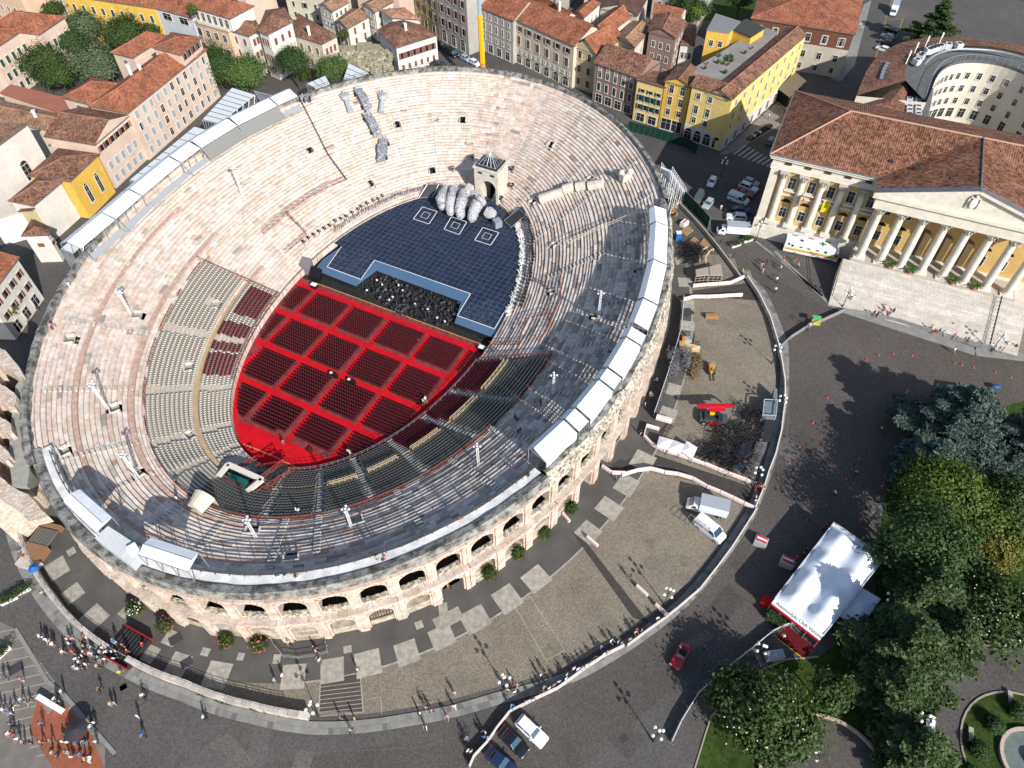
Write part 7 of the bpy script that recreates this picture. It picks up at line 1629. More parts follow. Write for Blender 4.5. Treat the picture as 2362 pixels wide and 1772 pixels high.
for i,(x,y) in enumerate(((2030,1380),(1935,1540),(2180,1290),(1870,1690),(2200,1620))):
 tree(*at('9',x,y,.8),1.7,1.15,'dark',['clipped ball shrub upper left on the round lawn','clipped ball shrub in the middle left of the round lawn','clipped ball shrub near the right edge of the round lawn','clipped ball shrub at the bottom of the round lawn','clipped ball shrub beside the fountain'][i],n=60,per=50,flat=1.0,size=.13,name='ball_shrub',lump=.03) if i<4 else None
for i,(k,x,y,l) in enumerate((('9',1865,1450,'pale stone bench on the round lawn, lower one'),('9',2115,1215,'pale stone bench on the round lawn, upper one'))):
 p=P(k,x,y);o=empty('stone_bench',l,'bench',p,1.2);b=MB();b.box((0,0,.45),(1.9,.6,.1));part('seat',b.mesh('seat',slab_m),o,local=True)
 for s in (-.7,.7): b=MB();b.box((s,0,.2),(.2,.5,.4));part('leg',b.mesh('leg',slab_m),o,local=True)
fl=mat('flower_pink',(.38,.10,.11),.7);fw=mat('flower_white',(.7,.68,.62),.7)
for k,x,y,R,kind,l in (('7',865,640,1.15,fw,'white flowering round shrub beside the arena wall, leftmost'),('7',1060,745,1.2,fl,'pink flowering round shrub, second from the left by the arena wall'),('7',1440,850,1.2,fl,'pale pink oleander bush in front of a walled arch'),('7',1650,870,1.35,fl,'larger reddish oleander bush right of the pale one'),('8',970,420,1.0,None,'plain green round shrub next to the stepped arch'),('8',1150,290,1.0,None,'plain green round shrub beside the rust coloured ground square'),('8',1308,160,1.0,None,'plain green round shrub third up along the right facade'),('8',1485,5,1.0,None,'plain green round shrub highest up along the right facade')):
 p=P(k,x,y,1.0);o=empty('round_shrub',l,'shrub',Vector((p.x,p.y,0)));b=MB();b.tube((0,0,0),(0,0,.5),.6*R,10,r2=.75*R);part('planter',b.mesh('planter',MATS['pot_clay']),o,local=True)
 c_=clumps(40,R,1.0,lump=.05);pp=(c_[:,None,:]+rng.normal(0,.22,(40,45,3))).reshape(-1,3)+[0,0,1.2];part('foliage',leafcloud('foliage',pp,pp-[0,0,1.2],.14,LF['mid']),o,local=True)
 if kind: d=rng.normal(size=(40,3));d/=np.linalg.norm(d,axis=1,keepdims=True);d[:,2]=abs(d[:,2]);part('flowers',leafcloud('flowers',d*R*1.08+[0,0,1.25],d,.18,kind),o,local=True)
def planter(k,x,y,rz,l):
 p=P(k,x,y);o=empty('flower_box',l,'planter',p,rz);b=MB();b.box((0,0,.3),(2.2,.7,.6),top=(1.08,1.15));part('box',b.mesh('box',white_paint),o,local=True);pp=rng.normal(0,1,(900,3))*[.75,.32,.2]+[0,0,.85];part('foliage',leafcloud('foliage',pp,np.tile([0,0,1.],(900,1)),.13,LF['mid']),o,local=True)
planter('7',150,535,.55,'white flower box, upper right of the pair at the lower left road');planter('7',65,590,.55,'white flower box, lower left of the pair at the lower left road');planter('r',1140,990,.4,'white flower box standing alone in front of the white van');planter('r',1285,930,.4,'white flower box near the palace corner lamp');planter('7',20,930,1.0,'flower box with bright leaves at the left edge terrace')
# ================================================================ VEHICLES
TY=MB();TY.tube((0,-.11,0),(0,.11,0),.33,14);TYM=TY.mesh('tyre',black_m);RI=MB();RI.tube((0,-.12,0),(0,.12,0),.19,10);RIM_M=RI.mesh('rim',steel)
hl=mat('headlight',(.7,.72,.75),.15,spec=.8);tl=mat('taillight',(.35,.01,.01),.3)
PAINT={n:mat('paint_'+n,c,.28,spec=.5,coat=.6) for n,c in (('white',(.74,.75,.76)),('black',(.010,.011,.013)),('grey',(.13,.14,.15)),('silver',(.36,.39,.42)),('blue',(.015,.025,.07)),('red',(.32,.008,.015)),('brown',(.09,.08,.07)))}
def loft(sections):
 """car skin: list of (x, [(halfwidth,z)...]) cross-sections nose to tail"""
 b=MB();n=len(sections[0][1]);
 rows_=[[(x,hw,z) for hw,z in s]+[(x,-hw,z) for hw,z in s[::-1]] for x,s in sections]
 for r0,r1 in zip(rows_,rows_[1:]):
  for i in range(2*n-1): b.quad([r0[i],r0[i+1],r1[i+1],r1[i]])
 b.quad(rows_[0][::-1]);b.quad(rows_[-1]);return b
def smooth(me,ang=40):
 for p in me.polygons: p.use_smooth=True
 return me
def body_mesh(kind,L_,W_,H_,paint):
 h=W_/2
 def sec(x,wb,zb,wm,zm,wt,zt): return (x,[(wb*h,zb),(wm*h*1.0,zb+.12),(wm*h,zm-.08),(wm*h*.97,zm),(wt*h,zt)])
 hood=.88 if kind!='suv' else 1.0
 if kind in('van','truckcab'): hood=1.15
 b=loft([sec(L_/2,.80,.35,.86,.62,.55,.64),sec(L_/2-.18,.92,.25,.97,hood-.14,.75,hood-.10),sec(L_/2-.9,.96,.22,1,hood-.02,.80,hood+.03),sec(L_*.12,.96,.22,1,hood+.02,.82,hood+.06),sec(-L_*.25,.96,.22,1,hood+.04,.84,hood+.07),sec(-L_/2+.35,.95,.24,.99,hood+.02,.80,hood+.05),sec(-L_/2,.84,.36,.90,hood-.15,.70,hood-.10)])
 return b,hood
def car(k,x,y,ang,kind,color,label,scale=1.0,cat='car',zr=.7,group=None):
 """ang: heading measured on the photograph as image direction (dx,dy) of the nose"""
 p=P(k,x,y,zr);q=P(k,x+ang[0],y+ang[1],zr);rz=atan2(q.y-p.y,q.x-p.x)
 nm={'van':'delivery_van','sedan':'parked_car','suv':'parked_car','hatch':'parked_car','convertible':'convertible_car'}[kind]
 o=empty(nm,label,cat,Vector((p.x,p.y,0)),rz,group);L_,W_,H_={'sedan':(4.6,1.80,1.42),'suv':(4.6,1.88,1.68),'hatch':(4.0,1.74,1.48),'van':(5.2,1.98,2.05),'convertible':(3.9,1.6,1.0)}[kind];L_*=scale
 pm=PAINT[color];b,hd=body_mesh(kind,L_,W_,H_,pm);h=W_/2;part('body',smooth(b.mesh('body',[pm])),o,local=True)
 if kind=='convertible':
  g=MB();g.quad([(L_*.1,-h*.7,hd),(L_*.1,h*.7,hd),(L_*.03,h*.62,hd+.35),(L_*.03,-h*.62,hd+.35)]);part('windscreen',g.mesh('windscreen',blueglass),o,local=True)
  s=MB();s.box((-L_*.12,0,hd),(1.5,W_*.62,.16));part('cockpit',s.mesh('cockpit',mat('dark_leather',(.03,.02,.02),.7)),o,local=True)
  for sy in (-.3,.3): s=MB();s.box((-L_*.16,sy*1.2,hd+.2),(.14,.45,.5));s.box((-L_*.08,sy*1.2,hd+.04),(.5,.45,.12));part('seat',s.mesh('seat',mat('dark_leather',(.03,.02,.02),.7)),o,local=True)
 else:
  xs={'sedan':(L_*.17,L_*.03,-L_*.22,-L_*.36),'suv':(L_*.19,L_*.06,-L_*.40,-L_*.46),'hatch':(L_*.2,L_*.06,-L_*.34,-L_*.45),'van':(L_*.33,L_*.18,-L_*.485,-L_*.495)}[kind]
  t=.74 if kind!='van' else .88;zb=hd+.02;w=MB();wt=h*t;wb_=h*.86 if kind!='van' else h*.96
  A=[(xs[0],wb_,zb),(xs[1],wt,H_-.04),(xs[2],wt,H_-.04),(xs[3],wb_,zb)];Bq=[(a,-c2,z) for a,c2,z in A]
  rf=MB();m=.0;rf.quad([A[1],Bq[1],Bq[2],A[2]][::-1] if False else [Bq[1],A[1],A[2],Bq[2]])
  rf=MB();rf.box(((xs[1]+xs[2])/2,0,H_-.03),(xs[1]-xs[2]+.1,2*wt+.04,.09),top=(.94,.92));
  if kind=='van': rf.box(((xs[1]*.3+xs[2])/2,0,(zb+H_)/2-.03),(xs[1]*.3-xs[2],2*h*.95,H_-zb-.04),top=(1,.95))
  part('roof_panel',smooth(rf.mesh('roof_panel',[pm])) if False else rf.mesh('roof_panel',[pm]),o,local=True)
  g=MB();g.quad([Bq[0],A[0],A[1],Bq[1]]);part('windscreen',g.mesh('windscreen',blueglass),o,local=True)
  g=MB();g.quad([A[0],A[3],A[2],A[1]]);g.quad([Bq[0],Bq[1],Bq[2],Bq[3]]);g.quad([A[3],Bq[3],Bq[2],A[2]]);part('side_glass',g.mesh('side_glass',glass_m),o,local=True)
  pl=MB()
  for s_ in (A,Bq):
   pl.tube(s_[0],s_[1],.045,4);pl.tube(s_[2],s_[3],.05,4)
   mid=((s_[0][0]+s_[3][0])/2-.1,s_[0][1],zb);mt=((s_[1][0]+s_[2][0])/2-.1,s_[1][1],H_-.04);pl.tube(mid,mt,.05,4)
  part('pillars',pl.mesh('pillars',[pm]),o,local=True)
  mr=MB();[mr.box((xs[0]-.25,s*(h+.1),hd+.1),(.18,.2,.14)) for s in (-1,1)];part('mirrors',mr.mesh('mirrors',[pm]),o,local=True)
 for sx in (L_*.32,-L_*.30):
  for sy in (-1,1):
   w=part('wheel',TYM,o,local=True,loc=(sx,sy*(h-.10),.33));r_=ON('rim',RIM_M);link(r_);r_.parent=w
 for sy in (-1,1):
  g=MB();g.box((L_/2-.13,sy*h*.68,.66 if kind!='van' else .8),(.16,.34,.14));part('headlight',g.mesh('headlight',hl),o,local=True)
  g=MB();g.box((-L_/2+.05,sy*h*.72,.8),(.1,.28,.16));part('tail_light',g.mesh('tail_light',tl),o,local=True)
 return o,rz
car('q',1565,1290,(330,310),'suv','white','white estate car, brightest of the three parked by the banner fence at the bottom')
car('q',1270,1450,(330,330),'sedan','black','black open topped sedan between the white car and the lowest dark one at the bottom')
car('8',1040,1620,(220,190),'sedan','blue','dark blue car cut by the bottom edge beside the banner fence')
car('9',20,945,(-75,130),'convertible','red','small red vintage convertible driving on the lower square',zr=.5)
car('r',855,205,(-55,110),'hatch','white','white hatchback standing in the dark lane near the lamp')
car('r',700,385,(-60,120),'suv','brown','brownish grey car left of the silver one beside the scaffold stair')
car('r',810,470,(-90,110),'hatch','silver','silver car angled beside the brownish grey one')
car('r',660,520,(90,90),'sedan','black','black car half hidden behind the green hoarding')
car('r',1330,210,(180,60),'hatch','silver','grey silver car, topmost in the parked row beside the palace')
car('r',1300,275,(180,70),'suv','white','white car second in the parked row beside the palace')
car('r',1240,345,(150,40),'sedan','red','dark red car squeezed between the white car and the white van beside the palace')
car('r',1180,405,(180,70),'van','white','white panel van in the middle of the parked row beside the palace',cat='van',zr=1,scale=.95)
car('r',1220,545,(190,30),'sedan','blue','very dark blue car below the panel van in the parked row')
car('r',1150,635,(-190,-20),'suv','white','white car directly behind the big white van beside the palace')
car('3',600,895,(60,-70),'hatch','grey','grey car by the zebra crossing at the palace corner',zr=.8)
for i,(x,y,c_,k2,l) in enumerate(((1340,230,'silver','hatch','silver car in the lane at the top right, beside a dark one'),(1365,185,'black','sedan','black car at the top right lane nearest the truck'),(1310,310,'white','hatch','white car at the top right lane, lowest of three'),(1330,268,'black','hatch','black car between silver and white cars at the top right lane'))):
 car('3',x,y,(-60,-20),k2,c_,l)
car('n',845,505,(90,30),'suv','black','black car highest in the street beside the white town house');car('n',975,585,(100,60),'van','black','long black minivan in the middle of the street cars',cat='van',zr=1,scale=.9);car('n',1125,645,(90,50),'hatch','silver','silver car behind the black minivan in the street');car('n',1225,695,(80,50),'hatch','white','white car nearest the arena crest in the street');car('n',815,700,(60,10),'sedan','black','black car peeking out by the white town house wall')
car('9',210,130,(75,60),'van','white','white van with roof rack parked on the cobbles',cat='van',zr=1)
b=MB();p,q_=P('9',70,60,2.15),P('9',195,150,2.15);n_=Vector((-(q_-p).y,(q_-p).x,0)).normalized()*.75
for s in (-1,1): b.tube(p+n_*s,q_+n_*s,.04,4)
for i in range(5): c_=p.lerp(q_,i/4);b.tube(c_-n_,c_+n_,.035,4)
place('roof_rack',b,[steel],'steel roof rack on the white van parked on the cobbles','roof rack')
def boxtruck(c_,rz,L_,label,boxc,cab='white',hb=2.9,W_=2.2,name='box_truck'):
 o=empty(name,label,'truck',c_,rz);b=MB();b.box((-.9,0,.95+hb/2-.45),(L_-2.1,W_,hb-.9));part('cargo_box',b.mesh('cargo_box',boxc),o,local=True)
 b=MB();b.box((-.9,0,hb+.055),(L_-2.06,W_+.04,.08));part('box_roof',b.mesh('box_roof',mat('truck_roof',(.33,.36,.39),.5)),o,local=True)
 b=loft([(L_/2,[(.7,.45),(.85,.6),(.85,.95),(.6,1.0)]),(L_/2-.35,[(.85,.35),(.95,.5),(.95,1.15),(.75,1.2)]),(L_/2-1.0,[(.9,.35),(1.0,.5),(.98,1.3),(.8,1.95)]),(L_/2-1.9,[(.9,.35),(1.0,.5),(.98,1.3),(.82,2.05)])]);part('cab',smooth(b.mesh('cab',[PAINT[cab]])),o,local=True)
 b=MB();b.quad([(L_/2-.36,-.78,1.22),(L_/2-.36,.78,1.22),(L_/2-.95,.74,1.93),(L_/2-.95,-.74,1.93)]);part('windscreen',b.mesh('windscreen',blueglass),o,local=True)
 for s in (-1,1): b=MB();b.quad([(L_/2-.75,s*.985,1.25),(L_/2-1.5,s*1.0,1.25),(L_/2-1.5,s*.93,1.75),(L_/2-1.0,s*.93,1.75)]);part('side_window',b.mesh('side_window',glass_m),o,local=True)
 for sx in (L_/2-.9,-L_/2+1.2):
  for sy in (-1,1): w=part('wheel',TYM,o,local=True,loc=(sx,sy*.92,.34));r_=ON('rim',RIM_M);link(r_);r_.parent=w
 return o
def mid(k,a,b_,z): p,q=P(k,*a,z),P(k,*b_,z);return Vector((*((p+q)/2).xy,0)),atan2((q-p).y,(q-p).x),(q-p).length
c_,rz,L_=mid('t',(1370,900),(975,800),1.8);boxtruck(c_,rz,6.6,'white box truck with grey roof parked beside the barrier lane',mat('truck_white',(.62,.65,.68),.4))
c_,rz,L_=mid('r',(1310,790),(930,760),1.6);boxtruck(c_,rz,7.2,'large white high roofed van at the end of the parked row beside the palace',PAINT['white'],hb=2.8,name='large_van')
c_,rz,L_=mid('3',(1400,10),(1375,95),1.5);boxtruck(c_,rz,6.6,'white truck driving in the lane at the top right',PAINT['white'])
c_,rz,L_=mid('B',(90,260),(1080,470),1.9);o=empty('mobile_clinic','white mobile clinic bus with green cross and orange lime stripes in front of the palace','bus',c_,rz);H_=3.3;W_=2.5;L_=L_*1.0
b=MB();b.box((-.5,0,.45+(H_-.45)/2),(L_-1.0,W_,H_-.45));b.box((L_/2-.45,0,1.5),(.95,W_*.96,2.2),top=(.5,.9));part('body',b.mesh('body',[PAINT['white']]),o,local=True)
for z,h_,cl in ((1.55,.30,(.45,.62,.05)),(1.22,.30,(.75,.18,.02))):
 b=MB();b.box((0,-W_/2-.006,z),(L_-.4,.012,h_));b.box((0,W_/2+.006,z),(L_-.4,.012,h_));part('stripe',b.mesh('stripe',mat('stripe_%d'%int(z*100),cl,.5)),o,local=True)
side=-1 if Matrix.Rotation(rz,3,'Z')@Vector((0,-1,0))@Vector((0,-1,0))>0 else 1
yy=side*(W_/2+.02)
for x in (-L_*.36,-L_*.20,-L_*.06,L_*.1,L_*.25): b=MB();b.box((x,yy,2.25 if x>-L_*.3 and x<L_*.2 else 2.25),(.6 if -L_*.3<x<L_*.2 else .5,.03,.28 if -L_*.3<x<L_*.2 else .5));part('side_window',b.mesh('side_window',glass_m),o,local=True)
gc=mat('cross_green',(.01,.12,.06),.5);b=MB();b.box((L_*.16,0,H_+.012),(1.3,.35,.02));b.box((L_*.16,0,H_+.013),(.35,1.3,.02));part('green_cross',b.mesh('green_cross',gc),o,local=True)
for i in range(3): b=MB();b.box((-L_*.36+i*L_*.30,-side*.9,H_+.08),(1.1,.12,.12));part('roof_vent',b.mesh('roof_vent',darkgrey),o,local=True)
b=MB();b.box((-L_*.22,side*.3,H_+.012),(.7,.7,.02));b.box((-L_*.43,yy,2.5),(.5,.012,.5));part('blue_emblem',b.mesh('blue_emblem',mat('emblem_blue',(.03,.08,.30),.5)),o,local=True)
for sx in (L_/2-1.4,-L_/2+2.6):
 for sy in (-1,1): w=part('wheel',TYM,o,local=True,loc=(sx,sy*(W_/2-.1),.36));r_=ON('rim',RIM_M);link(r_);r_.parent=w
b=MB();b.box((L_/2-.5,yy,1.9),(.5,.03,.6));b.quad([(L_/2+.02,-1.0,1.5),(L_/2+.02,1.0,1.5),(L_/2-.2,.95,2.5),(L_/2-.2,-.95,2.5)]);part('cab_window',b.mesh('cab_window',glass_m),o,local=True)
Xd=Vector((cos(rz),sin(rz),0));Nd=Vector((-Xd.y,Xd.x,0))*side
text_obj('CROCE VERDE VERONA',.42,c_+Nd*(W_/2+.03)+Vector((0,0,1.56)),frame_rot(Nd.cross(UPV)*-1 if False else UPV.cross(Nd),UPV),gc,o)
def scooter(p,rz,i):
 o=empty('scooter','parked dark scooter in the row along the lane beside the yellow wing','scooter',p,rz,'scooters parked along the lane');b=MB();b.box((-.2,0,.62),(.9,.32,.35),top=(.8,.7));b.box((.45,0,.65),(.16,.4,.75),top=(.6,.8));b.box((.1,0,.32),(.6,.3,.12));b.tube((.5,-.3,1.0),(.5,.3,1.0),.03,4);b.box((-.2,0,.84),(.7,.3,.08),top=(.9,.9));part('body',b.mesh('body',[random.choice([darkgrey,PAINT['black'],PAINT['grey'],PAINT['white']])]),o,local=True)
 for x in (-.55,.62): w=part('wheel',TYM,o,local=True,loc=(x,0,.27));w.scale=(.75,.5,.75)
a,c_=P('3',460,895),P('3',590,810);d=(c_-a).normalized()
for i in range(12): scooter(a.lerp(c_,i/11),atan2(d.y,d.x)+pi/2+.2,i)
c_,rz,L_=mid('C',(450,165),(700,195),.8);o=empty('telehandler','red boomed rotating telehandler with yellow parts on the works yard','crane truck',c_,rz)
red=mat('machine_red',(.45,.008,.02),.4,coat=.4);b=MB();b.box((0,0,.85),(4.6,2.0,.55));b.box((1.9,0,1.0),(1.0,2.1,.5));part('chassis',b.mesh('chassis',mat('machine_grey',(.07,.08,.10),.5)),o,local=True)
b=MB();b.box((-.6,0,1.35),(2.4,1.9,.5),top=(.85,.85));part('turret',b.mesh('turret',darkgrey),o,local=True);b=MB();b.box((-.3,.3,1.75),(.9,.5,.3));part('engine_cover',b.mesh('engine_cover',mat('machine_yellow',(.7,.45,.01),.5)),o,local=True)
b=MB();b.box((.3,-1.15,.8),(1.9,.3,.5));part('side_tank',b.mesh('side_tank',red),o,local=True);b=MB();b.box((1.0,-.5,1.85),(1.0,.8,1.1),top=(.75,.85));part('cab',b.mesh('cab',glass_m),o,local=True)
for sx in (-1.6,1.7):
 for sy in (-1,1): w=part('wheel',TYM,o,local=True,loc=(sx,sy*1.05,.5));w.scale=(1.5,1.6,1.5);r_=ON('rim',RIM_M);link(r_);r_.parent=w
b0,b1=P('C',430,75,3.1),P('C',760,55,3.6);mp=-c_;b=MB();d=(b1-b0).normalized();
bm_=MB();m0=(b0+b1)/2;bm_.box(tuple(m0),((b1-b0).length,.55,.6),atan2(d.y,d.x));bm_.box(tuple(b0.lerp(b1,.55)-Vector((0,0,.5))-Vector((-d.y,d.x,0))*.5),((b1-b0).length*.45,.35,.4),atan2(d.y,d.x));me=bm_.mesh('boom',[red]);bo=ON('boom',me);link(bo);bo.parent=o;bo.matrix_parent_inverse=(Matrix.Translation(o.location)@Matrix.Rotation(rz,4,'Z')).inverted()
bm_=MB();bm_.tube(b1,P('C',800,55,3.4),.28,6);bm_.tube(P('C',800,50,3.4),P('C',825,95,2.6),.18,6);me=bm_.mesh('jib',[darkgrey]);bo=ON('jib',me);link(bo);bo.parent=o;bo.matrix_parent_inverse=(Matrix.Translation(o.location)@Matrix.Rotation(rz,4,'Z')).inverted()
def forklift(k,x,y,rz,col,label):
 p=P(k,x,y,.6);o=empty('forklift',label,'forklift',Vector((p.x,p.y,0)),rz);b=MB();b.box((-.3,0,.7),(1.9,1.2,.8),top=(.9,.85));part('body',b.mesh('body',col),o,local=True);b=MB();b.box((-1.05,0,.8),(.5,1.1,.8));part('counterweight',b.mesh('counterweight',mat('fork_orange',(.6,.2,.02),.5)),o,local=True)
 b=MB()
 for sx,sy in ((-.6,-.5),(-.6,.5),(.5,-.5),(.5,.5)): b.tube((sx,sy,1.1),(sx*.8,sy*.9,2.1),.05,4)
 for i in range(5): b.tube((-.5+i*.23,-.45,2.1),(-.5+i*.23,.45,2.1),.03,4)
 b.tube((-.5,-.45,2.1),(.42,-.45,2.1),.04,4);b.tube((-.5,.45,2.1),(.42,.45,2.1),.04,4);part('overhead_guard',b.mesh('overhead_guard',steel),o,local=True)
 b=MB();[b.box((.85,s*.35,1.2),(.14,.14,2.3)) for s in (-1,1)];b.box((.87,0,1.6),(.1,.7,.1));part('mast',b.mesh('mast',darkgrey),o,local=True)
 for s in (-1,1): b=MB();b.box((1.6,s*.3,.12),(1.4,.14,.06));part('fork',b.mesh('fork',darkgrey),o,local=True)
 for sx in (-.9,.5):
  for s in (-1,1): w=part('wheel',TYM,o,local=True,loc=(sx,s*.58,.33));r_=ON('rim',RIM_M);link(r_);r_.parent=w
forklift('s',960,485,-.15,mat('fork_grey',(.35,.36,.37),.5),'grey and orange forklift with empty forks on the works yard');forklift('s',1205,800,-1.65,mat('fork_yellow',(.65,.36,.03),.5),'yellow and dark forklift beside the brown truss heap')
c_=P('n',1313,705,9);o=empty('mobile_crane','tall yellow crane boom with grey upper section rising behind the arena crest','crane',Vector((c_.x,c_.y+1,0)));base_=Vector((c_.x,c_.y+1,0))
def rayat(k,x,y,yy):   # the point on a sight line at world depth yy
 ox,oy,s=CR[k];v=RM@np.array([ox+x*s-IMW/2,-(oy+y*s-IMH/2),-FL]);t=yy/v[1];return Vector((v[0]*t,yy,CAMH+v[2]*t))
p1,p2,p3=rayat('n',1313,705,base_.y),rayat('n',1283,165,base_.y+4),rayat('n',1270,-120,base_.y+6)
b=MB();bot_=Vector((p1.x+.2,base_.y-.3,1.5));b.tube(bot_,p1,.75,6,r2=.75);b.tube(p1,p2,.75,6,r2=.66);yel=mat('crane_yellow',(.75,.36,.01),.45)
for i in range(14): c2=p1.lerp(p2,i/14);b.box((c2.x,c2.y-.7,c2.z),(.3,.3,.35),.2)
part('yellow_boom',b.mesh('yellow_boom',yel),o);b=MB();b.tube(p2,p3,.52,6,r2=.45);part('grey_boom',b.mesh('grey_boom',mat('crane_grey',(.25,.31,.38),.5)),o);b=MB();b.box((base_.x,base_.y,1.1),(9,2.6,1.2),.2);b.box((base_.x-3,base_.y,2.1),(2.2,2.5,1.2),.2);part('carrier',b.mesh('carrier',yel),o)
for i in range(4):
 for s in (-1,1): w=part('wheel',TYM,o,loc=None);w.location=Vector((base_.x-3.6+i*2.4,base_.y+s*1.2,.5))-o.location;w.scale=(1.5,2,1.5)
# ================================================================ STREET FURNITURE AND SITE GEAR
iron=mat('lamp_iron',(.035,.045,.04),.5);globe=mat('lamp_globe',(.80,.80,.78),.3)
def lamp_meshes(h):
 b=MB();b.tube((0,0,0),(0,0,.9),.16,8,r2=.12);b.tube((0,0,.9),(0,0,h-.35),.075,8,r2=.05)
 for i in range(4):
  a=i*pi/2+.4;p=None
  for j in range(5): t=j/4;q=(cos(a)*.75*sin(t*pi/2),sin(a)*.75*sin(t*pi/2),h-1.5+.25*sin(t*pi));p and b.tube(p,q,.035,4,cap=False);p=q
  b.tube(q,(q[0],q[1],q[2]+.15),.06,5)
 g=MB();g.ball((0,0,0),.24,10,7);return b.mesh('post',[iron]),g.mesh('globe',[globe])
LPM,LGM=lamp_meshes(5.4)
def lamp(k,x,y,label):
 p=P(k,x,y);o=empty('street_lamp',label,'street lamp',p);part('post',LPM,o,local=True);part('globe',LGM,o,local=True,loc=(0,0,5.3))
 for i in range(4): a=i*pi/2+.4;part('globe',LGM,o,local=True,loc=(cos(a)*.75,sin(a)*.75,4.15))
for a in (('8',1063,1160,'five globe street lamp among the people at the bottom fence'),('6',603,715,'street lamp where the two fences meet on the right of the yard'),('7',2030,1330,'street lamp at the corner of the brown stepped paving'),('9',490,965,'street lamp beside the small grey cabinet at the lower garden edge'),('8',2080,615,'street lamp at the end of the dark cross lane'),('t',1640,640,'street lamp at the crowded corner of the barrier lane'),('s',1895,1265,'street lamp behind the grey mesh box of the works yard'),('6',1050,358,'street lamp at the left foot of the palace stairs'),('6',2000,640,'street lamp at the right foot of the palace stairs'),('r',1385,930,'street lamp at the palace corner beside the planter'),('9',1215,105,'street lamp at the upper corner of the marquee'),('9',1300,650,'street lamp hidden in the trees right of the marquee'),('9',800,1620,'street lamp by the curved stone bench in the garden'),('9',1500,1400,'street lamp beside the white stand on the garden path'),('r',965,150,'street lamp with one bright globe in the dark lane'),('9',1985,1480,'street lamp behind the parked dark car at the bottom')): 
 if a[3].startswith('street lamp behind the parked'): a=('8',2010,1490,a[3])
 lamp(*a)
con=mat('cone_red',(.75,.09,.05),.5)
CB=MB();CB.box((0,0,.03),(.3,.3,.06));CB.tube((0,0,.05),(0,0,.48),.12,8,r2=.03);CM_=CB.mesh('traffic_cone',con)
for x,y in ((1285,665),(1377,655),(1500,665),(1768,715),(1815,725),(1888,742),(2028,775),(1158,727),(1207,693),(1067,800),(958,935),(865,1093),(780,1250),(714,1352),(1160,1325),(1075,1450),(950,1622),(1610,870),(1420,1015),(2128,805)):
 p=P('6',x,y);single('traffic_cone',CM_,'small orange traffic cone standing on the open dark square','traffic cone',p,group='traffic cones on the square')
cover=mat('barrier_cover',(.72,.62,.58),.75,noise=3,col2=(.66,.53,.50));
def barrier_mesh(L_,w=.42,h=1.08):
 b=MB();n=6
 pr=[(-w/2,.35),(-w/2,h-.18),(-w/4,h-.03),(w/4,h),(w/2,h-.14),(w/2,.35)]
 for (y0,z0),(y1,z1) in zip(pr,pr[1:]): b.quad([(-L_/2,y0,z0),(L_/2,y0,z0),(L_/2,y1,z1),(-L_/2,y1,z1)][::-1])
 for s in (-1,1): b.quad([(s*L_/2,y,z) for y,z in pr][::s])
 return b
def barrier_line(pts,group,desc,seg=2.35,w=.42,thin=False,gap=.08,m=None,closed=None):
 P_=[P(*p) if len(p)==3 else p for p in pts];cnt=0
 for a,c2 in zip(P_,P_[1:]):
  n=max(1,round((c2-a).length/seg));
  for i in range(n):
   p,q=a.lerp(c2,i/n),a.lerp(c2,(i+1)/n);L_=(q-p).length-gap;key=('bar',round(L_,1),w)
   if key not in WINC:
    f=MB();[f.box((sx*L_*.38,0,.04),(.06,.75,.06)) for sx in (-1,1)];[f.tube((sx*L_*.38,0,.05),(sx*L_*.38,0,.9),.025,4) for sx in (-1,1)]
    WINC[key]=(barrier_mesh(round(L_,1),w).mesh('cover',m or cover),f.mesh('feet',steel))
   cm,fm=WINC[key];d=(q-p);o=empty('covered_barrier',desc,'barrier',(p+q)/2,atan2(d.y,d.x)+RU(-.02,.02),group);part('cover',cm,o,local=True);part('feet',fm,o,local=True);cnt+=1
G1='barriers with pale pink covers'
barrier_line([('t',480,140),('t',560,225),('t',690,290),('t',840,335),('t',980,385),('t',1125,435),('t',1270,495),('t',1410,550),('t',1560,605),('t',1660,650)],'upper barriers of the diagonal lane','pale pink covered barrier in the upper row of the diagonal lane across the cobbles')
barrier_line([('t',35,460),('t',140,530),('t',285,535)],'lower barriers of the diagonal lane','pale pink covered barrier in the lower row of the diagonal lane across the cobbles')
barrier_line([('t',245,555),('t',410,505),('t',555,485),('t',700,525),('t',845,545),('t',995,590),('t',1145,675),('t',1290,735),('t',1430,800),('t',1540,855),('t',1650,905)],'lower barriers of the diagonal lane','pale pink covered barrier in the lower row of the diagonal lane across the cobbles')
barrier_line([('t',510,30),('t',645,70)],'x','short pale covered barrier alone above the three white tables')
barrier_line([('s',610,1320),('s',780,1365)],'x2','wide pale covered barrier pair at the lower left entry of the works yard',w=1.0)
barrier_line([('r',615,1500),('r',770,1485),('r',920,1475),('r',1080,1460),('r',1230,1390)],'upper barriers at the yard entry','pale pink covered barrier in the row above the yard entry lane')
barrier_line([('s',895,75),('s',1010,45),('s',1140,45),('s',1265,40),('s',1390,32),('s',1525,25)],'lower barriers at the yard entry','pale pink covered barrier in the row below the yard entry lane')
barrier_line([('8',1430,45),('8',1475,100)],'x3','single pale covered barrier against the facade at the cross lane');barrier_line([('8',1585,195),('8',1655,255)],'x4','single pale covered barrier on the pale slab at the cross lane');barrier_line([('8',1900,505),('8',1970,570)],'x5','single pale covered barrier in the middle of the dark cross lane');barrier_line([('8',2020,625),('8',2095,695)],'x6','single pale covered barrier at the lower end of the dark cross lane')
barrier_line([('k',2290,0),('k',2200,90)],'x7','single pale barrier leaning by the arch gate on the right') if False else None
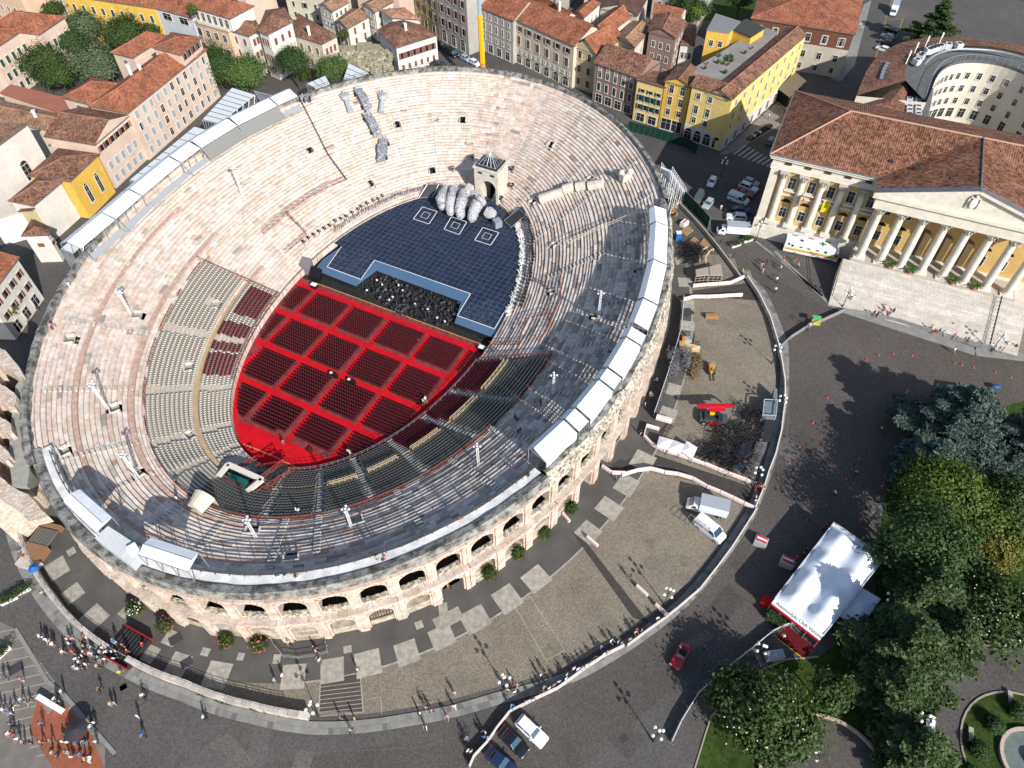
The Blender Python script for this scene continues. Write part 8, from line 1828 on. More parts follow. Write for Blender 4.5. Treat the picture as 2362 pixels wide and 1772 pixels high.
def banner_fence(pts,label,h=1.1,m=None,w=.10,posts=True,name='banner_fence',top=None):
 P_=[P(*p) if not isinstance(p,Vector) else p for p in pts];o=empty(name,label,'fence',P_[0]);b=MB();t=MB();f=MB()
 for a,c2 in zip(P_,P_[1:]):
  n=max(1,round((c2-a).length/2.3));
  for i in range(n):
   p,q=a.lerp(c2,i/n),a.lerp(c2,(i+1)/n-.01);strip(b,[p,q],w*.4,.12,h-.16);strip(t,[p,q],w*1.6,h-.04,.10)
   d=(q-p).normalized();nn=Vector((-d.y,d.x,0));f.tube(p-nn*.45+UPV*.05,p+nn*.45+UPV*.05,.03,4);f.tube(p+nn*.4+UPV*.05,p+UPV*h,.025,4)
 part('banner',b.mesh('banner',m or mat('banner_pale',(.45,.42,.42),.8)),o);part('top_rail',t.mesh('top_rail',top or mat('fence_top',(.70,.62,.58),.7)),o);part('feet',f.mesh('feet',steel),o);return o
banner_fence([('8',840,1659),('8',870,1590),('8',955,1500),('8',1020,1405),('8',1095,1310),('8',1250,1230),('8',1400,1160),('8',1490,1095),('8',1570,1035),('8',1700,950),('8',1820,890)],'long pale banner fence in front of the spectators at the bottom',w=.16)
banner_fence([('8',1840,890),('8',1960,800),('8',2080,715),('9',0,650),('9',140,530),('9',250,390),('9',340,270),('9',430,130),('9',500,20),('t',1650,920),('t',1745,700),('t',1800,520),('t',1870,340),('t',1930,100),('s',1970,1150),('s',1970,950),('s',1940,750),('s',1900,550),('s',1820,280),('s',1700,30),('6',440,180)],'long white topped banner fence curving round the outside of the cobbled yard',w=.12)
banner_fence([('6',655,620),('6',720,560),('6',830,490),('6',930,450),('6',1060,390),('6',1200,410),('6',1400,455),('6',1700,550),('6',2000,640)],'thin steel crowd fence from the yard corner along the palace stairs',m=mat('mesh_grey',(.22,.22,.22),.8),top=steel,w=.05)
banner_fence([('9',-40,1500),('9',20,1370),('9',130,1190),('9',250,1080),('9',440,930),('9',600,800),('9',680,760),('9',755,745)],'white topped crowd fence from the marquee down the lower square',w=.07,m=mat('mesh_grey',(.22,.22,.22),.8),top=mat('fence_white',(.6,.62,.64),.6))
banner_fence([('s',895,80),('s',885,200),('s',865,420),('s',810,620),('s',740,850),('s',650,1120),('s',580,1320)],'tall white topped mesh fence on the inner side of the works yard',w=.06,h=1.9,m=mat('hoarding_dark',(.10,.10,.10),.8),top=mat('fence_white',(.6,.62,.64),.6))
banner_fence([('t',480,140),('t',510,30)],'short barrier link joining the two rows near the arena wall')
o=empty('green_hoarding','dark green mesh hoarding on steel frames between arena wall and parked cars','fence',P('r',500,450));hp=[P('r',300,230),P('r',470,440),P('r',640,610),P('r',800,790)];hp=[P('p',1010,1440)]+[P('2',1900,900),P('2',2100,1000),P('2',2212,1090)][:0]+hp
b=MB();strip(b,hp[1:],.08,.2,3.2);part('mesh_sheet',b.mesh('mesh_sheet',mat('green_mesh',(.008,.045,.032),.8)),o);b=MB()
for a,c2 in zip(hp[1:],hp[2:]):
 n=6
 for i in range(n+1): p=a.lerp(c2,i/n);b.tube(p+UPV*0,p+UPV*3.4,.05,4);
 for z in (.3,1.8,3.4): b.tube(a+UPV*z,c2+UPV*z,.05,4)
part('frame',b.mesh('frame',steel),o)
o=empty('green_screen_fence','long dark green fence with steel posts below the yellow houses','fence',P('2',1950,880));hp=[P('p',1000,1450),P('p',1300,1530),P('p',1640,1640),P('3',120,985)];b=MB();strip(b,hp,.08,.1,2.6);part('mesh_sheet',b.mesh('mesh_sheet',MATS['green_mesh']),o);b=MB()
for a,c2 in zip(hp,hp[1:]):
 for i in range(5): p=a.lerp(c2,i/5);b.tube(p,p+UPV*2.9,.05,4);b.tube(p+UPV*2.7,p+Vector((-.5,-1.2,0)),.03,4)
 b.tube(a+UPV*2.7,c2+UPV*2.7,.05,4)
part('frame',b.mesh('frame',MATS['lamp_iron']),o)
b=MB();hp=[P('r',330,380),P('r',530,580),P('r',700,760),P('r',900,1000),P('r',1080,1240),P('r',1190,1390)];strip(b,hp,.35,0,1.0);place('works_wall',b,[mat('works_grey',(.33,.31,.28),.85)],'low grey wall strip with railing along the upper side of the works yard','wall')
for i,(x,y) in enumerate(((950,990),(1095,1165),(900,900))):
 p=P('r',x,y);o=empty('info_board','small brown framed board on a post beside the works wall, %s'%['middle one','lowest one','highest one'][i],'sign',p,.8);b=MB();b.box((0,0,1.3),(.9,.08,1.3));part('panel',b.mesh('panel',mat('board_brown',(.05,.035,.035),.6)),o,local=True);b=MB();b.tube((-.35,0,0),(-.35,0,1.9),.04,4);b.tube((.35,0,0),(.35,0,1.9),.04,4);part('posts',b.mesh('posts',steel),o,local=True)
b=MB();bl=MB();mw=mat('moat_wall_stone',(.52,.47,.42),.85,noise=.9,col2=(.40,.36,.32),tint=1)
for i,d in enumerate(np.arange(148,199.5,1.1)):
 if (ell(D(d),RIM,kerb(d))-P('x',700,400)).length<2.2: continue
 g0=kerb(d)-.1;a,c2=ell(D(d),RIM,g0),ell(D(d+1.05),RIM,kerb(d+1.1)-.1);t=RU(.85,1.15);strip(b,[a,c2],.75,0,1.45+RU(-.03,.03),tint=(t,t,t))
o=empty('moat_wall','curved pale stone parapet wall around the lower left of the arena','wall',ell(D(170),RIM,8));part('wall_stones',b.mesh('wall_stones',mw),o)
part('railing',railing('r',[ell(D(d),RIM,kerb(d)-.2)+UPV*1.45 for d in np.arange(148,199,1.5)],.7,None,.035).mesh('railing',steel),o)
c_=P('x',770,350,1.2);o=empty('red_entrance_stand','red sided entrance ramp with dark benches beside the moat wall','ramp',Vector((c_.x,c_.y,0)),-.45);b=MB();[b.box((0,s*2.3,1.0),(4.6,.15,1.1)) for s in (-1,1)];part('red_side',b.mesh('red_side',mat('stand_red',(.28,.015,.02),.5)),o,local=True)
for i in range(8): b=MB();b.box((-2+i*.57,0,.9),(.34,4.3,.1));part('bench_board',b.mesh('bench_board',MATS['dark_grey']),o,local=True)
b=MB();b.box((0,0,.4),(4.4,4.3,.6));part('deck',b.mesh('deck',darkgrey),o,local=True)
c_=P('w',290,1450,2);o=empty('timber_stair','brown and grey timber stair beside the ruined wall at the left','stair',Vector((c_.x,c_.y,0)),-.25);
for i in range(8): b=MB();b.box((-1.6+i*.45,0,1.2),(.16,2.6,.4));part('slat',b.mesh('slat',mat('slat_grey',(.14,.13,.12),.8)),o,local=True)
b=MB();b.box((0,-2.6,.7),(3.6,2.4,1.4));part('timber_block',b.mesh('timber_block',mat('timber_brown',(.24,.13,.07),.8)),o,local=True);b=MB();b.box((.4,-4.4,.6),(3.4,1.4,1.2));part('stone_end',b.mesh('stone_end',mw),o,local=True);b=MB();b.box((0,1.9,1.0),(3.6,.7,1.0));part('timber_top',b.mesh('timber_top',MATS['timber_brown']),o,local=True)
part_pts=[('k',75,1090),('k',120,1180),('k',195,1270),('k',310,1285),('k',480,1260),('k',545,1240),('k',520,1110)]
b=railing('r',[P(*p) for p in part_pts],1.1,None,.035);place('steel_pen',b,[steel],'open steel barrier pen in front of the arches at the bottom','barrier')
def heap(k,pts,n,z,m,label,L_=(1.2,2.6),h=.5,cat='truss heap'):
 b=MB();q=[P(*((k,)+p)) for p in pts];xs=[p.x for p in q];ys=[p.y for p in q];pp=[(p.x,p.y) for p in q];c=0
 while c<n:
  x,y=RU(min(xs),max(xs)),RU(min(ys),max(ys))
  if not inpoly(x,y,pp): continue
  c+=1;a=random.gauss(.5,.5) if c%2 else random.gauss(2.1,.5);L=RU(*L_);dx,dy=cos(a)*L/2,sin(a)*L/2;z0=RU(.1,z);dz=RU(-.3,.3)
  b.tube((x-dx,y-dy,max(.05,z0-dz)),(x+dx,y+dy,max(.05,z0+dz)),.045,3,cap=False)
 return place('truss_heap',b,[m],label,cat,kind='stuff')
trm=mat('truss_black',(.022,.022,.024),.6)
heap('C',((560,260),(700,230),(1020,290),(1000,420),(760,720),(640,640),(430,560),(420,450),(560,400)),620,1.8,trm,'tangled black steel trusses heaped on the works yard near the barriers')
heap('C',((940,480),(1020,470),(930,740),(850,700)),330,1.4,mat('truss_grey',(.10,.10,.095),.6),'dense dark lattice pieces stacked beside the yard kerb',(.5,1.0))
heap('C',((830,90),(1000,150),(1000,280),(820,210)),120,2.2,trm,'thin black truss frames leaning below the red boom',(1.5,3.2))
heap('s',((720,640),(860,620),(840,880),(740,900)),420,2.4,mat('cage_grey',(.16,.16,.17),.5),'grey metal cage stack, left of the two stacks beside the mesh fence',(.4,.9))
heap('s',((880,610),(980,640),(960,800),(870,780)),330,2.6,MATS['cage_grey'],'grey metal cage stack, right of the two stacks beside the mesh fence',(.4,.9))
heap('s',((1010,650),(1110,670),(1060,900),(960,930)),300,1.2,mat('camouflage_brown',(.20,.15,.08),.8),'brown and tan bundled pole heap beside the yellow forklift',(.5,1.3))
heap('r',((520,980),(700,1000),(740,1120),(660,1250),(500,1230)),460,2.0,trm,'dark tangled truss heap beside the timber frames in the upper yard',(.6,1.8))
def grid_frame(k,pts,z,m,label,n=6,name='crate_lattice'):
 q=[P(k,*p,z) for p in pts];b=MB()
 for i in range(n+1): t=i/n;b.tube(q[0].lerp(q[1],t),q[3].lerp(q[2],t),.07,4);b.tube(q[0].lerp(q[3],t),q[1].lerp(q[2],t),.06,4)
 return place(name,b,[m],label,'frame')
grid_frame('r',((470,805),(560,745),(630,800),(540,865)),.3,wood_m,'square pale timber crate frame, nearest the blue bin');grid_frame('r',((540,955),(640,880),(700,930),(600,1010)),.3,wood_m,'timber lattice frame left of the dark truss heap');grid_frame('r',((700,960),(760,900),(830,980),(760,1030)),.3,wood_m,'timber lattice frame right of the dark truss heap')
grid_frame('s',((670,1475),(755,1370),(800,1400),(725,1500)),.3,mat('ladder_brown',(.09,.06,.035),.8),'small dark ladder frame lying above the white tables',3)
def crates(k,pts,label):
 q=[P(k,*p,2.2) for p in pts];c_=sum(q,Vector())/4;o=empty('caged_crate',label,'crate',Vector((c_.x,c_.y,0)));b=MB();b.prism(q,2.05,2.2,bottom=True);part('lid',b.mesh('lid',mat('crate_lid',(.33,.29,.25),.8)),o);b=MB()
 for i in range(4):
  a,c2=q[i],q[(i+1)%4]
  for z in (.1,.7,1.4,2.0): b.tube((a.x,a.y,z),(c2.x,c2.y,z),.05,4)
  for j in range(3): p=a.lerp(c2,j/3);b.tube((p.x,p.y,0),(p.x,p.y,2.1),.05,4)
 part('cage_bars',b.mesh('cage_bars',mat('cage_pale',(.42,.34,.27),.6)),o);b=MB();b.prism([c_+(p-c_)*.9 for p in q],.05,1.9);part('dark_load',b.mesh('dark_load',dark),o)
crates('r',((655,1275),(810,1240),(820,1335),(665,1350)),'caged crate with pale lid, left of the pair in the upper yard');crates('r',((820,1240),(965,1200),(985,1340),(830,1340)),'caged crate with pale lid, right of the pair in the upper yard')
b=MB();p0=[P('r',*p) for p in ((700,1195),(690,1140),(740,1070),(790,1040))];strip(b,p0,.25,.9,.12);strip(b,[p+e1*1.4 for p in p0],.25,.9,.12)
for p in p0: b.tube((p.x,p.y,0),(p.x,p.y,.9),.08,4);q_=p+e1*1.4;b.tube((q_.x,q_.y,0),(q_.x,q_.y,.9),.08,4)
place('curved_timber_frame',b,[mat('blond_wood',(.60,.43,.24),.7)],'curved blond timber frame beside the dark truss heap','frame')
b=MB();q=[P('s',*p,.5) for p in ((865,480),(1090,550),(1070,620),(860,560))];b.prism(q,.1,.5);q2=[P('s',*p,.9) for p in ((870,490),(1000,530),(1080,545),(1000,575))];b.prism(q2,.5,.8);place('plywood_scenery',b,[mat('plywood',(.58,.42,.24),.7)],'blond plywood scenery pieces stacked in front of the grey forklift','plywood')
b=MB();c_=P('s',1210,228,.5);b.box((c_.x,c_.y,.45),(2.6,.75,.9),-.05);place('timber_box',b,[mat('pallet_wood',(.30,.17,.09),.8)],'lone brown timber box on the open cobbles of the yard','box')
b=MB();c_=P('r',445,860,1.2);b.box((c_.x,c_.y,1.0),(1.1,1.0,2.0),.1,0);b.box((c_.x,c_.y,2.05),(1.12,1.02,.12),.1,1);place('portable_toilet',b,[mat('toilet_blue',(.02,.12,.42),.5),white_paint],'blue and white portable toilet beside the arena wall','toilet')
b=MB();c_=P('r',520,710,.6);b.box((c_.x,c_.y,.5),(1.9,1.2,1.0),.8,0);b.box((c_.x,c_.y,1.03),(1.7,.3,.06),.8,1);place('supply_crate',b,[white_paint,mat('crate_red',(.4,.04,.03),.6)],'white and red crate near the timber frames in the upper yard','crate')
b=MB();
for i in range(14): p=P('r',350+RU(0,90),440+i*14,.5+RR()*.5);b.box(tuple(p),(RU(.5,1.4),.25,.25),RR()*3,i%2)
place('yellow_timber_pieces',b,[mat('amber_wood',(.5,.29,.07),.7),mat('tarnish',(.2,.13,.06),.8)],'loose amber timber pieces along the arena wall behind the canopies','timber',kind='stuff')
for i,pts in enumerate((((650,120),(795,160),(740,265),(620,225)),((795,160),(915,205),(870,305),(745,262)),((940,170),(1055,240),(1000,360),(875,280)))):
 q=[P('t',*p,1.6) for p in pts];c_=sum(q,Vector())/4;o=empty('white_gazebo',['leftmost of three white square gazebo tops beside the barriers','middle one of three white square gazebo tops','rightmost and highest of three white square gazebo tops'][i],'gazebo',Vector((c_.x,c_.y,0)));b=MB();ap=c_+UPV*.35
 for j in range(4): b.quad([q[j],q[(j+1)%4],ap]);b.quad([q[j]-UPV*.2,q[(j+1)%4]-UPV*.2,q[(j+1)%4],q[j]])
 part('cover',b.mesh('cover',white_m),o);b=MB();[b.tube(p,(p.x,p.y,0),.05,5) for p in q];part('legs',b.mesh('legs',steel),o)
for i,pts in enumerate((((855,375),(970,385),(935,480),(815,455)),((815,455),(935,480),(885,580),(780,545)),((790,545),(885,580),(855,655),(750,620)))):
 q=[P('C',*p,1.0) for p in pts];b=MB();b.prism(q,.75,.95,bottom=True);place('stage_platform',b,[mat('platform_blue',(.035,.045,.07),.5)],['dark blue grey stage platform, highest of the three in the yard','dark blue grey stage platform, middle of the three in the yard','dark blue grey stage platform, lowest of the three in the yard'][i],'platform')
b=MB();a,c2=P('C',775,545,1.0),P('C',890,580,1.0);b.tube(a,c2,.05,4);place('red_strap',b,[con],'thin red strap lying across the dark stage platforms','strap')
for i in range(12):
 a,c2=P('C',1055-i*2.5+0,150+i*21,1.2),P('C',1150-i*5,150+i*21,1.2);b=MB();strip(b,[a,c2],.35,1.0,.2);place('bench_row',b,[darkgrey],'dark bench slab in the striped stack below the grey mesh box','bench','striped stack of benches')
b=MB();b.prism([P('C',*p,1.2) for p in ((970,395),(1070,400),(1045,490),(945,465))],.1,1.3);place('grey_flight_case',b,[mat('case_grey',(.13,.135,.14),.6)],'grey flat case at the end of the striped bench stack','case')
q=[P('C',*p,2.4) for p in ((1045,5),(1165,10),(1150,155),(1030,145))];o=empty('mesh_box','grey steel framed mesh box with open top beside the yard fence','container',Vector((*(sum(q,Vector())/4).xy,0)));b=MB();b.prism(q,.1,1.9);part('box_body',b.mesh('box_body',mat('meshbox_grey',(.16,.185,.20),.6)),o);b=MB()
for j in range(4): b.tube(q[j],q[(j+1)%4],.09,4);b.tube(q[j],(q[j].x,q[j].y,0),.09,4)
part('frame',b.mesh('frame',mat('bluesteel2',(.34,.42,.47),.5)),o)
b=MB();q=[P('s',*p,2.2) for p in ((1870,990),(1905,1000),(1905,1110),(1860,1100))];b.prism(q,0,2.2);place('narrow_cabinet',b,[MATS['meshbox_grey']],'narrow blue grey cabinet above the mesh box by the fence','cabinet')
# ================================================================ MARQUEE
ZT=4.0;tq=[P('9',1000,95,ZT),P('9',1322,320,ZT),P('9',930,815,ZT),P('9',622,580,ZT)]
o=empty('marquee','large white glossy marquee with peaked roof bays and red trimmed sign board','marquee',Vector((*(sum(tq,Vector())/4).xy,0)))
mm=mat('marquee_membrane',(.74,.78,.84),.32,spec=.4,noise=.35,col2=(.66,.70,.77))
U=tq[1]-tq[0];V_=tq[3]-tq[0];b=MB();NXg,NYg=24,36
def mz(u,v):
 z=0
 for cu in (.25,.75):
  for cv in (.15,.42,.68,.9): d=math.hypot((u-cu)*1.0,(v-cv)*1.5);z+=1.25*math.exp(-d*d*38)
 edge=min(u,1-u,v,1-v);return ZT+ (z+.15)*min(1,edge*12)
def mp(u,v): a=tq[0].lerp(tq[1],u).lerp(tq[3].lerp(tq[2],u),v);return Vector((a.x,a.y,mz(u,v)))
for i in range(NXg):
 for j in range(NYg): b.quad([mp(i/NXg,j/NYg),mp(i/NXg,(j+1)/NYg),mp((i+1)/NXg,(j+1)/NYg),mp((i+1)/NXg,j/NYg)])
me=b.mesh('roof_membrane',mm);bmx=bmesh.new();bmx.from_mesh(me);bmesh.ops.remove_doubles(bmx,verts=bmx.verts,dist=.001);bmesh.ops.recalc_face_normals(bmx,faces=bmx.faces);bmx.to_mesh(me);bmx.free();smooth(me);part('roof_membrane',me,o)
b=MB()
for p,q in ((tq[0],tq[1]),(tq[1],tq[2]),(tq[3],tq[0])): strip(b,[p,q],.18,ZT-.5,.7)
part('edge_truss',b.mesh('edge_truss',mat('truss_silver',(.50,.53,.57),.4)),o)
b=MB();
for u in (0,.25,.5,.75,1): 
 for v in (0,1): p=tq[0].lerp(tq[1],u).lerp(tq[3].lerp(tq[2],u),v);b.tube(p,(p.x,p.y,0),.09,6)
for v in (.2,.4,.6,.8):
 for u in (0,1): p=tq[0].lerp(tq[1],u).lerp(tq[3].lerp(tq[2],u),v);b.tube(p,(p.x,p.y,0),.09,6)
strip(b,[tq[0].lerp(tq[3],.07),tq[1].lerp(tq[2],.07)],.35,ZT+.25,.2);part('posts',b.mesh('posts',steel),o)
d=(tq[2]-tq[3]).normalized();out_=-V_.normalized()*-1;out_=Vector((V_.x,V_.y,0)).normalized()
s0,s1=tq[3],tq[2];sb=MB();lo=s0+out_*.25,s1+out_*.25
sb.quad([s0+UPV*.35,s1+UPV*.35,s1+out_*1.0-UPV*.15,s0+out_*1.0-UPV*.15][::-1] if False else [s0+UPV*.35,s0+out_*1.0-UPV*.15,s1+out_*1.0-UPV*.15,s1+UPV*.35]);part('sign_board',sb.mesh('sign_board',white_m),o)
sb=MB();a0,a1=s0+out_*1.02-UPV*.17,s1+out_*1.02-UPV*.17;sb.quad([a0+out_*-.18+UPV*.10,a0+UPV*.02,a1+UPV*.02,a1+out_*-.18+UPV*.10]);sb.quad([a0,a0-UPV*.3,a1-UPV*.3,a1]);part('red_trim',sb.mesh('red_trim',mat('trim_red',(.42,.01,.03),.6)),o)
nrm=(out_*1.0-UPV*.5);nn=d.cross(nrm).normalized();nn=nn if nn.z>0 else -nn;yv=-(nrm.normalized());xv=yv.cross(nn).normalized()
text_obj('Automobile Club Verona',.70,(s0+s1)/2+out_*.42+d*.3+UPV*.135+nn*.02,frame_rot(xv,yv),mat('sign_ink',(.03,.04,.05),.6),o)
b=MB();rc=[s0.lerp(s1,.42),s1,s1+out_*2.6,s0.lerp(s1,.42)+out_*2.6];b.sheet(rc,.035);part('red_carpet',b.mesh('red_carpet',mat('tent_carpet',(.10,.008,.012),.9)),o)
b=MB();strip(b,[rc[3],rc[2]],.12,.04);part('yellow_edge',b.mesh('yellow_edge',MATS['machine_yellow']),o)
pp=rng.random((2600,3))*[1,1,1];L0=s0.lerp(s1,.03);L1=s0.lerp(s1,.38);hp_=np.array([list(L0.lerp(L1,float(u)).xy)+[0] for u in pp[:,0]])+np.array([out_.x,out_.y,0])*(pp[:,1:2]*1.2+.2)+np.array([0,0,1])*pp[:,2:3]*1.5;hm=leafcloud('box_hedge',hp_,np.tile([0,0,1.],(2600,1)),.2,LF['mid']);cc=recentre(hm);single('box_hedge',hm,'clipped green hedge under the sign board of the marquee','hedge',cc)
q=[P('9',1175,500,3),P('9',1300,580,3),P('9',1225,690,3),P('9',1030,680,3)];q=[P('9',1165,500,3),P('9',1300,580,3),P('9',1160,775,3),P('9',1030,685,3)];o2=empty('side_canopy','smaller white side canopy joined to the marquee under the cedar','canopy',Vector((*(sum(q,Vector())/4).xy,0)));b=MB();ap=sum(q,Vector())/4+UPV*.5
for j in range(4): f=[q[j],q[(j+1)%4],ap];n=(f[1]-f[0]).cross(f[2]-f[0]);b.quad(f if n.z>0 else f[::-1])
part('canopy_sheet',b.mesh('canopy_sheet',mm),o2);b=MB();[b.tube(p,(p.x,p.y,0),.07,5) for p in q];part('posts',b.mesh('posts',steel),o2)
b=MB();c_=P('9',572,597,.8);b.box((c_.x,c_.y,.8),(1.5,1.3,1.6),-.6,0,top=(.8,.8));place('red_booth',b,[mat('booth_red',(.5,.01,.015),.5)],'bright red booth at the lower left corner of the marquee','booth')
for k,x,y,l in (('9',540,205,'white and red striped stall top standing in the open left of the marquee'),('9',707,335,'white and red striped stall top in the shade of the marquee')):
 p=P(k,x,y,1.2);o=empty('striped_stall',l,'stall',Vector((p.x,p.y,0)),-.5);b=MB();b.box((0,0,.6),(1.9,1.5,1.2));part('counter',b.mesh('counter',mat('stall_grey',(.36,.36,.37),.6)),o,local=True)
 for i in range(3): b=MB();b.box((0,.15+(i-1)*.33,1.28),(1.5,.33,.06));part('stripe',b.mesh('stripe',redban if i!=1 else white_paint),o,local=True)
tent('path_stand',(('9',1580,1245),('9',1665,1300),('9',1640,1350),('9',1555,1310)),2.4,.4,'white pitched stand, upper of two on the garden path',2.4);tent('path_stand',(('9',1590,1340),('9',1650,1360),('9',1640,1440),('9',1590,1430)),2.4,.3,'white pitched stand, lower of two on the garden path',2.4)
p=P('9',625,935,1.0);o=empty('grey_cabinet','grey ribbed utility cabinet beside the lower fence at the garden','cabinet',Vector((p.x,p.y,0)),.12);b=MB();b.box((0,0,.6),(2.5,1.2,1.2));part('body',b.mesh('body',mat('cab_grey',(.30,.33,.34),.6)),o,local=True)
for i in range(4): b=MB();b.box((0,-.42+i*.28,1.24),(2.4,.16,.07));part('roof_slat',b.mesh('roof_slat',steel),o,local=True)
q=[P('6',1830,860,3),P('6',1970,880,3),P('6',1960,950,3),P('6',1815,950,3)];b=MB();b.prism(q,0,3);place('white_kiosk',b,[white_m],'white kiosk roof half hidden under the huge blue cedar','kiosk')
b=MB();c_=P('6',2040,855,1.0);b.ball((c_.x,c_.y,.6),.6,10,6,sc=(1.6,.9,.8));place('blue_tarp',b,[mat('tarp_blue',(.02,.08,.22),.5)],'small blue tarp bundle between the cedar branches and kiosk','tarp')
p=P('6',890,440,1.2);o=empty('street_cart','green topped street cart with yellow end at the crowd fence by the palace','cart',Vector((p.x,p.y,0)),-.2);b=MB();b.box((0,0,.6),(1.6,.9,.7));part('body',b.mesh('body',mat('cart_yellow',(.5,.45,.05),.6)),o,local=True);b=MB();b.box((-.1,0,1.9),(1.6,1.2,.06));part('green_top',b.mesh('green_top',mat('cart_green',(.08,.42,.14),.6)),o,local=True);b=MB();[b.tube((sx*.7-.1,sy*.5,.6),(sx*.7-.1,sy*.5,1.9),.03,4) for sx in (-1,1) for sy in (-1,1)];part('poles',b.mesh('poles',steel),o,local=True)
def parasol(k,x,y,R,m,label,h=2.4):
 p=P(k,x,y,h);o=empty('parasol',label,'parasol',Vector((p.x,p.y,0)));b=MB();n=10
 for i in range(n): a0,a1=2*pi*i/n,2*pi*(i+1)/n;b.quad([(R*cos(a0),R*sin(a0),h-.4),(R*cos(a1),R*sin(a1),h-.4),(0,0,h+.1)])
 part('canopy',b.mesh('canopy',m),o,local=True);b=MB();b.tube((0,0,0),(0,0,h),.04,6);part('pole',b.mesh('pole',steel),o,local=True)
parasol('x',455,852,1.5,mat('parasol_dark',(.04,.04,.045),.7),'dark round parasol over the red terrace at the lower left');parasol('8',620,545,.95,mat('parasol_white',(.55,.60,.72),.7),'pale blue white parasol in the open lower arch');parasol('7',205,378,.8,mat('parasol_blue',(.03,.12,.45),.7),'small blue parasol by the moat wall at the left')
b=MB();p0,p1=P('x',235,655,.5),P('x',375,740,.5);strip(b,[p0,p1],.7,0,.9);place('white_wind_screen',b,[white_paint],'white low screen at the head of the red terrace','screen')
# ================================================================ PEOPLE
skin=mat('skin',(.42,.25,.18),.6);hairs={'dark':mat('hair_dark',(.02,.015,.01),.6),'brown':mat('hair_brown',(.07,.04,.02),.6),'blond':mat('hair_blond',(.30,.20,.09),.6),'grey':mat('hair_grey',(.30,.29,.28),.6)}
TOPC={'white':(.72,.72,.72),'black':(.015,.015,.018),'navy':(.015,.022,.06),'blue':(.04,.16,.42),'pale blue':(.30,.45,.62),'red':(.42,.02,.03),'pink':(.50,.22,.25),'grey':(.18,.18,.19),'beige':(.45,.37,.27),'yellow':(.6,.5,.03),'orange':(.6,.18,.03),'green':(.04,.16,.06),'purple':(.14,.03,.20)}
BOTC={'dark':(.018,.018,.022),'denim':(.05,.08,.15),'beige':(.36,.29,.20),'white':(.62,.62,.60),'grey':(.12,.12,.125)}
TM={k:mat('top_'+k.replace(' ','_'),c,.85) for k,c in TOPC.items()};BM_={k:mat('legs_'+k,c,.85) for k,c in BOTC.items()}
def skinned(V,E,Rd):
 """one continuous body grown over a skeleton"""
 me=bpy.data.meshes.new('sk');me.from_pydata(V,E,[]);ob=ON('sk',me);COL.objects.link(ob)
 m=ob.modifiers.new('s','SKIN');
 for i,r in enumerate(Rd): me.skin_vertices[0].data[i].radius=(r[0],r[1]) if isinstance(r,tuple) else (r,r)
 me.skin_vertices[0].data[0].use_root=True;m.use_smooth_shade=True
 s=ob.modifiers.new('u','SUBSURF');s.levels=1;s.render_levels=1
 dg=bpy.context.evaluated_depsgraph_get();dg.update();out=bpy.data.meshes.new_from_object(ob.evaluated_get(dg));bpy.data.objects.remove(ob);bpy.data.meshes.remove(me);return out
def pose(kind):
 V=[(0,0,.95),(0,0,1.12),(0,0,1.36),(0,0,1.50),(.01,0,1.58),(.02,0,1.70)];Rd=[(.15,.11),(.13,.10),(.17,.11),(.055,.055),(.085,.08),(.075,.085)]
 E=[(0,1),(1,2),(2,3),(3,4),(4,5)]
 fl,bl={'stand':(.03,-.02),'walk':(.32,-.30),'stride':(.42,-.38),'sit':(0,0)}[kind if kind!='reach' else 'stand']
 af={'stand':.02,'walk':.22,'stride':.30,'sit':.18,'reach':.1}[kind]
 dz=-.42 if kind=='sit' else 0
 V=[(x,y,z+dz) for x,y,z in V]
 for s,leg,arm in ((1,fl,-af),(-1,bl,af)):
  b0=len(V)
  if kind=='reach': arm=.42
  V+=[(0,s*.20,1.42+dz),(arm*.35,s*.26,1.14+dz),(arm+.08,s*.25,.92+dz+(.3 if kind=='reach' else 0)),(arm+.12,s*.245,.84+dz+(.3 if kind=='reach' else 0))];Rd+=[.062,.046,.034,(.042,.022)];E+=[(2,b0),(b0,b0+1),(b0+1,b0+2),(b0+2,b0+3)]
  b1=len(V)
  if kind=='sit': V+=[(.03,s*.10,.50),(.46,s*.12,.50),(.48,s*.12,.07),(.62,s*.12,.04)]
  else: V+=[(leg*.05,s*.10,.88),(leg*.5+.05,s*.105,.50),(leg,s*.105,.09),(leg+.15,s*.11,.04)]
  Rd+=[.095,.062,.045,(.045,.032)];E+=[(0,b1),(b1,b1+1),(b1+1,b1+2),(b1+2,b1+3)]
 return skinned(V,E,Rd),dz
POSES={k:pose(k) for k in ('stand','walk','stride','reach','sit')}
def dressed(kind,shorts,ml):
 me,dz=POSES[kind];m=me.copy();m.materials.clear();[m.materials.append(x) for x in ml];n=len(m.polygons);idx=[]
 for p in m.polygons:
  c=p.center;z=c.z-dz;hand=abs(c.y)>.18 and (c.z-dz)<1.0+(.3 if kind=='reach' else 0) and (z>.7)
  fore=abs(c.y)>.21 and z<1.22
  if z>1.60 and (z>1.72 or c.x<.03): i=3
  elif z>1.49: i=0
  elif fore: i=0
  elif z>.98: i=1
  elif z<.09 and kind!='sit': i=4
  elif kind=='sit': i=2 if c.z>.3 else (0 if shorts else 2)
  else: i=2 if (z>.52 or not shorts) else 0
  idx.append(i)
 m.polygons.foreach_set('material_index',idx);return m
PB={}
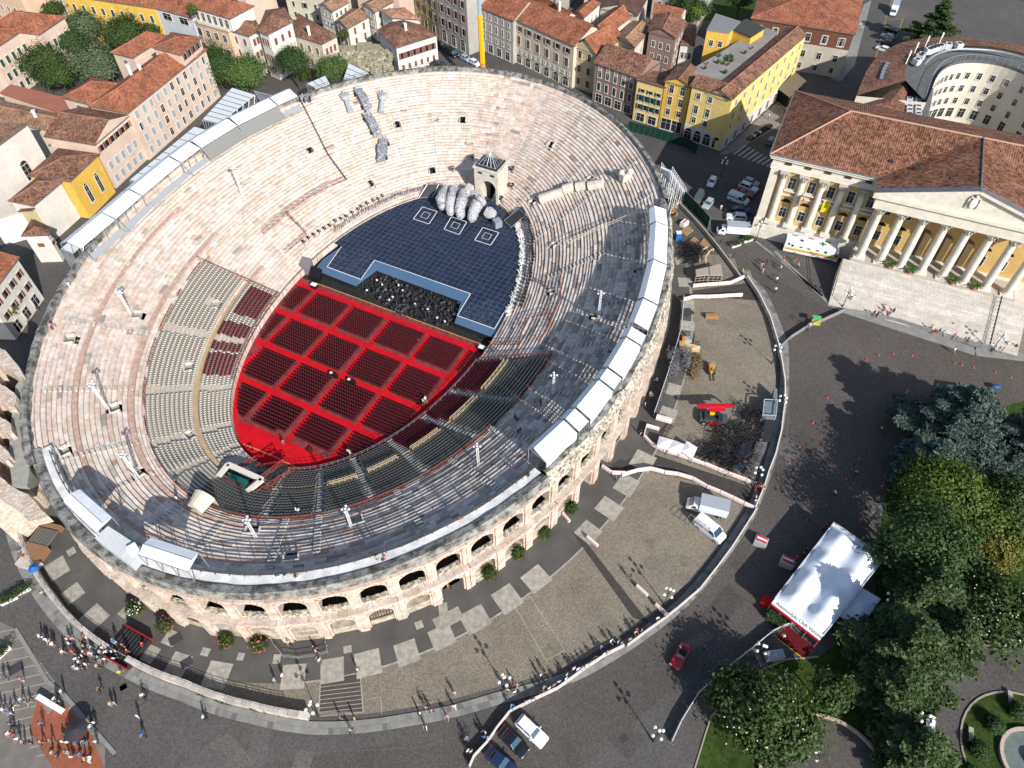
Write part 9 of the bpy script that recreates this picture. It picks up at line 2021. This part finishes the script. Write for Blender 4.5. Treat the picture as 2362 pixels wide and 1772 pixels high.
def person(p,rz,kind='walk',top='white',bot='dark',hair='dark',where='',shorts=None,extra='',bag=None,hat=None):
 shorts=(bot in('beige','denim','white') and RR()<.6) if shorts is None else shorts
 key=(kind,top,bot,hair,shorts)
 if key not in PB:
  m=dressed(kind,shorts,(skin,TM[top],BM_[bot],hairs[hair],darkgrey));m.name='person';PB[key]=m
 verb={'walk':'walking','stride':'striding','stand':'standing','reach':'reaching forward','sit':'sitting'}[kind]
 bt=(bot+(' shorts' if shorts else ' trousers'));lab=f'person in {top} and {bt} {verb} {where}'.strip()
 o=single('person',PB[key],lab,'person',p,rz,'people '+where.split(',')[0]);s=RU(.94,1.05);o.scale=(s,s,s)
 fk=('face',hair)
 if fk not in PB:
  f=MB();f.box((.125,0,1.655),(.03,.022,.045),0,0);
  for s_ in (-1,1): f.box((.112,s_*.03,1.685),(.012,.022,.014),0,1);f.box((.0,s_*.092,1.665),(.03,.012,.05),0,0)
  f.box((.115,0,1.615),(.01,.045,.01),0,2);PB[fk]=f.mesh('face',[skin,dark,redban])
  h=MB();h.ball((-.015,0,1.70),.108,8,6,sc=(1.05,.95,1.0));PB[('hair',hair)]=h.mesh('hair',[hairs[hair]])
 dz=POSES[kind][1]
 for nm in ('face','hair'):
  c=ON(nm,PB[(nm,hair)]);link(c);c.parent=o;c.location=(0,0,dz)
 return o
def rp(ts,bs,n=None): return random.choice(ts),random.choice(bs),random.choice(['dark','dark','brown','blond','grey'])
TS=['white','white','black','navy','pale blue','red','pink','grey','beige','blue','white'];BS=['dark','denim','beige','grey','dark','white']
def folk(k,pts,where,kinds=('walk','stand','stride'),ts=TS,face=None,z=0.0):
 for x,y in pts:
  p=P(k,x,y,z);t,b_,h=rp(ts,BS);person(p,RR()*6.3 if face is None else face+RU(-.4,.4),random.choice(kinds),t,b_,h,where)
cr=[(262,300),(285,310),(300,322),(325,330),(340,350),(395,380),(400,395),(430,320),(440,345),(450,310),(458,390),(470,400),(485,440),(475,485),(490,498),(500,455),(515,440),(520,420),(520,335),(528,360),(530,395),(535,300),(540,470),(545,410),(560,355),(575,370),(570,405),(585,410),(598,440),(610,480),(620,430),(632,450),(628,395),(645,370),(655,440),(668,430),(665,400),(680,385),(700,395),(712,440),(722,390),(738,420),(525,485)]
folk('x',cr,'in the crowd before the red entrance ramp',ts=['white','black','white','grey','navy','white','beige','red','pale blue'])
folk('x',[(700,320),(770,360),(790,385),(880,345)],'on the red entrance ramp',kinds=('stand','sit'),z=1.0)
folk('x',[(745,520)],'with yellow bag right of the crowd',ts=['yellow'])
for k,x,y,t,b_,kd,w in (('x',625,620,'black','dark','stride','alone on the road below the crowd'),('x',715,705,'beige','beige','stand','in a spread pair on the lower left road'),('x',690,710,'beige','beige','stand','in a spread pair on the lower left road'),('x',855,785,'white','white','stand','carrying a load on the lower left road'),('x',885,900,'blue','dark','walk','alone near the bottom edge on the left road'),('x',885,660,'white','dark','stand','beside a bicycle on the left road'),('x',1255,790,'white','dark','stand','beside a bicycle mid left road'),('x',395,635,'white','denim','stand','at the promenade kerb near the lamp shadow'),('x',355,680,'white','beige','stand','at the promenade kerb corner'),('x',370,690,'black','beige','walk','at the promenade kerb corner'),('x',590,825,'white','dark','stand','in a trio on the promenade kerb'),('x',570,850,'white','denim','stand','in a trio on the promenade kerb'),('x',560,835,'grey','dark','walk','in a trio on the promenade kerb'),('x',600,940,'white','dark','stand','at the lower promenade kerb'),('8',560,1400,'black','white','walk','alone on the sidewalk below the cobbles'),('8',85,1430,'beige','dark','stride','on the sidewalk under the stepped paving'),('8',110,1355,'beige','beige','stand','on the stepped dark paving'),('8',20,1350,'grey','dark','walk','on the stepped dark paving'),('8',745,1195,'pale blue','beige','stand','alone on the lower cobbles'),('8',745,1280,'white','white','walk','on the pale sidewalk, middle part'),('8',700,1345,'pink','beige','walk','in a pair with pram on the pale sidewalk'),('8',560,1285,'pink','grey','walk','near a bicycle on the lower cobbles'),('8',525,1320,'white','dark','stand','near a bicycle on the lower cobbles'),('8',600,1305,'pink','dark','walk','near a bicycle on the lower cobbles'),('8',1290,1080,'white','denim','stand','on the lower cobbles beside the sidewalk'),('8',1320,1055,'black','beige','walk','on the lower cobbles beside the sidewalk'),('8',1080,1175,'beige','dark','stand','around the five globe lamp'),('8',1125,1190,'white','dark','stand','around the five globe lamp'),('8',1140,1145,'pink','beige','stride','around the five globe lamp'),('8',1058,1140,'blue','denim','stand','around the five globe lamp'),('8',820,1480,'blue','beige','stand','with bicycle near the bottom fence'),('8',830,1560,'white','dark','stand','with bicycle near the bottom fence'),('8',850,1565,'beige','dark','walk','with bicycle near the bottom fence'),('8',940,1445,'white','denim','reach','at the lower end of the banner fence'),('8',930,1475,'blue','denim','stand','at the lower end of the banner fence'),('8',130,1045,'white','denim','walk','at the upper corner of the stepped paving'),('k',125,1465,'pale blue','beige','stand','beside the slab left of the stepped paving'),('k',190,1430,'white','beige','stand','beside the slab left of the stepped paving'),('8',1860,455,'black','denim','stand','alone in the dark cross lane'),('t',178,590,'blue','dark','stand','in turquoise by the lower lane barriers'),('8',700,505,'orange','dark','sit','at the stall in the open arch'),('9',170,905,'blue','dark','stand','in the tree shade on the lower square'),('9',165,1015,'black','dark','stand','in the tree shade on the lower square'),('9',328,1045,'white','grey','stand','against the lower crowd fence'),('9',330,1080,'white','dark','walk','against the lower crowd fence'),('9',665,835,'white','navy' if False else 'dark','walk','near the marquee entrance'),('9',1160,95,'pink','beige','stand','at the lamp above the marquee'),('9',15,900,'white','dark','sit','in the red convertible'),('r',955,560,'white','white','stand','in the sunny gap between parked cars')):
 person(P(k,x,y,.35 if w.startswith('in the red con') else 0),RR()*6.3,kd,t,b_,random.choice(['dark','brown','blond']),w)
L0=[('8',955,1480),('8',1105,1280),('8',1190,1250),('8',1240,1232),('8',1290,1185),('8',1345,1165),('8',1375,1145),('8',1405,1125),('8',1450,1105),('8',1455,1080),('8',1500,1040),('8',1525,1045),('8',1550,1035),('8',1580,1020),('8',1605,1000),('8',1635,970),('8',1670,910),('8',1690,950),('8',1712,940),('8',1735,865),('8',1780,870),('8',1855,855),('8',1890,810),('8',1895,795),('8',1930,800),('8',2030,720),('8',2080,695),('8',1310,1160)]
for a in L0: folk(a[0],[a[1:]],'at the long bottom banner fence',kinds=('stand','reach'),face=-.9)
folk('t',[(1650,670),(1700,670),(1720,700),(1740,720),(1650,720),(1660,800),(1650,850),(1690,690),(1730,690),(1645,870)],'in the knot closing the barrier lane',kinds=('stand',))
folk('s',[(590,775),(610,945),(560,1110),(545,1090),(490,1200)],'in the shade beside the right arena wall');folk('t',[(445,110)],'beside the arena wall near the short barrier')
folk('k',[(205,1090),(225,1130),(240,1170),(235,1150),(470,1290),(485,1310),(440,1210),(455,1240),(540,1180)],'around the steel pen at the arches')
folk('6',[(545,130),(530,110),(545,95),(565,85),(672,70),(655,125),(650,100),(745,70),(763,110),(628,200),(620,265),(835,490),(830,510)],'on the grey street in front of the palace')
folk('6',[(1290,300),(1100,325),(1115,320),(1310,375),(1305,395),(1370,400),(1330,425),(1350,410),(1270,420),(1245,415),(1610,225),(1610,505),(1640,525),(1660,530),(1690,535),(1745,485),(1755,560),(1825,575),(1840,585),(1915,600),(1990,625),(2010,640),(2040,645),(2060,650),(2100,605),(2150,620),(1155,95)],'around the white palace stairs',kinds=('stand','sit','walk'),ts=['white','pink','red','blue','pale blue','beige','black'],z=.3)
folk('6',[(1755,650)],'alone on the square below the stairs')
folk('6',[(1395,960),(1410,940),(1450,920),(1385,990),(1400,1030),(1350,1050),(1415,1060),(1360,1080),(1290,1150),(1110,1385),(1130,1430),(1290,1520),(995,1560)],'in the deep tree shade on the square')
folk('9',[(830,100),(920,150),(940,130),(970,95),(810,290),(790,320),(750,340),(740,380),(980,790),(860,780)],'on the shaded side of the marquee',ts=['white','black','red'])
folk('r',[(1210,1340),(1270,1365)],'in yellow vest at the yard corner',ts=['yellow'],kinds=('stand',))
folk('x',[(150,685),(190,705),(100,725),(75,765),(15,740),(40,745),(85,835),(75,890),(100,890),(130,925),(160,940),(200,940),(30,550),(60,545),(150,560),(270,830),(330,935),(270,940)],'on the shaded grey promenade at the left')
folk('x',[(420,885),(435,895),(480,850),(400,940),(430,945),(485,945),(520,935),(545,940),(330,1000),(370,1020),(420,1000),(450,1030),(500,1010),(530,1040),(560,1030)],'on the red terrace around tables',kinds=('sit','stand'))
folk('7',[(110,150),(150,300),(185,330),(290,560),(165,290)],'beside the moat wall at the left')
folk('a',[(420,700),(410,660),(460,810),(350,910),(610,155)],'in the alley beside the white house',ts=TS)
folk('3',[(580,760),(645,700),(1160,180),(1170,200),(690,720)],'in the lane beside the yellow wing')
def bowl(k,pts,where,**kw):
 for x,y in pts:
  ph,t=loc(k,x,y,.9);p=CAV(ph,max(0,t));tt,b_,h=rp(kw.get('ts',TS),BS);person(p,RR()*6,random.choice(kw.get('kinds',('stand','sit'))),tt,b_,h,where)
bowl('4',[(440,210),(320,460),(325,475)],'on the top left rows of the bowl');bowl('4',[(1125,1480),(1125,1570)],'on the steps above the cream barrel roof')
bowl('5',[(1130,1050),(1145,1065),(1290,960),(1140,1150),(1160,1140)],'working on the shaded right rows',ts=['black','navy'])
bowl('5',[(1195,1440),(1215,1430)],'seated at the end of the longest canopy');bowl('7',[(1775,440),(1825,435),(1885,435),(1920,430)],'sitting on the lowest top row');bowl('8',[(235,320),(290,312),(780,65),(870,15)],'sitting high on the near rows')
folk('g',[(1175,1330),(1200,1310)],'working among the maroon chairs',ts=['white'],z=.3);folk('h',[(920,330)],'crossing the bright red floor',ts=['grey'],z=.3);folk('h',[(1555,420),(1570,430)],'among the nearest maroon chairs',ts=['black','white'],z=.3);bowl('h',[(1060,960),(1040,965)],'in white at the red guard rail',ts=['white'])
b=MB();
for k,x,y,c in (('g',295,1040,0),('g',470,1105,0)): p=P(k,x,y,.9);b.box((p.x,p.y,.85),(1.5,.7,.9),D(-27)+.0)
for k,x,y,l in (('g',295,1040,'black low desk box in the red aisle, left of the pair'),('g',470,1105,'black and green desk box in the red aisle, right of the pair')):
 p=P(k,x,y,.9);o=empty('control_desk',l,'desk',Vector((p.x,p.y,.3)),D(-27));bb=MB();bb.box((0,0,.45),(1.7,.6,.9));part('cabinet',bb.mesh('cabinet',black_m),o,local=True);bb=MB();bb.box((-.5,0,.94),(.5,.45,.08));part('white_top',bb.mesh('white_top',white_paint),o,local=True)
def bicycle(p,rz,where):
 o=empty('bicycle','dark bicycle '+where,'bicycle',p,rz,'bicycles '+where);
 for x in (-.52,.52):
  w=MB()
  for i in range(12): a0,a1=2*pi*i/12,2*pi*(i+1)/12;w.tube((x+.33*cos(a0),0,.34+.33*sin(a0)),(x+.33*cos(a1),0,.34+.33*sin(a1)),.022,3,cap=False)
  part('wheel',w.mesh('wheel',black_m),o,local=True)
 f=MB();[f.tube(a,c2,.022,4) for a,c2 in (((-.52,0,.34),(-.1,0,.3)),((-.1,0,.3),(.35,0,.75)),((-.1,0,.3),(-.22,0,.8)),((-.22,0,.75),(.35,0,.8)),((.35,0,.8),(.52,0,.34)),((.35,-.25,.98),(.35,.25,.98)),((.35,0,.8),(.35,0,.98)))];part('frame',f.mesh('frame',darkgrey),o,local=True);f=MB();f.box((-.24,0,.85),(.25,.14,.06));part('saddle',f.mesh('saddle',black_m),o,local=True)
for x,y in ((1290,1205),(1400,1245),(1440,1255),(1620,1295),(1680,1305),(1750,1315),(1810,1325),(1900,1335),(1940,1340),(980,1070)):
 p=P('7',x,y);bicycle(p,-.35+RU(-.1,.1),'leaning against the moat wall')
for k,x,y in (('x',900,650),('x',1265,770),('8',830,1455),('8',550,1220)): bicycle(P(k,x,y),RR()*3,'standing beside its rider on the road')
for a in ([('6',830,205),('6',850,215),('6',880,240)],): 
 for q in a: bicycle(P(*q),1.1,'parked on the grey street by the palace')
